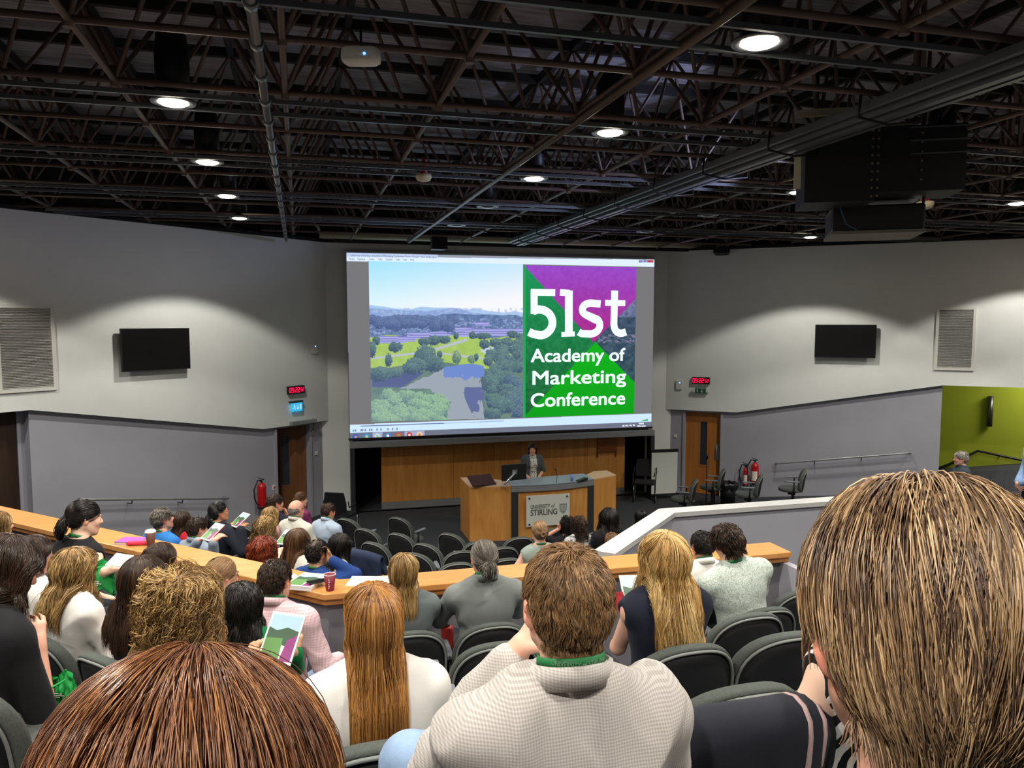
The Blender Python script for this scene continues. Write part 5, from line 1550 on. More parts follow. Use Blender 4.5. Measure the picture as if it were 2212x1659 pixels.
def skin_colours(b, P, skin, hair_c, brow_c=None, beard=None, iris='#4a3a2c', hi=.052, bald=0.0):
    sk = np.array(srgb(SKIN.get(skin, skin))); C = np.tile(sk, (len(P), 1))
    L = (P - b.hc) @ b.HR
    rng = np.random.RandomState(3)
    near = (np.abs(L[:, 0]) < .13) & (np.abs(L[:, 1]) < .14) & (L[:, 2] > -.13) & (L[:, 2] < .15)
    def put(m, c, a=1.0):
        C[m] = C[m] * (1 - a) + np.array(c) * a
    r = np.linalg.norm((L - _v((0, .06, -.02))) / _v((.08, .06, .07)), axis=1)
    cheeks = near & (L[:, 1] > .03); put(cheeks, sk * _v((1.05, .82, .8)), .35)
    ears = near & (np.abs(L[:, 0]) > .070) & (L[:, 2] > -.045) & (L[:, 2] < .035) & (np.abs(L[:, 1] + .01) < .03); put(ears, sk * _v((1.05, .68, .62)), .7)
    lips = near & (L[:, 1] > .080) & (np.abs(L[:, 0]) < .023) & (L[:, 2] < -.048) & (L[:, 2] > -.068); put(lips, srgb('#b4665e'), .8)
    nose = near & (L[:, 1] > .094) & (L[:, 2] > -.04) & (L[:, 2] < -.005); put(nose, sk * _v((1.05, .8, .76)), .5)
    for sd in (-1, 1):
        d = np.linalg.norm(L - _v((.031 * sd, .0735, .001)), axis=1)
        eye = near & (d < .0142) & (L[:, 1] > .078) & (np.abs(L[:, 2] - .001) < .0058); put(eye, srgb('#e9e4de'), 1)
        ir = eye & (np.hypot(L[:, 0] - .031 * sd, L[:, 2] - .001) < .0055); put(ir, srgb(iris), 1)
        bx = (L[:, 0] * sd); brow = near & (L[:, 1] > .066) & (bx > .012) & (bx < .050) & (np.abs(L[:, 2] - (.0225 + .002 * np.sin(bx * 60))) < .0042); put(brow, srgb(brow_c or hair_c), .8)
    if beard:
        bd = near & (L[:, 1] > -.02) & (L[:, 2] < -.035) & (L[:, 2] > -.12) & ~lips & ~((L[:, 1] > .085) & (L[:, 2] > -.045)); put(bd, srgb(beard), .45)
    hl = hair_line(L, hi)
    scalp = near & (L[:, 2] > hl) & ~ears & (L[:, 1] < .085)
    if bald < 1: put(scalp & ((L[:, 2] < .06) | (np.hypot(L[:, 0], L[:, 1] + .03) > .06 * bald + (0 if bald else -.1))), srgb(hair_c), .85)
    return C

# ------------------------------------------------------------------ hair
def hair_roots(n, rng, hi=.052, spare=None, wm=1.0):
    out = []
    c = _v((0, -.018, .035)); r = _v((.0765 * wm, .095, .083))
    while sum(map(len, out)) < n:
        d = rng.normal(size=(n * 3, 3)); d /= np.linalg.norm(d, axis=1)[:, None]
        p = c + d * r
        low = p[:, 2] < .02
        # below the temples use the fuller back of the head
        p[low, 1] = np.where(p[low, 1] < 0, p[low, 1] * .98, p[low, 1])
        m = p[:, 2] > hair_line(p, hi)
        m &= ~((np.abs(p[:, 0]) > .060) & (p[:, 1] > -.034) & (p[:, 1] < .018) & (p[:, 2] < .026))
        if spare is not None: m &= ~spare(p)
        out.append(p[m])
    return np.concatenate(out)[:n]
def head_sdf(p):
    def el(c, r):
        q = (p - _v(c)) / _v(r); k0 = np.linalg.norm(q, axis=-1); k1 = np.linalg.norm(q / _v(r), axis=-1)
        n = q / _v(r); n = n / np.maximum(np.linalg.norm(n, axis=-1, keepdims=True), 1e-6)
        return k0 * (k0 - 1) / np.maximum(k1, 1e-6), n
    ds = [el((0, -.018, .035), (.0755, .094, .082)), el((0, -.045, .01), (.071, .067, .07)), el((0, .028, -.030), (.060, .060, .078)), el((0, -.035, -.11), (.058, .056, .09))]
    d = np.stack([a for a, _ in ds]); i = d.argmin(0); n = np.stack([b for _, b in ds])
    return d.min(0), np.take_along_axis(n, i[None, :, None].repeat(3, 2), 0)[0]
def tubes(paths, rad, n=3, taper=.25, flat=1.0, tipstart=.6):
    """paths N x M x 3 -> one mesh of thin tapered tubes"""
    N, M, _ = paths.shape
    T = np.gradient(paths, axis=1); T /= np.maximum(np.linalg.norm(T, axis=2, keepdims=True), 1e-9)
    ref = np.tile(_v((.31, .87, .39)), (N, M, 1)); A = np.cross(T, ref); A /= np.maximum(np.linalg.norm(A, axis=2, keepdims=True), 1e-9); B = np.cross(T, A)
    t = np.linspace(0, 1, M); prof = np.where(t < tipstart, 1, 1 - (1 - taper) * (t - tipstart) / (1 - tipstart))
    r = (np.asarray(rad)[:, None] if np.ndim(rad) else rad) * prof[None, :]
    V = []
    for k in range(n):
        a = 2 * math.pi * k / n
        V.append(paths + A * (r * math.cos(a))[..., None] + B * (r * math.sin(a) * flat)[..., None])
    V = np.stack(V, 2)                       # N M n 3
    idx = np.arange(N * M * n).reshape(N, M, n)
    a = idx[:, :-1]; b = idx[:, 1:]
    Q = np.stack([a, np.roll(a, -1, 2), np.roll(b, -1, 2), b], -1).reshape(-1, 4)
    return V.reshape(-1, 3), Q
def grow_hair(b, rng, n, length, steps=14, style='long', col=('#5a3a22',), rad=.0016, curl=0.0, curlf=3.0, part=None, thick=.012, noise=.15, grav=.5, clumps=60, hi=.052, crown=(0, -.03, .115),
              tie=None, body=True, lenvar=.15, spare=None, sweep=None, gradient=None, flare=0.0, tips=.3, streak=.35, frontlen=None, wm=None, bodyoff=.012, width=.098, kwlift=None, hug=.35, capth=.006, trim=0.0):
    wm = wm or (1.0 if b.sex == 'm' else .96)
    p = hair_roots(n, rng, hi, spare, wm)
    crown = _v(crown)
    if style in ('long', 'curly') and spare is None:
        ex = hair_roots(n * 2, rng, hi, spare, wm); ex = ex[np.argsort(np.linalg.norm(ex - crown, axis=1) + .02 * rng.rand(len(ex)))][:n // 4]
        p = np.concatenate([p, ex])
    n = len(p)
    # clumping: strands share noise with their nearest clump
    cl = p[rng.choice(n, min(clumps, n), False)]
    ci = ((p[:, None] - cl[None]) ** 2).sum(2).argmin(1)
    cn = rng.normal(size=(len(cl), 3)) * noise
    L = length * (1 + lenvar * (rng.rand(n) - .7)); L = L * (1 + .08 * rng.normal(size=len(cl))[ci])
    if frontlen is not None: L = np.where(p[:, 1] > .02, L * frontlen, L)
    if trim: L = L * np.where((p[:, 2] < .0), 1 - trim * np.clip((.0 - p[:, 2]) / .06, 0, 1), 1) * np.where((np.abs(p[:, 0]) > .05) & (p[:, 2] < .07) & (p[:, 1] > -.05), 1 - trim * .75, 1)
    layer = capth + .0012 + thick * (.05 + .9 * rng.rand(n))
    nrm = head_sdf(p)[1]
    p = p + nrm * (capth + .0006)
    d = p - crown
    if part is not None:
        wp = np.clip((p[:, 1] + .02) / .05, 0, 1)[:, None]
        d = d / np.linalg.norm(d, axis=1, keepdims=True) * (1 - wp) + wp * _v((1, 0, 0)) * np.sign(p[:, :1] - part) + wp * _v((0, -.3, 0))
    if sweep is not None: d = d * .35 + _v(sweep)[None] * .12
    if tie is not None: d = _v(tie) - p
    d = d - nrm * (d * nrm).sum(1, keepdims=True); d /= np.maximum(np.linalg.norm(d, axis=1, keepdims=True), 1e-6)
    lift = kwlift if kwlift is not None else {'short': .38, 'long': .12, 'tied': .0, 'curly': .5, 'bob': .12, 'buzz': .5}[style]
    d = d + nrm * lift; d /= np.linalg.norm(d, axis=1, keepdims=True)
    gl = b.HR.T @ _v((0, 0, -1))
    ds = L / (steps - 1)
    path = [p.copy()]; q = p.copy()
    sh = np.array([b.HR.T @ (b.sh[sd] - b.hc) for sd in (-1, 1)]); nb = b.HR.T @ (b.neckb - b.hc); ch = b.HR.T @ (b.chest - b.hc)
    up = b.HR.T @ (b.R @ _v((0, 0, 1)))
    fr = b.HR.T @ (b.R @ _v((0, 1, 0))); sx = b.HR.T @ (b.R @ _v((1, 0, 0)))
    ph = rng.rand(n) * 6.28; cph = rng.rand(len(cl)) * 6.28
    for i in range(1, steps):
        t = i / (steps - 1)
        if style == 'tied' and tie is not None:
            tv_ = _v(tie) - q; dist = np.linalg.norm(tv_, axis=1, keepdims=True)
            d = d * .45 + tv_ / np.maximum(dist, 1e-4) * .55; d /= np.linalg.norm(d, axis=1, keepdims=True)
            st = np.minimum(ds, dist[:, 0] * .5)[:, None] if False else (np.linalg.norm(_v(tie) - p, axis=1) * 1.15 / (steps - 1))[:, None]
            q = q + d * st
        else:
            g = grav * (1 if style != 'short' else .35)
            d = d + gl * g * (.35 + t) + cn[ci] * .35 + rng.normal(size=(n, 3)) * noise * .12
            if flare: d = d + (q - _v((0, -.02, 0))) * _v((1, 1, 0)) * flare * t
            d /= np.linalg.norm(d, axis=1, keepdims=True)
            q = q + d * ds[:, None]
        s_, nn = head_sdf(q)
        lay = capth + .001 + (layer - capth - .001) * min(1, .3 + 1.8 * t)
        pen = lay - s_
        m = pen > 0
        q[m] += nn[m] * pen[m][:, None]
        far = (s_ > lay) & (q[:, 2] > -.075)
        if hug and far.any(): q[far] -= nn[far] * ((s_ - lay) * hug)[far][:, None]
        if m.any():
            dd_ = d[m] - nn[m] * np.minimum(0, (d[m] * nn[m]).sum(1, keepdims=True)); d[m] = dd_ / np.maximum(np.linalg.norm(dd_, axis=1, keepdims=True), 1e-6)
        if body and length > .12:
            # shoulders and back as capsules / a slab
            for a_, c_, r_ in ((nb, sh[0], .075), (nb, sh[1], .075)):
                ab = c_ - a_; tt = np.clip(((q - a_) @ ab) / (ab @ ab), 0, 1); w_ = q - a_ - tt[:, None] * ab; dl = np.linalg.norm(w_, axis=1)
                k_ = (dl < r_ + bodyoff); pu = w_[k_] / np.maximum(dl[k_], 1e-5)[:, None] * .35 - fr * .65; q[k_] += pu * (r_ + bodyoff - dl[k_])[:, None]
            qq = q - ch; u_ = (qq @ up); f_ = (qq @ fr); x_ = (qq @ sx)
            tgt_ = (.055 + .062 * np.clip((.24 - u_) / .14, 0, 1)) + bodyoff + layer
            k_ = (u_ < .24) & (np.abs(x_) < .2) & (f_ < .0) & (f_ > -tgt_)
            q[k_] -= fr * ((tgt_[k_] + f_[k_]) * .8)[:, None]
        if style in ('long', 'curly', 'bob'):
            fm = (q[:, 1] > -.02) & (np.abs(q[:, 0]) < .078) & (q[:, 2] < .075)
            sgx = np.where(q[:, 0] >= (part or 0), 1.0, -1.0)
            d[fm, 0] += sgx[fm] * .9; d[fm, 1] -= .35; q[fm, 0] += sgx[fm] * .008
            if width:
                wl = width * (.8 + .2 * rng.rand(n)) if i == 1 else wl
                ov = np.abs(q[:, 0]) > wl
                q[ov, 0] += (np.sign(q[ov, 0]) * wl[ov] - q[ov, 0]) * .7; d[ov, 0] *= .3
        qo = q.copy()
        if curl:
            w_ = curl * min(1, t * 2.5)
            A = np.cross(d, _v((.2, .3, .9))); A /= np.maximum(np.linalg.norm(A, axis=1, keepdims=True), 1e-6); B = np.cross(d, A)
            an = (curlf * 6.283 * t + cph[ci] + .35 * np.sin(ph))[:, None]
            qo = qo + (A * np.cos(an) + B * np.sin(an)) * w_
        path.append(qo)
    P = np.stack(path, 1)
    # colours
    cols = np.array([srgb(c) for c in col]); wts = rng.rand(len(cl)) ; cidx = (rng.rand(len(cl)) * len(cols)).astype(int)
    base = cols[cidx][ci]; alt = cols[(rng.rand(n) * len(cols)).astype(int)]
    mixw = (rng.rand(n) < streak)[:, None]; base = np.where(mixw, alt, base); base = base * (1 + .15 * rng.normal(size=(n, 1))).clip(.6, 1.5)
    C = np.repeat(base[:, None, :], P.shape[1], 1)
    if gradient is not None:
        g0, g1 = [np.array(srgb(c)) for c in gradient[:2]]; t = np.linspace(0, 1, P.shape[1])[None, :, None]
        hz = ((P[..., 2:3] - (-.10)) / .2).clip(0, 1)
        C = C * (1 - gradient[2] * (1 - hz)) + g1 * gradient[2] * (1 - hz)
    return P, C, ci
def hair_object(b, parts, parent, rad, name='hair', n=3, cap=None):
    """parts: list of (paths, colours); cap: under-layer (P, Q, C)"""
    Vs, Qs, Cs = [], [], []; o = 0
    for item in parts:
        P, C = item[0], item[1]; r = item[2] if len(item) > 2 else rad
        W = P @ b.HR.T + b.hc
        V, Q = tubes(W, r, n); Cc = np.repeat(C[:, :, None, :], n, 2).reshape(-1, 3)
        Vs.append(V); Qs.append(Q + o); Cs.append(Cc); o += len(V)
    if cap is not None:
        P, Q, C = cap; Vs.append(P); Qs.append(Q + o); Cs.append(C)
    return mesh_obj(name, np.concatenate(Vs), np.concatenate(Qs), M_hair, parent, np.concatenate(Cs).clip(0, 1))
def hair_cap(b, thick, colour, res=.008, hi=.052, fall=None, spare=None):
    """solid under-layer so that no scalp shows between strands"""
    lo = b.hc - .20; hi_ = b.hc + .16
    if fall: lo = lo.copy(); lo[2] -= fall[0]
    f = Field(*[np.arange(lo[i], hi_[i], res) for i in range(3)])
    f.ell(b.H((0, -.018, .035)), (.0755 + thick, .094 + thick, .082 + thick), b.HR, .01)
    f.ell(b.H((0, -.045, .01)), (.070 + thick, .066 + thick, .07 + thick), b.HR, .02)
    if fall:
        # a hanging mass down to fall[0] below the centre, fall[1] half width, fall[2] depth
        d = b.HR.T @ _v((0, 0, -1))
        for sd in (-1, 0, 1):
            a = _v((fall[1] * .55 * sd, -.045, .0)); e = a + d * (fall[0] - .02) + _v((fall[1] * .3 * sd, fall[3] if len(fall) > 3 else -.02, 0))
            f.cap(b.H(a), b.H(e), fall[2], fall[2] * .55, .03)
    x, y, z = f.g[0][:, None, None], f.g[1][None, :, None], f.g[2][None, None, :]
    X, Y, Z = x - b.hc[0], y - b.hc[1], z - b.hc[2]; Ri = b.HR.T
    q = [Ri[i, 0] * X + Ri[i, 1] * Y + Ri[i, 2] * Z for i in range(3)]
    zl = np.interp(q[1], [-.12, -.05, -.03, -.012, .0, .012, .035, .060, .085, .1], [-.072, -.064, -.034, .028, .036, .022, .026, .05, hi + .006, .2])
    m = (zl - q[2])
    if fall: m = np.where(q[1] < -.025, -1, m)
    m = np.where((np.abs(q[0]) > .064) & (q[1] > -.034) & (q[1] < .02) & (q[2] < .026), 1, m)
    f.F = np.maximum(f.F, np.clip(m, -.05, .05).astype(np.float32) if not fall else np.clip(m, -.05, .05).astype(np.float32))
    P, Q = f.mesh(); P = relax(P, Q, 2)
    return P, Q, np.tile(np.array(srgb(colour)), (len(P), 1))

# ------------------------------------------------------------------ clothing
def fold_noise(P, amp, seed=0, sc=1.0):
    r = np.random.RandomState(seed); out = np.zeros(len(P)); sc = sc * .8; amp = amp * 1.7
    for i in range(6):
        d = r.normal(size=3); d /= np.linalg.norm(d); f = (14 + 13 * i) * sc
        w_ = np.sin(P @ r.normal(size=3) * 9 * sc + r.rand() * 6) * 1.6
        out += (1 - 2 * np.abs(np.sin((P @ d * f + w_ * 1.6 + r.rand() * 6) / 2))) / (1 + .6 * i)
    return out * amp / 2
def cloth_mesh(b, kind, res, seed=0, amp=.004, g=.012):
    """kind: 'long', 'short', 'half', 'sleeveless', 'jacket'"""
    pts = [b.hip, b.chest, b.neckb] + [b.sh[s_] for s_ in (-1, 1)]
    upto = {'long': 1.93, 'short': .55, 'half': .95, 'sleeveless': 0.0, 'jacket': 1.9, 'threeq': 1.5}[kind]
    if upto > 0: pts += [b.el[s_] for s_ in (-1, 1)]
    if upto > 1: pts += [b.wr[s_] for s_ in (-1, 1)]
    pts = np.array(pts); lo = pts.min(0) - .24; hi = pts.max(0) + .16; lo[2] = max(lo[2], b.hip[2] - .12)
    f = Field(*[np.arange(lo[i], hi[i], res) for i in range(3)])
    gg = g + (.012 if kind == 'jacket' else 0)
    b.torso(f, gg, .05)
    for sd in (-1, 1):
        if upto > 0: b.arm(f, sd, gg + .004, upto, .035)
        else: f.ell(b.sh[sd] + b.R @ _v((-.03 * sd, 0, .0)), (.05 + gg, .062 + gg, .064 + gg), b.R, .03)
    if kind == 'sleeveless' :
        for sd in (-1, 1): f.cap(b.sh[sd] + b.R @ _v((.085 * sd, 0, -.01)), b.el[sd] + b.R @ _v((.08 * sd, 0, .0)), .045, .065, .01, 's')
    # neck opening
    nk = b.neckb; up_ = b.R @ _v((0, -.12, 1)); up_ /= np.linalg.norm(up_)
    lim = .062 if kind in ('long', 'jacket') else .040
    f.cut(lambda x, y, z: (x - nk[0]) * up_[0] + (y - nk[1]) * up_[1] + (z - nk[2]) * up_[2] - lim - (((x - nk[0]) ** 2 + (y - nk[1]) ** 2) > .018) * 1.0)
    P, Q = f.mesh(); P = relax(P, Q, 2)
    if amp:
        # push along a rough normal: folds
        N = np.zeros_like(P); fn = np.cross(P[Q[:, 2]] - P[Q[:, 0]], P[Q[:, 3]] - P[Q[:, 1]])
        for k_ in range(4): np.add.at(N, Q[:, k_], fn)
        N /= np.maximum(np.linalg.norm(N, axis=1, keepdims=True), 1e-9)
        P = P + N * (.4 * amp + np.maximum(fold_noise((P - b.hip) @ b.R, amp, seed), -.55 * amp))[:, None]
    return P, Q
def cloth_mat(name, col, pattern=None, col2=None, scale=60, rough=.85, col3=None):
    m, nt, bs = new_mat(name)
    c1 = (*srgb(col), 1); bs.inputs['Roughness'].default_value = rough; bs.inputs['Specular IOR Level'].default_value = .25
    bs.inputs['Sheen Weight'].default_value = .03
    tc = nt.nodes.new('ShaderNodeTexCoord')
    if pattern is None: bs.inputs['Base Color'].default_value = c1
    elif pattern in ('gingham', 'stripe', 'stripev'):
        c2 = (*srgb(col2), 1)
        sp = nt.nodes.new('ShaderNodeSeparateXYZ'); nt.links.new(tc.outputs['Object'], sp.inputs[0])
        def wave(sock):
            a = nt.nodes.new('ShaderNodeMath'); a.operation = 'MULTIPLY'; a.inputs[1].default_value = scale; nt.links.new(sock, a.inputs[0])
            s_ = nt.nodes.new('ShaderNodeMath'); s_.operation = 'SINE'; nt.links.new(a.outputs[0], s_.inputs[0])
            t = nt.nodes.new('ShaderNodeMath'); t.operation = 'GREATER_THAN'; t.inputs[1].default_value = .0; nt.links.new(s_.outputs[0], t.inputs[0]); return t.outputs[0]
        w1 = wave(sp.outputs['Z']) if pattern != 'stripev' else wave(sp.outputs['X'])
        if pattern == 'gingham':
            w2 = wave(sp.outputs['X']); ad = nt.nodes.new('ShaderNodeMath'); ad.operation = 'ADD'; nt.links.new(w1, ad.inputs[0]); nt.links.new(w2, ad.inputs[1])
            ml = nt.nodes.new('ShaderNodeMath'); ml.operation = 'MULTIPLY'; ml.inputs[1].default_value = .5; nt.links.new(ad.outputs[0], ml.inputs[0]); w1 = ml.outputs[0]
        mx = nt.nodes.new('ShaderNodeMix'); mx.data_type = 'RGBA'; mx.inputs['A'].default_value = c1; mx.inputs['B'].default_value = c2
        nt.links.new(w1, mx.inputs['Factor']); nt.links.new(mx.outputs['Result'], bs.inputs['Base Color'])
    elif pattern in ('print', 'blotch', 'zebra'):
        n = nt.nodes.new('ShaderNodeTexNoise'); n.inputs['Scale'].default_value = scale; n.inputs['Detail'].default_value = 3; n.inputs['Distortion'].default_value = 2.5 if pattern != 'blotch' else .5
        mp = nt.nodes.new('ShaderNodeMapping'); nt.links.new(tc.outputs['Object'], mp.inputs[0]); nt.links.new(mp.outputs[0], n.inputs['Vector'])
        if pattern == 'zebra': mp.inputs['Scale'].default_value = (.5, .5, 1.6)
        r = nt.nodes.new('ShaderNodeValToRGB'); r.color_ramp.interpolation = 'CONSTANT' if pattern != 'blotch' else 'EASE'
        r.color_ramp.elements[0].color = c1; r.color_ramp.elements[0].position = 0
        r.color_ramp.elements[1].color = (*srgb(col2), 1); r.color_ramp.elements[1].position = .53
        if col3: el = r.color_ramp.elements.new(.62); el.color = (*srgb(col3), 1)
        nt.links.new(n.outputs[0], r.inputs[0]); nt.links.new(r.outputs[0], bs.inputs['Base Color'])
    nz = nt.nodes.new('ShaderNodeTexNoise'); nz.inputs['Scale'].default_value = 350; nt.links.new(tc.outputs['Object'], nz.inputs['Vector'])
    bp = nt.nodes.new('ShaderNodeBump'); bp.inputs['Strength'].default_value = .25; bp.inputs['Distance'].default_value = .002
    nt.links.new(nz.outputs[0], bp.inputs['Height']); nt.links.new(bp.outputs[0], bs.inputs['Normal'])
    return m
M_lanyard = mat('lanyard_green', '#15703a', .6)
M_jeans = mat('blue_denim', '#8ba3c2', .9, noise=.3, nscale=9, bump=.2, bscale=500)
M_darktrouser = mat('dark_trousers', '#202228', .85, noise=.1, nscale=30)
def band_ring(b, r0, z, h, tiltback, thick=.002, gap=None, n=36, dy=0.0, flare=0.0):
    """a band round the neck base in body coordinates -> MB in the body's frame"""
    mb = MB(); vs = []; fs = []
    rng_ = range(n)
    for i in rng_:
        a = 2 * math.pi * i / n
        for rr, zz in ((r0, 0), (r0 + flare, h), (r0 + thick + flare, h), (r0 + thick, 0)):
            p = _v((rr * math.cos(a), rr * 1.02 * math.sin(a) + dy, z + zz + tiltback * math.sin(a)))
            vs.append(tuple(b.neckb + b.R @ p))
    for i in rng_:
        j = (i + 1) % n
        if gap and gap(2 * math.pi * i / n): continue
        for k_ in range(4): fs.append((i * 4 + k_, j * 4 + k_, j * 4 + (k_ + 1) % 4, i * 4 + (k_ + 1) % 4))
    mb.add(vs, fs, True); return mb
# ------------------------------------------------------------------ the audience
import time
T0 = time.time()
M_cl = {}
M_shoe = mat('shoe_leather', '#191614', .4)
SITTERS = []
def CM(key, *a, **k):
    if key not in M_cl: M_cl[key] = cloth_mat('cloth_' + key, *a, **k)
    return M_cl[key]
HAIRC = {
    'blackish': ('#17120f', '#231b17', '#0f0c0b'), 'darkbrown': ('#35241a', '#46301f', '#281b14'), 'brown': ('#5b3e26', '#6f4c2d', '#432d1c'),
    'ginger': ('#9c6a36', '#b78446', '#6a4424', '#ad7a40'), 'red': ('#7a2f14', '#93401c', '#5c220f'), 'grey': ('#8d8880', '#6c675f', '#a9a49a'), 'salt': ('#6d665c', '#8b8478', '#4f4740'),
    'blond': ('#c79c5c', '#dcb878', '#96703c', '#e6c88c'), 'dblond': ('#a58350', '#8a6a3e', '#c4a26a', '#6c5030'), 'sandy': ('#8a6a48', '#a07c54', '#6f5338'),
    'streak': ('#a48562', '#cbab82', '#7a5f45', '#58443a', '#927453'), 'chestnut': ('#7a5038', '#996848', '#bd8350', '#8a6552', '#6a4430')}
def person(px, py, D=None, row=None, low=False, facing=None, turn=0.0, skin='light', hair='brown', style='short', cloth='long', mat_=None, lab='', nick='', sex='m', arms='lap', armsL=None, armsR=None,
           head=(0, 0, 0), lean=(0, 0), twist=0, res=.012, hres=.0065, n=900, rad=.0022, L=None, folds=.004, build=1.0, glasses=False, lanyard=True, collar=False, headshift=(0, 0, 0), bald=0, hi=.052,
           scale=None, chair=True, chair_lab=None, legs='dark', stand=False, hairkw=None, fall=None, handres=None, crossed=False, beard=None, seed=None, cap_col=None, z_base=None, capth=.006, g=.014, group=None, dyaw=0, cardigan=None, hold=None, hands=(-1, 1)):
    global PN
    seed = seed if seed is not None else int(px * 7 + py) % 9973
    rng = np.random.RandomState(seed)
    headtop = 1.325 if not stand else 1.70
    if row is not None:
        q = solve_row(px, TT[row - 1], t_up); D = q[0] if D is None else D
    if D is None:      # lower block: sit on the sloping floor so that the head top shows at px, py
        D = 6.4
        while D < 15:
            p_ = at_d(px, py, D)
            if p_.z < z_low(p_.x, p_.y) + headtop + .02: break
            D += .02
    top = at_d(px, py, D)
    if z_base is None: z_base = TZ[row - 1] if row is not None else z_low(top.x, top.y)
    k_ = (top.z - z_base) / headtop if scale is None else scale
    kk = min(1.10, max(.92, k_))
    fz = facing if facing is not None else ((face_up(top.x, top.y) if not low else face_low(top.x, top.y)))
    rz = fz + turn
    e = bpy.data.objects.new('person', None); COL.objects.link(e)
    b = Body('sit' if not stand else 'stand', 1.0, lean, twist, head, arms, sex, build, headshift, armsL, armsR, crossed)
    # put the head where the photo shows it; the figure sits on its own chair
    topl = b.hc + _v((0, -.01, .118))
    Rz = Matrix.Rotation(rz, 3, 'Z'); off = Rz @ Vector(topl * kk)
    e.location = (top.x - off.x, top.y - off.y, top.z - off.z); e.rotation_euler = (0, 0, rz); e.scale = (kk, kk, kk)
    tag(e, lab, 'person', group)
    if hold:      # bring the hands to the thing held
        q = (Matrix.Rotation(-rz, 3, 'Z') @ (at_d(*hold) - e.location)) / kk
        for sd in hands:
            w_ = _v(q) + _v((.085 * sd if len(hands) > 1 else 0, -.07, -.065)); a = b.sh[sd]; v = w_ - a; L_ = np.linalg.norm(v)
            if L_ > .50: v *= .50 / L_; w_ = a + v; L_ = .50
            u = v / L_; x_ = (.28 ** 2 - .26 ** 2 + L_ ** 2) / (2 * L_); h_ = math.sqrt(max(0, .28 ** 2 - x_ ** 2))
            pole = _v((.45 * sd, -.1, -1)); pole -= u * (pole @ u); pole /= np.linalg.norm(pole)
            b.el[sd] = a + u * x_ + pole * h_; b.wr[sd] = w_; b.armname[sd] = 'reach'
    # body
    pts = np.array([b.hip, b.hc, *b.el.values(), *b.wr.values(), *b.kn.values(), *b.an.values(), *b.sh.values()])
    lo = pts.min(0) - .2; hi_ = pts.max(0) + .26; lo[2] = 0.0 if stand else max(0.0, .0); hi_[2] = b.hc[2] + .17
    hz = head_zone(b, hres); hd = hand_zone(b, handres or .009)
    ax = [uneven(lo[i], hi_[i], max(res * 1.5, .016), [hz[i]] + hd[i]) for i in range(3)]
    f = Field(*ax)
    b.torso(f, 0.0); b.legs(f)
    for sd in (-1, 1):
        b.arm(f, sd, 0, 2); b.hand(f, sd)
        f.cap(b.an[sd], b.an[sd] + _v((0, .13, -.045)), .035, .032, .02); f.cap(b.an[sd], b.an[sd] + _v((0, -.03, -.05)), .036, .034, .02)
    b.headvol(f, True)
    P, Q = f.mesh(); P = relax(P, Q, 1, .4)
    hc0 = HAIRC[hair][0] if style != 'bald' else SKIN.get(skin, skin)
    C = skin_colours(b, P, skin, cap_col or HAIRC[hair][2], HAIRC[hair][0], beard, hi=hi, bald=1 if style == 'bald' else bald)
    mesh_obj('body', P, Q, M_skin, e, C)
    # trousers
    f = Field(*[np.arange(lo[i], (hi_[i] if i < 2 else b.hip[2] + (.40 if crossed else .22)), max(res, .012)) for i in range(3)])
    b.legs(f, .012, lo=.92)
    f.ell(b.hip + _v((0, -.01, .03)), (.175 * build, .14, .13), None, .04)
    P, Q = f.mesh(); P = relax(P, Q, 2)
    mesh_obj('trousers', P, Q, {'dark': M_darktrouser, 'jeans': M_jeans}[legs], e)
    for sd in (-1, 1):
        a0 = b.an[sd]; f = Field(*[np.arange(a0[i] - (.09, .11, .12)[i], a0[i] + (.09, .22, .07)[i], max(res, .010)) for i in range(3)])
        f.cap(a0, a0 + _v((0, .125, -.043)), .042, .040, .03); f.cap(a0, a0 + _v((0, -.03, -.048)), .043, .042, .03)
        zf = a0[2] - .085; f.cut(lambda x, y, z: zf - z)
        P, Q = f.mesh(); mesh_obj('shoe', P, Q, M_shoe, e)
    # top
    kind = cloth
    P, Q = cloth_mesh(b, kind, res, seed, folds, g)
    top_o = mesh_obj({'long': 'shirt', 'short': 'top', 'half': 'top', 'sleeveless': 'top', 'jacket': 'jacket', 'threeq': 'top'}[kind], P, Q, mat_, e)
    if cardigan:
        P, Q = cloth_mesh(b, 'half', res, seed + 1, folds, g + .009)
        l_ = (P - b.chest) @ b.R; kq = ~((np.abs(l_[Q].mean(1)[:, 0]) < .075) & (l_[Q].mean(1)[:, 1] > 0))
        mesh_obj('cardigan', P, Q[kq], cardigan, e)
    if collar:
        mb = band_ring(b, .072, .034, .036, -.020, .003, gap=lambda a: 1.2 < a < 1.9, flare=.002)
        for rr, z0, h_, fl in ((.081, .022, .044, -.005),):
            m2 = band_ring(b, rr, z0, h_, -.026, .006, gap=lambda a: 1.2 < a < 1.9, flare=fl); mb.add(m2.v, m2.f, True)
        mb.build('collar', mat_, top_o)
    if lanyard:
        mb = band_ring(b, .0665 if collar else (.0675 if sex == 'm' else .062), .064 if collar else .030, .020, -.018, .002, flare=-.003); mb.build('lanyard', M_lanyard, e)
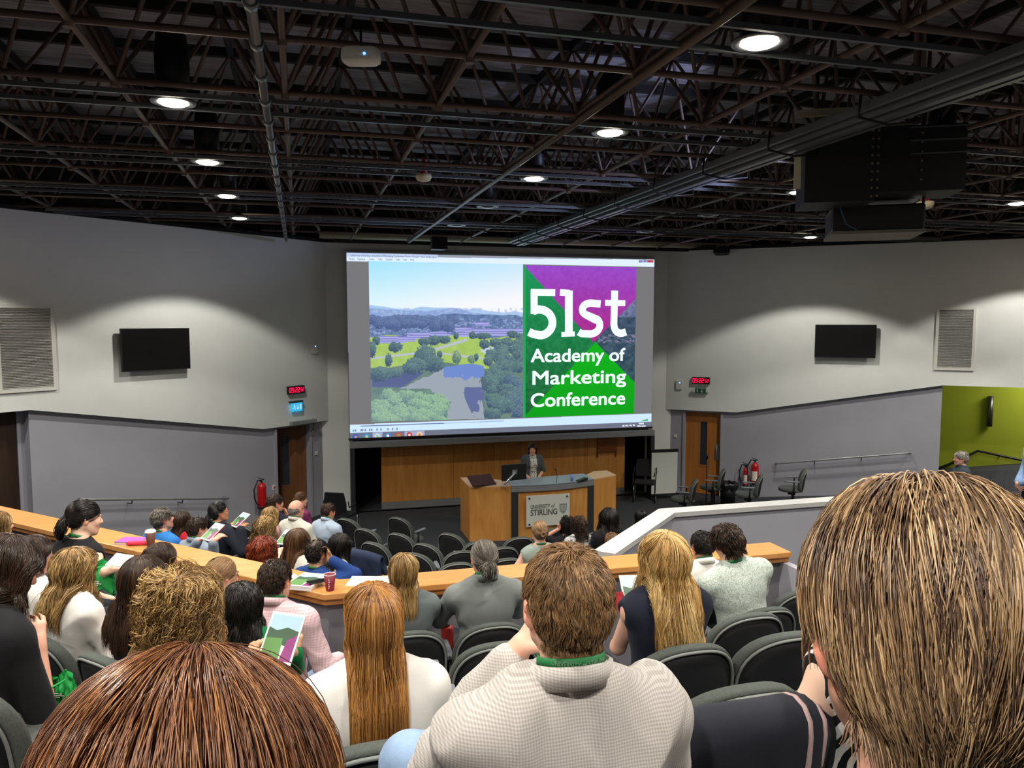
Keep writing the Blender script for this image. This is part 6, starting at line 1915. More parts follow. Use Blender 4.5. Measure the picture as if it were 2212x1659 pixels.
    if glasses:
        mb = MB()
        for sd in (-1, 1):
            mb.tube([b.H((.031 * sd + .020 * math.cos(a), .0985 - .02 * abs(math.cos(a)) * (1 if math.cos(a) * sd > 0 else 0) ** 2, .001 + .0155 * math.sin(a))) for a in [2 * math.pi * i / 16 for i in range(16)]], .0016, 5, closed=True)
            mb.tube([b.H((.051 * sd, .085, .006)), b.H((.0735 * sd, .055, .008)), b.H((.080 * sd, -.008, .010)), b.H((.079 * sd, -.02, -.004))], .0016, 5)
        mb.tube([b.H((-.012, .1, .004)), b.H((0, .103, .007)), b.H((.012, .1, .004))], .0015, 5)
        mb.build('glasses', M_blackplastic, e)
    # hair
    parts = []; cap = None; kw = dict(hairkw or {})
    col = HAIRC[hair]; kw.setdefault('wm', 1.0 if sex == 'm' else .96)
    capc = cap_col or col[-1]
    if style == 'short':
        parts.append(grow_hair(b, rng, n, L or .032, 7, 'short', col, noise=kw.pop('noise', .22), thick=kw.pop('thick', .011), grav=kw.pop('grav', .25), hi=hi, clumps=max(60, n // 12), capth=capth, **kw)[:2]); cap = hair_cap(b, capth, capc, hi=hi)
    elif style in ('long', 'bob'):
        parts.append(grow_hair(b, rng, n, L or .38, 16 if n > 1500 else 12, 'long', col, hi=hi, clumps=max(50, n // 16), **kw)[:2])
        ff = fall or (max(.10, (L or .38) - .16), .075, .034)
        cap = hair_cap(b, capth, capc, hi=hi, fall=ff)
    elif style == 'curly':
        kw.setdefault('hug', .25)
        parts.append(grow_hair(b, rng, n, L or .24, 14, 'curly', col, hi=hi, curl=kw.pop('curl', .014), curlf=kw.pop('curlf', 2.6), thick=kw.pop('thick', .035), grav=kw.pop('grav', .35), noise=kw.pop('noise', .3), clumps=max(50, n // 12), **kw)[:2])
        cap = hair_cap(b, .010, capc, hi=hi, fall=fall or (.13, .07, .045))
    elif style in ('ponytail', 'bun'):
        tie = (0, -.118, .0 if style == 'ponytail' else kw.pop('tiez', -.01))
        parts.append(grow_hair(b, rng, n, .16, 8, 'tied', col, hi=hi, tie=tie, thick=.008, noise=.1, clumps=80, **kw)[:2])
        m2 = n // 3; t = np.linspace(0, 1, 10)[None, :, None]
        if style == 'ponytail':
            dn = b.HR.T @ _v((0, 0, -1)); s0 = _v(tie) + rng.normal(size=(m2, 3)) * _v((.008, .004, .008)); sp = rng.normal(size=(m2, 1, 3)) * _v((.018, .012, .01))
            PL = kw.get('plen', .2)
            Pp = s0[:, None] + _v((0, -.04, .0)) * np.sin(t * 1.57) + dn * (t ** 1.2) * (L or .2) + sp * np.sin(t * 2.8)
        else:
            th = rng.rand(m2, 1) * 6.28; ph = rng.rand(m2, 1) * 1.6 + .2; a = th + t[..., 0] * 2.6
            rr = .028 * (.6 + .4 * rng.rand(m2, 1)); Pp = np.stack([rr * np.cos(a), -.014 * np.sin(ph + t[..., 0]) - .012 + 0 * a, rr * np.sin(a)], -1) + _v((0, -.115, tie[2]))
        cc = np.array([srgb(c) for c in col])[(rng.rand(m2) * len(col)).astype(int)]
        parts.append((Pp, np.repeat(cc[:, None], 10, 1), rad * 1.4)); cap = hair_cap(b, .005, capc, hi=hi)
    elif style == 'bald':
        sp = lambda p: p[:, 2] > .028
        parts.append(grow_hair(b, rng, n, .012, 4, 'short', col, hi=.02, spare=sp, thick=.003, grav=.2)[:2])
    elif style == 'thin':
        sp = lambda p: (np.hypot(p[:, 0], p[:, 1] + .055) < .036) & (p[:, 2] > .06) & (rng.rand(len(p)) < .8)
        parts.append(grow_hair(b, rng, n, .03, 6, 'short', col, hi=hi, spare=sp, thick=.006, grav=.3, noise=.25)[:2])
    if parts: hair_object(b, parts, e, rad, cap=cap)
    if chair and not stand:
        # the chair under the sitter
        cx, cy = e.location.x, e.location.y
        cz = z_base
        c_ = place_chair(cx, cy, cz, fz, chair_lab or ('chair under the ' + nick), UP_G if not low else LOW_G)
        a = -.02
        c_.location = (cx - math.sin(-fz) * .02, cy - math.cos(fz) * .02, e.location.z)
        SITTERS.append(c_)
    print('P %-48s D=%.2f k=%.2f' % (lab[:48], D, k_))
    return e, b
W_ = CM('white', '#e4e0da'); W2 = CM('offwhite', '#cfcdc0'); BK = CM('black', '#17171a'); NV = CM('navy', '#1b1f2e')
GR = CM('grey', '#7d8280'); DG = CM('dark_grey', '#666d6d'); GN = CM('green', '#0f7d45')
# ---- front rows, nearest first
person(2015, 1072, D=.60, row=6, skin='pink', hair='streak', style='short', cloth='long', mat_=NV, sex='m', L=.10, n=15000, rad=.0007, res=.008, hres=.004, collar=False, head=(.02, .08, 0), beard='#9a7050',
       hairkw=dict(noise=.10, grav=.55, thick=.016, crown=(.02, .045, .115), kwlift=.05, lenvar=.3, streak=.22, hug=.6, trim=.86), cap_col='#6b5136', lab='man with combed blond-brown hair filling the lower right of the photo, seen from behind', nick='big blond man at the right edge', turn=-.36, headshift=(0, .0, .045))
person(400, 1462, D=.53, row=6, skin='light', hair='chestnut', style='long', cloth='long', mat_=BK, sex='f', L=.34, n=22000, rad=.00045, res=.01, hres=.006, lanyard=False, head=(-.1, .22, 0),
       hairkw=dict(width=.135, thick=.03, noise=.08, crown=(.0, .02, .12), streak=.35), cap_col='#4f3020', lab='head with glossy chestnut brown hair at the bottom left of the photo', nick='chestnut-haired head at bottom left', hi=.07)
person(1225, 1184, row=5, skin='light', hair='sandy', style='short', cloth='long', mat_=CM('gingham', '#cdc7c1', 'gingham', '#aaa39e', 1100), L=.034, n=9000, rad=.0009, res=.007, hres=.004, collar=True,
       armsL=((.23, .22, .27), (.045, .22, .52)), armsR='lap', legs='jeans', crossed=True, folds=.013, headshift=(0, .0, .012), hairkw=dict(thick=.006, noise=.2), capth=.004, handres=.006, cap_col='#6a4c33',
       lab='man with short sandy hair, finely checked shirt and green lettered lanyard', nick='man in the finely checked shirt')
person(806, 1262, row=4, skin='light', hair='ginger', style='long', cloth='half', mat_=W_, sex='f', L=.40, n=6000, rad=.0011, res=.008, lanyard=False, arms='lap', build=1.05, hairkw=dict(width=.088, thick=.009, noise=.06, part=.0), cap_col='#7a4f28',
       lab='woman with long straight ginger hair and a white top', nick='woman with long ginger hair')
person(1437, 1150, row=3, skin='light', hair='blond', style='long', cloth='sleeveless', mat_=NV, sex='f', L=.37, n=4500, rad=.0015, res=.008, lanyard=False, arms='book', folds=.002,
       hairkw=dict(width=.112, thick=.016, noise=.18, part=.0, curl=.006, curlf=1.4), cap_col='#8a6538', handres=.007, hold=(1378, 1284, 3.75), lab='woman with long wavy blonde hair and a navy sleeveless top', nick='blonde woman in navy')
person(1930, 1120, D=1.78, z_base=2.5, skin='pale', hair='darkbrown', style='bob', cloth='sleeveless', mat_=CM('bw_stripe', '#101114', 'stripev', '#d6d4d0', 420), sex='f', L=.2, n=600, lanyard=False, armsL=((.31, .02, .22), (.06, .2, .15)), hres=.009,
       lab='person in a black and white striped top, hidden behind the big blond head', nick='person in the striped top')
# ---- row along the ledge, right part
person(1572, 1137, row=1, D=5.15, skin='light', hair='darkbrown', style='short', cloth='long', mat_=CM('leaf', '#c3cbc2', 'print', '#8f9e94', 55, col3='#a9b5ab'), sex='m', L=.055, n=2500, rad=.0022, res=.010, head=(.25, .1, -.15), lean=(.12, -.16),
       hairkw=dict(noise=.25, thick=.02), lab='man with dark tousled hair in a pale leaf-print shirt, leaning left', nick='man in the leaf-print shirt', arms='ledge', build=1.12)
person(1518, 1151, row=1, D=5.65, skin='tan', hair='blackish', style='short', cloth='long', mat_=W_, sex='m', n=1500, rad=.002, res=.011, head=(-.1, .25, .1), collar=True, glasses=True, arms='ledge', build=.9, lean=(.1, 0), hairkw=dict(width=.1) and {},
       lab='young man with black hair and white shirt beside the man in the leaf-print shirt', nick='young man in the white shirt')
person(1046, 1169, row=1, skin='light', hair='salt', style='ponytail', cloth='long', mat_=GR, sex='m', n=2600, rad=.0016, L=.075, res=.009, collar=True, arms='ledge', build=1.08, folds=.007, hairkw=dict(streak=.5), cap_col='#5a4a3a',
       lab='man with greying hair tied at the nape and a grey shirt, at the ledge', nick='man with the tied hair', head=(0, .05, 0))
person(872, 1198, row=1, skin='light', hair='dblond', style='bob', cloth='half', mat_=DG, sex='f', L=.24, n=2600, rad=.0018, res=.010, lanyard=False, arms='ledge', hairkw=dict(width=.1, thick=.014, noise=.12, part=.0), head=(-.25, .1, 0),
       lab='woman with ash blonde bobbed hair and a dark grey top at the ledge', nick='woman in the dark grey top')
# ---- left arm, first row at the ledge
person(594, 1214, row=1, D=4.45, skin='light', hair='darkbrown', style='short', cloth='long', mat_=CM('pink_check', '#dfc3c6', 'gingham', '#cfa6ad', 420), sex='m', n=3000, rad=.0015, L=.026, res=.009, collar=True, glasses=True, arms='rest', folds=.006, build=1.12, lean=(.06, -.05),
       facing=-.50, head=(-.05, .1, 0), legs='jeans', lab='man with short dark hair and glasses in a pink checked shirt', nick='man in the pink shirt')
person(478, 1206, row=1, skin='light', hair='sandy', style='bun', cloth='sleeveless', mat_=CM('teal', '#5f8579'), sex='f', n=1800, rad=.002, res=.011, glasses=True, arms='chin', head=(-.25, .1, 0), hairkw=dict(tiez=-.055),
       lab='woman with sandy hair in a low bun and bare shoulders at the ledge', nick='woman with the low bun')
person(345, 1175, row=1, skin='light', hair='darkbrown', style='bob', cloth='half', mat_=BK, sex='f', n=2000, rad=.002, L=.22, res=.011, glasses=True, armsR='chin', armsL='lap', head=(-.30, .05, 0), hairkw=dict(width=.11, noise=.2), lanyard=False,
       lab='dark-haired woman with black glasses resting her chin on her hand', nick='woman resting her chin')
person(180, 1083, row=1, D=5.5, skin='pale', hair='blackish', style='ponytail', cloth='sleeveless', mat_=BK, sex='f', n=2600, rad=.002, L=.13, res=.010, armsR='reach', armsL='lap', head=(-.35, .05, 0), lean=(.12, 0), folds=.002, handres=.006, hairkw=dict(streak=.3), hold=(257, 1211, 4.9), hands=(1,),
       lab='woman with black tied hair and black sleeveless top sitting tall at the ledge', nick='woman in the black sleeveless top')
person(-8, 1106, row=1, D=5.9, skin='light', hair='dblond', style='bob', cloth='half', mat_=DG, sex='f', n=1200, rad=.0025, L=.2, head=(-.2, 0, 0), lab='fair-haired head cut off by the left edge of the photo, near the ledge', nick='fair-haired head at the left edge')
# ---- left arm, second row
person(520, 1263, row=2, skin='olive', hair='blackish', style='long', cloth='long', mat_=GN, sex='f', n=4000, rad=.0016, L=.27, res=.009, armsR='book', armsL='lap', hairkw=dict(width=.12, thick=.02, noise=.15, curl=.006, curlf=2), lanyard=False, handres=.006, head=(-.2, .15, 0), hold=(610, 1380, 3.25),
       lab='woman with long black hair in a green cardigan reading a booklet', nick='woman in the green cardigan')
person(308, 1204, row=2, skin='light', hair='darkbrown', style='long', cloth='sleeveless', mat_=BK, sex='f', n=3600, rad=.0016, L=.33, res=.010, hairkw=dict(width=.105, thick=.014, noise=.14), lanyard=False, head=(-.15, .1, 0), folds=.002,
       lab='woman with long dark brown hair and a black sleeveless top, second row', nick='brown-haired woman in black')
person(158, 1186, row=2, skin='light', hair='dblond', style='long', cloth='long', mat_=W_, sex='f', n=3600, rad=.0017, L=.29, res=.009, hairkw=dict(width=.115, thick=.018, noise=.2, curl=.007, curlf=1.6), lanyard=False, head=(-.2, .1, 0), folds=.006,
       lab='woman with dark blonde wavy hair in a white blouse on the left', nick='woman in the white blouse')
person(70, 1160, row=2, D=4.4, skin='light', hair='darkbrown', style='bob', cloth='half', mat_=W_, sex='f', n=2400, rad=.0018, L=.20, res=.010, armsR='chin', hairkw=dict(width=.11, noise=.2), lanyard=False, head=(-.55, .15, 0),
       lab='dark-haired woman in a white cardigan, in profile left of the white blouse', nick='woman in the white cardigan')
# ---- third row
person(385, 1247, row=3, D=2.5, skin='light', hair='dblond', style='curly', cloth='short', mat_=CM('floral', '#dcd8cc', 'blotch', '#c8405e', 16, col3='#9ab05a'), sex='f', n=6000, rad=.0014, L=.25, res=.009, lanyard=False,
       hairkw=dict(width=.13, thick=.038, curl=.012, curlf=3.0), cap_col='#4b3520', lab='woman with a big mop of curly light brown hair and a floral top', nick='curly-haired woman')
person(8, 1163, row=3, D=2.95, skin='pink', hair='darkbrown', style='long', cloth='half', mat_=BK, sex='f', n=3000, rad=.0016, L=.30, res=.010, armsR=((.20, .16, .12), (.10, .12, .42)), lanyard=False, crossed=False, head=(-.5, .25, 0), lean=(.25, 0), hairkw=dict(width=.11, noise=.16),
       lab='dark-haired woman in a black T-shirt leaning on her arm at the left edge', nick='woman leaning at the left edge', build=1.1)
# ---- right edge people
person(2186, 1082, D=5.0, z_base=1.62, facing=.785, skin='light', hair='sandy', style='curly', cloth='half', mat_=DG, sex='f', n=1800, rad=.002, L=.12, hairkw=dict(width=.12, thick=.03, curl=.012, curlf=2.4), lab='head with curly tan hair just right of the big blond head', nick='curly tan head')
person(2077, 976, low=True, facing=.95, skin='pink', hair='grey', style='short', cloth='jacket', mat_=CM('suit', '#27333b'), sex='m', n=900, rad=.003, L=.03, glasses=True, hres=.006, beard='#8d8780', head=(.15, 0, 0),
       lab='grey-haired man with glasses and a dark suit jacket by the olive wall', nick='man in the suit jacket')
person(2240, 928, D=12.0, z_base=.62, facing=1.2, stand=True, skin='light', hair='grey', style='short', cloth='long', mat_=CM('blue_shirt', '#7f9ac0'), sex='m', n=500, rad=.003, arms='clasp', build=1.15,
       lab='standing person in a light blue shirt at the right edge of the photo')
# ---- lecturer
lec, lecb = person(1150, 958, D=16.35, z_base=0.0, facing=math.pi - .02, stand=True, skin='pink', hair='darkbrown', style='bob', cloth='short', mat_=CM('dress', '#dcdad0', 'print', '#5f625c', 14, col3='#b9bcae'), sex='f', n=2200, rad=.0022, L=.20, arms='clasp', res=.010, hres=.005, handres=.006,
       lanyard=False, cardigan=CM('cardigan', '#4c5256'), hairkw=dict(width=.10, noise=.10, part=.02), lab='woman with a dark bob, grey cardigan and white floral dress standing behind the lectern', head=(-.2, .12, 0))
# ---- lower block, left group
LO = dict(low=True, n=900, rad=.003, res=.013, hres=.008, handres=.011)
person(350, 1098, **LO, skin='pink', hair='salt', style='short', L=.04, cloth='half', mat_=CM('bright_blue', '#2f78c2'), head=(-.25, -.12, 0), lab='grey-haired man in a bright blue top looking up, beyond the ledge', nick='man in bright blue')
person(393, 1105, D=8.9, **LO, skin='light', hair='darkbrown', style='long', L=.28, cloth='half', mat_=CM('red', '#b3202c'), sex='f', head=(-.1, 0, 0), lab='woman with brown hair and a red top between two men beyond the ledge', nick='brown-haired woman in red')
person(425, 1119, D=7.9, **LO, skin='pink', hair='darkbrown', style='short', cloth='long', mat_=CM('blue_grey', '#8d9aa8'), collar=True, hold=(460, 1150, 7.55), head=(-.2, .1, 0), lab='man with short dark hair and pale blue-grey shirt holding a booklet beyond the ledge', nick='man in the blue-grey shirt')
person(472, 1085, **LO, skin='tan', hair='blackish', style='ponytail', L=.2, cloth='jacket', mat_=CM('dark_jacket', '#20222e'), sex='f', hold=(519, 1124, 8.9), head=(-.45, -.1, 0), glasses=True, lab='woman with a black ponytail and dark jacket by the left handrail', nick='woman with the black ponytail')
person(594, 1069, **LO, skin='pink', hair='darkbrown', style='short', cloth='jacket', mat_=CM('navy_jacket', '#1d2130'), armsR='chin', head=(-.35, .0, 0), lab='man in a dark jacket with his hand raised below the fire extinguisher', nick='man in the dark jacket')
person(650, 1065, D=11.6, **LO, skin='light', hair='brown', style='bun', cloth='threeq', mat_=CM('pink_floral', '#b33a7c', 'blotch', '#6b2a55', 14), sex='f', head=(-.5, 0, 0), lean=(.18, 0), lab='woman in a bright pink patterned top behind the bald man', nick='woman in pink')
person(640, 1081, **LO, skin='pink', hair='grey', style='bald', cloth='long', mat_=W2, collar=True, head=(-.05, .1, 0), lab='bald man in a cream shirt beyond the ledge', nick='bald man')
person(709, 1088, D=10.3, **LO, skin='tan', hair='darkbrown', style='thin', cloth='long', mat_=CM('pale_blue', '#aebdd0'), collar=True, head=(-.25, .15, 0), lean=(.1, 0), folds=.006, lab='man with thinning dark hair and a light blue shirt, right of the bald man', nick='man in the light blue shirt')
person(583, 1095, D=9.9, **LO, skin='pink', hair='dblond', style='long', L=.3, cloth='half', mat_=CM('rose', '#c58a92'), sex='f', lab='woman with straight sandy blonde hair right behind the man in the dark jacket', nick='straight-haired blonde woman')
person(572, 1118, D=9.0, **LO, skin='pink', hair='dblond', style='curly', L=.34, cloth='half', mat_=CM('pale_pink_dot', '#cdb3bd', 'blotch', '#7d6a78', 30), sex='f', hairkw=dict(curl=.012, thick=.02), lab='woman with long curly blonde hair above the red-haired woman', nick='curly blonde woman')
person(566, 1162, **LO, skin='pink', hair='red', style='curly', L=.2, cloth='half', mat_=CM('pale_pink_dot', '#cdb3bd'), sex='f', hairkw=dict(curl=.008, thick=.018), lab='woman with wavy red hair just beyond the ledge', nick='red-haired woman')
person(642, 1143, **LO, skin='light', hair='brown', style='long', L=.33, cloth='half', mat_=W2, sex='f', hold=(620, 1162, 8.2), head=(-.2, .1, 0), lab='woman with long brown hair and cream top right of the red-haired woman', nick='long-haired woman in cream')
person(685, 1168, **LO, skin='olive', hair='blackish', style='thin', L=.03, cloth='long', mat_=CM('royal_blue', '#22407f'), armsR='head', head=(-.1, .1, 0), lab='man with a bald spot and blue jumper holding his hand to his cheek', nick='man in the blue jumper')
person(733, 1154, **LO, skin='light', hair='blackish', style='bob', L=.2, cloth='long', mat_=W2, sex='f', head=(-.1, .15, 0), lean=(.1, .1), lab='woman with dark shoulder-length hair and cream blouse, left of the empty seats', nick='dark-haired woman in cream')
# ---- lower block, right group
person(1166, 1127, **LO, skin='light', hair='sandy', style='bun', cloth='sleeveless', mat_=CM('sage', '#8f9a90'), sex='f', arms='bighip', head=(0, .1, 0), lanyard=True, hairkw=dict(tiez=.0), lab='woman with pinned-up hair and a grey-green sleeveless top in front of the lectern', nick='woman with pinned-up hair')
person(1226, 1120, D=10.3, **LO, skin='pink', hair='blackish', style='curly', L=.16, cloth='half', mat_=BK, sex='f', armsL='head', hairkw=dict(curl=.01), head=(.1, .1, 0), lab='dark-haired woman with her left hand raised to her head near the lectern sign', nick='woman with the raised hand')
person(1251, 1118, D=10.0, **LO, skin='pink', hair='darkbrown', style='curly', L=.18, cloth='half', mat_=CM('zebra', '#d8d8d4', 'zebra', '#1d1d20', 45), sex='f', hairkw=dict(curl=.01), lab='woman with wavy dark hair and a black and white patterned top', nick='woman in the black and white top')
person(1316, 1098, **LO, skin='light', hair='blackish', style='long', L=.38, cloth='long', mat_=BK, sex='f', hairkw=dict(width=.13, thick=.02), lab='woman with long straight black hair in front of the right lectern end', nick='woman with long black hair')
person(1384, 1102, D=12.2, **LO, skin='light', hair='blackish', style='bob', L=.2, cloth='long', mat_=BK, sex='f', lab='dark head beyond the parapet, right of the woman with long black hair', nick='dark head beyond the parapet')
person(1322, 1152, D=9.0, **LO, skin='light', hair='sandy', style='short', cloth='long', mat_=DG, lab='short-haired head low behind the sloping parapet', nick='short-haired head behind the parapet')
kept = list(SITTERS); gone = []
for c in [o for o in COL.objects if o.get('category') == 'chair' and o.name.startswith('auditorium_chair') and o not in SITTERS]:
    if any((c.location - k_.location).length < .40 for k_ in kept):
        gone.append(c['label'])
        for ch in list(c.children_recursive): bpy.data.objects.remove(ch)
        bpy.data.objects.remove(c)
    else: kept.append(c)
print('REMOVED', gone)
print('PEOPLE', time.time() - T0)
# ------------------------------------------------------------------ things on the ledge and in people's hands
LEDGE_Z = 2.42
M_paper = mat('paper', '#e9e8e2', .7); M_pages = mat('page_edges', '#d9d6cc', .8)
M_cg = mat('cover_green', '#5f8f4e', .4); M_cb = mat('cover_sky', '#a9c8df', .4); M_cp = mat('cover_purple', '#8c3a78', .4); M_ct = mat('cover_trees', '#3f5a44', .4); M_cr = mat('cover_red', '#b3202c', .5)
def booklet(M, lab, w_=.155, h_=.215, t=.010, mirror=False, opened=False, group=None, edge=None):
    e = placed('conference_booklet', M, lab, 'booklet', group)
    mb = MB(); mb.box(-w_ / 2, -h_ / 2, 0, w_ / 2, h_ / 2, t); mb.build('pages', edge or M_pages, e)
    mb = MB(); mb.box(-w_ / 2 - .002, -h_ / 2 - .002, t, w_ / 2 + .002, h_ / 2 + .002, t + .001); c = mb.build('cover', M_paper, e)
    z0 = t + .0012
    def patch(x0, y0, x1, y1, m, nm):
        mb = MB(); mb.box(x0 * w_, y0 * h_, z0, x1 * w_, y1 * h_, z0 + .0004); mb.build(nm, m, c)
    patch(-.46, .12, .46, .46, M_cb, 'cover_picture'); 
    mb = MB(); mb.prism([(-.46 * w_, -.1 * h_), (.46 * w_, -.16 * h_), (.46 * w_, .16 * h_), (.1 * w_, .22 * h_), (-.2 * w_, .14 * h_), (-.46 * w_, .2 * h_)], z0 + .0003, z0 + .0008); mb.build('cover_picture', M_ct, c)
    mb = MB(); mb.prism([(-.46 * w_, -.44 * h_), (.1 * w_, -.44 * h_), (.05 * w_, .0 * h_), (-.46 * w_, -.02 * h_)], z0 + .0006, z0 + .001); mb.build('cover_panel', M_cg, c)
    mb = MB(); mb.prism([(.12 * w_, -.44 * h_), (.46 * w_, -.44 * h_), (.46 * w_, .1 * h_), (.2 * w_, -.02 * h_)], z0 + .0006, z0 + .001); mb.build('cover_panel', M_cp, c)
    return e
def flat(px, py, z, rz): q = at_z(px, py, z); return Matrix.Translation(q) @ Matrix.Rotation(rz, 4, 'Z')
booklet(flat(664, 1261, LEDGE_Z, -math.radians(30)), 'conference booklet lying on the ledge beside the red paper cup', w_=.2, h_=.28, t=.03, edge=M_paper)
e = empty('smartphone', at_z(686, 1257, LEDGE_Z + .033) , -math.radians(72)); tag(e, 'black smartphone lying on the booklet beside the red paper cup', 'phone')
mb = MB(); mb.box(-.036, -.073, 0, .036, .073, .008); mb.build('phone_body', M_blackplastic, e, bevel=.004)
mb = MB(); mb.box(-.033, -.068, .008, .033, .068, .0085); mb.build('phone_screen', M_screenblack, e)
def paper_cup(px, py, wall, lab, h=.115, lid=None, rim=True):
    q = at_z(px, py, LEDGE_Z); e = empty('paper_cup', q); tag(e, lab, 'cup')
    mb = MB(); mb.lathe([(.028, 0), (.029, .004), (.0415, h), (.039, h), (.0275, .01)], 24); mb.build('cup_wall', wall, e)
    if lid:
        mb = MB(); mb.lathe([(.044, h - .004), (.045, h + .004), (.040, h + .006), (.038, h + .016), (.034, h + .018)], 24); mb.build('lid', lid, e)
    else:
        mb = MB(); mb.tube([(.041 * math.cos(a), .041 * math.sin(a), h) for a in [2 * math.pi * i / 20 for i in range(20)]], .0022, 6, closed=True); mb.build('rolled_rim', M_paper, e)
    return e
M_cupred = mat('cup_red', '#7d1830', .5); M_cupbrown = mat('cup_brown', '#5a3428', .6)
cupe = paper_cup(713, 1275, M_cupred, 'dark red paper cup standing on the ledge at its bend')
mb = MB()
for i, (a, z) in enumerate([(-1.9, .02), (-1.88, .035), (-1.86, .05), (-1.84, .065), (-1.82, .08)]):
    r_ = .0295 + .0125 * z / .115 + .0008
    for k_ in range(2 + i % 2): mb.bar((r_ * math.cos(a + .1 * k_), r_ * math.sin(a + .1 * k_), z), (r_ * math.cos(a + .1 * k_), r_ * math.sin(a + .1 * k_), z + .009), .0025, .0012, (math.cos(a), math.sin(a), 0))
mb.build('cup_lettering', M_paper, cupe)
paper_cup(326, 1178, M_cupbrown, 'brown paper cup with a white lid on the ledge, left of the glasses woman', lid=M_whiteplastic)
e = empty('cup_lid', at_z(629, 1247, LEDGE_Z)); tag(e, 'white cup lid lying on the ledge beside the head of the man in pink', 'lid')
mb = MB(); mb.lathe([(.044, 0), (.045, .006), (.039, .008), (.037, .016), (.03, .018)], 22); mb.build('lid_shell', M_whiteplastic, e)
# notebooks
e = empty('notebook', at_z(284, 1172, LEDGE_Z), -.35); tag(e, 'purple notebook lying on the ledge, left of the lidded cup', 'notebook')
mb = MB(); mb.box(-.105, -.075, .002, .105, .075, .022); mb.build('pages', M_pages, e)
mb = MB(); mb.box(-.107, -.077, .022, .107, .077, .026); mb.box(-.107, -.077, 0, .107, .077, .002); mb.build('cover', mat('notebook_purple', '#a552b5', .5), e)
e = empty('pencil_case', at_z(300, 1178, LEDGE_Z), -.15); tag(e, 'pink pencil case in front of the purple notebook on the ledge', 'pencil case')
mb = MB(); mb.tube([(-.1, 0, .018), (-.08, 0, .021), (.08, 0, .021), (.1, 0, .018)], .02, 12, rs=[.008, .02, .02, .008]); mb.build('case_body', mat('case_pink', '#d8345f', .5), e)
e = placed('paper_sheet', flat(798, 1256, LEDGE_Z, -.3), 'white printed sheets lying on the ledge behind the ginger head', 'paper')
mb = MB(); mb.box(-.15, -.105, 0, .15, .105, .004); mb.build('sheet', M_paper, e)
mb = MB()
for i in range(7): mb.box(-.08, -.07 + i * .02, .004, .07, -.066 + i * .02, .0043)
mb.build('print_lines', mat('print_grey', '#9da3a0', .7), e)
# held booklets: matrix from a point, tilted towards the reader
def held(px, py, D, rz, tilt, roll=0.0):
    q = at_d(px, py, D)
    return Matrix.Translation(q) @ Matrix.Rotation(rz, 4, 'Z') @ Matrix.Rotation(tilt, 4, 'X') @ Matrix.Rotation(roll, 4, 'Y')
booklet(held(610, 1380, 3.25, -.55, .9, .05), 'open booklet with a campus picture held by the woman in green')
booklet(held(1378, 1284, 3.75, -.2, .6), 'booklet with pale blue cover held by the blonde woman in navy')
booklet(held(519, 1124, 8.9, -1.0, .6), 'white booklet held by the woman with the black ponytail')
booklet(held(460, 1150, 7.55, -.9, .6), 'booklet with a red back held by the man in the blue-grey shirt', edge=M_cr)
booklet(held(620, 1162, 8.2, -.6, .5), 'booklet lying open before the long-haired woman in cream')
e = placed('red_card', held(1340, 1300, 3.5, .2, .9), 'red and white patterned card below the blonde woman\'s booklet', 'card')
mb = MB(); mb.box(-.03, -.045, 0, .03, .045, .003); mb.build('card_sheet', mat('card_red', '#c23440', .5, noise=.6, nscale=60), e)
e = placed('folded_paper', held(257, 1211, 4.9, -.5, .5), 'small folded white paper in the hand of the woman in black sleeveless top', 'paper')
mb = MB(); mb.prism([(-.07, -.05), (.07, -.05), (.08, .05), (-.06, .06)], 0, .004); mb.build('paper_leaf', M_paper, e)
# green tote bags
M_tote = mat('tote_green', '#159a44', .6, noise=.12, nscale=12, bump=.5, bscale=18)
def tote(q, rz, s, lab, tilt=0.0):
    e = empty('tote_bag', q, rz); tag(e, lab, 'bag', 'green conference bags'); 
    n1, n2 = 22, 14; r = np.random.RandomState(int(q.x * 100) % 97 + 5); vs = []
    ph = r.rand(6) * 6
    for side in (0, 1):
        for j in range(n2):
            for i in range(n1):
                u = i / (n1 - 1) - .5; v = j / (n2 - 1)
                edge = (1 - (2 * u) ** 4) * (math.sin(min(1, v * 1.15 + .12) * math.pi) ** .5 if v < .95 else .2)
                th = (.05 * edge + .012 * math.sin(9 * u * 3 + ph[0] + v * 5) + .01 * math.sin(14 * v + u * 9 + ph[1])) * (1 if side else -1)
                vs.append((u * .36 * s * (1 - .12 * v + .03 * math.sin(6 * v + ph[2])), th * s * 1.4, -.2 * s + v * .38 * s + .02 * math.sin(7 * u + ph[3])))
    fs = []
    for side in (0, 1):
        o = side * n1 * n2
        for j in range(n2 - 1):
            for i in range(n1 - 1):
                a = o + j * n1 + i; fs.append((a, a + 1, a + n1 + 1, a + n1) if not side else (a, a + n1, a + n1 + 1, a + 1))
    m_ = n1 * n2
    for j in range(n2 - 1):
        for i in (0, n1 - 1):
            a = j * n1 + i; fs.append((a, a + n1, m_ + a + n1, m_ + a))
    for i in range(n1 - 1): fs.append((i, i + 1, m_ + i + 1, m_ + i))
    mb = MB(); mb.add(vs, fs, True); mb.build('bag_body', M_tote, e)
    mb = MB(); mb.tube([(-.1 * s, -.03, .15 * s), (-.09 * s, -.09, .17 * s), (0, -.12, .10 * s), (.09 * s, -.10, .16 * s), (.1 * s, -.03, .15 * s)], .012 * s, 6); mb.build('bag_handle', M_tote, e)
    mb = MB()
    for k_, wd in enumerate((.13, .17, .10)): mb.box(-.1 * s, -.086 * s, -.06 * s - k_ * .024 * s, -.1 * s + wd * s, -.082 * s, -.05 * s - k_ * .024 * s)
    mb.build('bag_print', M_paper, e)
    return e
tote(at_d(222, 1243, 5.0), -.6, .52, 'green bag on the lap of the woman in the black sleeveless top')
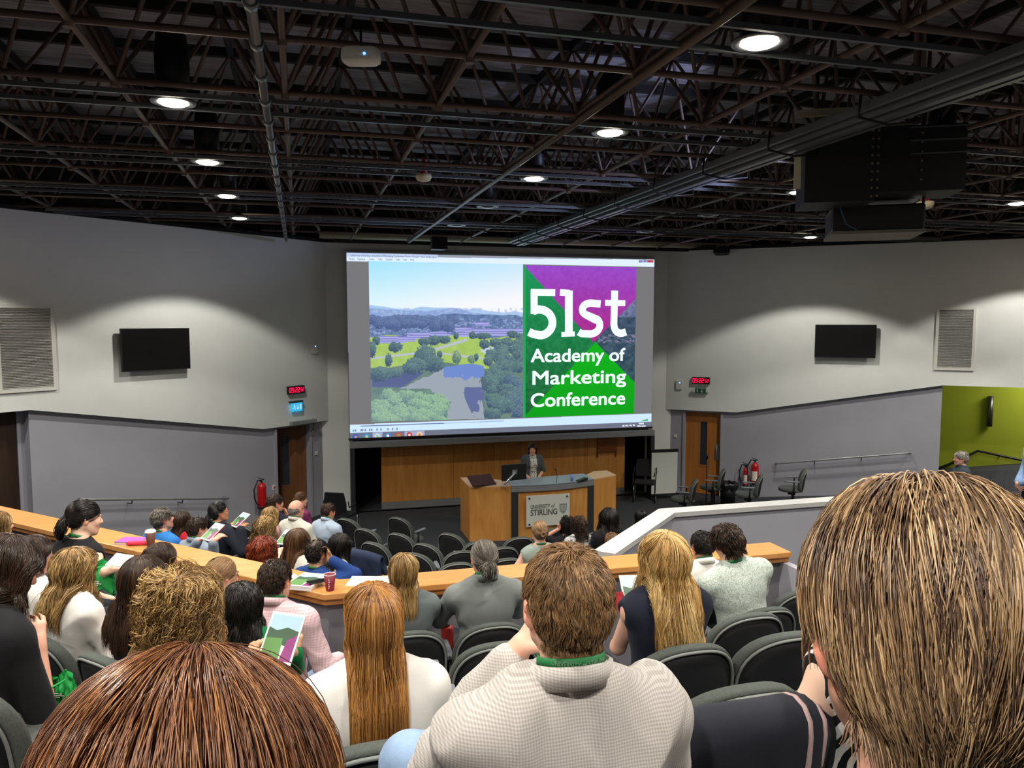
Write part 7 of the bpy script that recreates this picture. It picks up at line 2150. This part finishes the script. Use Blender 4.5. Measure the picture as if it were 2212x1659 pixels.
tote(at_d(138, 1484, 3.0), -.4, .3, 'crumpled green bag low between the chairs at the lower left')
# jackets over chair backs
def draped_jacket(loc, face, m, lab, stripes=None, wide=.30, up_=.0, hang=.36):
    e = empty('hung_jacket', loc, face); tag(e, lab, 'jacket')
    def surf(u, v, off=0.0):
        """u across -1..1, v from the front edge (-1) over the top (0) to the back edge (1)"""
        x = u * wide; zt = .885 + up_ - .085 * abs(u) ** 2.6
        r = .055 + off
        if abs(v) < .2: a = v / .2 * math.pi / 2; y = -r * math.sin(a) - .045; z = zt + r * math.cos(a) - .03
        else:
            y = (-r if v > 0 else r) - .045; z = zt - .03 - (abs(v) - .2) / .8 * (hang if v > 0 else hang * .5)
            y += (.012 * math.sin(u * 9 + v * 4) + .008 * math.sin(u * 17 - v * 7)) * min(1, (abs(v) - .2) * 3)
        y += .075 * (x / .24) ** 2 - .17 * (z - .63 + .25)
        x *= 1 + .05 * math.sin(v * 5)
        return (x, y - .125, z)
    def patch(nm, u0, u1, nu, off, mm, par):
        vs = [surf(u0 + (u1 - u0) * i / nu, -1 + 2 * j / 30, off) for j in range(31) for i in range(nu + 1)]
        fs = [(j * (nu + 1) + i, j * (nu + 1) + i + 1, (j + 1) * (nu + 1) + i + 1, (j + 1) * (nu + 1) + i) for j in range(30) for i in range(nu)]
        mb = MB(); mb.add(vs, fs, True); o = mb.build(nm, mm, par); s_ = o.modifiers.new('thick', 'SOLIDIFY'); s_.thickness = .012 if off == 0 else .002; return o
    b_ = patch('jacket_cloth', -1, 1, 30, 0.0, m, e)
    for a in (stripes or ()): patch('stripe', a, a + .05, 2, .012, mat('stripe_rose', '#b79a98', .8), b_)
    return e
q = at_d(1520, 1500, 1.9)
c_ = place_chair(q.x, q.y, TZ[4] - .06, face_up(q.x, q.y), 'chair under the striped dark jacket, right of the man in the checked shirt', UP_G)
draped_jacket(c_.location, c_.rotation_euler[2], CM('jacket_navy', '#20222b'), 'dark navy jacket with pink stripes hung over the chair right of the checked shirt', (.30, .48), up_=.0, wide=.26)
q = low_by_top(800, 1192)
draped_jacket((q.x, q.y + .15, z_low(q.x, q.y)), face_low(q.x, q.y), CM('jacket_blue', '#2d3650'), 'dark blue jacket hung over a lower chair beyond the ledge', up_=.01)
# cane umbrella handles
M_cane = mat('cane', '#b5692c', .35)
def cane(px, py, D, lab, rz=0.0, s=1.0):
    q = at_d(px, py, D); e = empty('umbrella', q, rz); tag(e, lab, 'umbrella', 'umbrellas with cane handles')
    r = .05 * s
    mb = MB(); mb.tube([(r * math.cos(a), 0, r * math.sin(a)) for a in [math.pi * 1.15 * (1 - i / 14) for i in range(15)]] + [(r, 0, -.12 * s)], .0105 * s, 8); mb.build('handle', M_cane, e)
    mb = MB(); mb.tube([(r, 0, -.12 * s), (r, 0, -.2 * s), (r, 0, -.65 * s)], .02, 8, rs=[.014, .03, .012]); mb.build('folded_canopy', mat('umbrella_black', '#15161a', .8), e)
cane(918, 1236, 9.3, 'orange cane umbrella handle just above the ledge beside the empty chairs')
cane(518, 1140, 8.9, 'orange cane umbrella handle below the booklet of the ponytail woman', .4)
cane(413, 1252, 4.3, 'orange cane umbrella handle above the curly-haired woman', -.2)
# small red bottle between two chairs of the first row
q = at_d(966, 1368, 5.0); e = empty('red_flask', q); tag(e, 'red flask between the grey-dressed woman and the man with tied hair', 'flask')
mb = MB(); mb.lathe([(.035, -.16), (.042, -.14), (.042, .03), (.036, .045), (.02, .05)], 18); mb.build('flask_body', mat('flask_red', '#d2382c', .4), e)
mb = MB(); mb.lathe([(.02, .05), (.02, .056)], 14); mb.build('flask_cap', M_blackplastic, e)
# lettering on the lanyard of the man in the checked shirt
for o in COL.objects:
    if o.get('label', '').startswith('man with short sandy hair'):
        ly = [c for c in o.children if c.name.startswith('lanyard')][0]
        t = text_mesh('lanyard_lettering', 'UNIVERSITY of STIRLING', .014, mat('lanyard_print', '#9fc7a8', .6), ly, Matrix.Identity(4), .0002, .0003, width=.115)
        co = np.array([v.co[:] for v in ly.data.vertices]); c0 = co.mean(0); back = co[co[:, 1].argmin()]
        R_ = abs(back[1] - c0[1]); n = len(t.data.vertices); tc_ = np.array([v.co[:] for v in t.data.vertices])
        a = (tc_[:, 0] - .062) / R_
        zz = co[co[:, 1] < c0[1] - R_ * .8][:, 2].mean()
        for v, aa, q3 in zip(t.data.vertices, a, tc_): v.co = (c0[0] + (R_ + .0015) * math.sin(aa), c0[1] - (R_ + .0015) * math.cos(aa), zz - .005 + q3[1] - .018 * 0)
        t.data.update()
        break
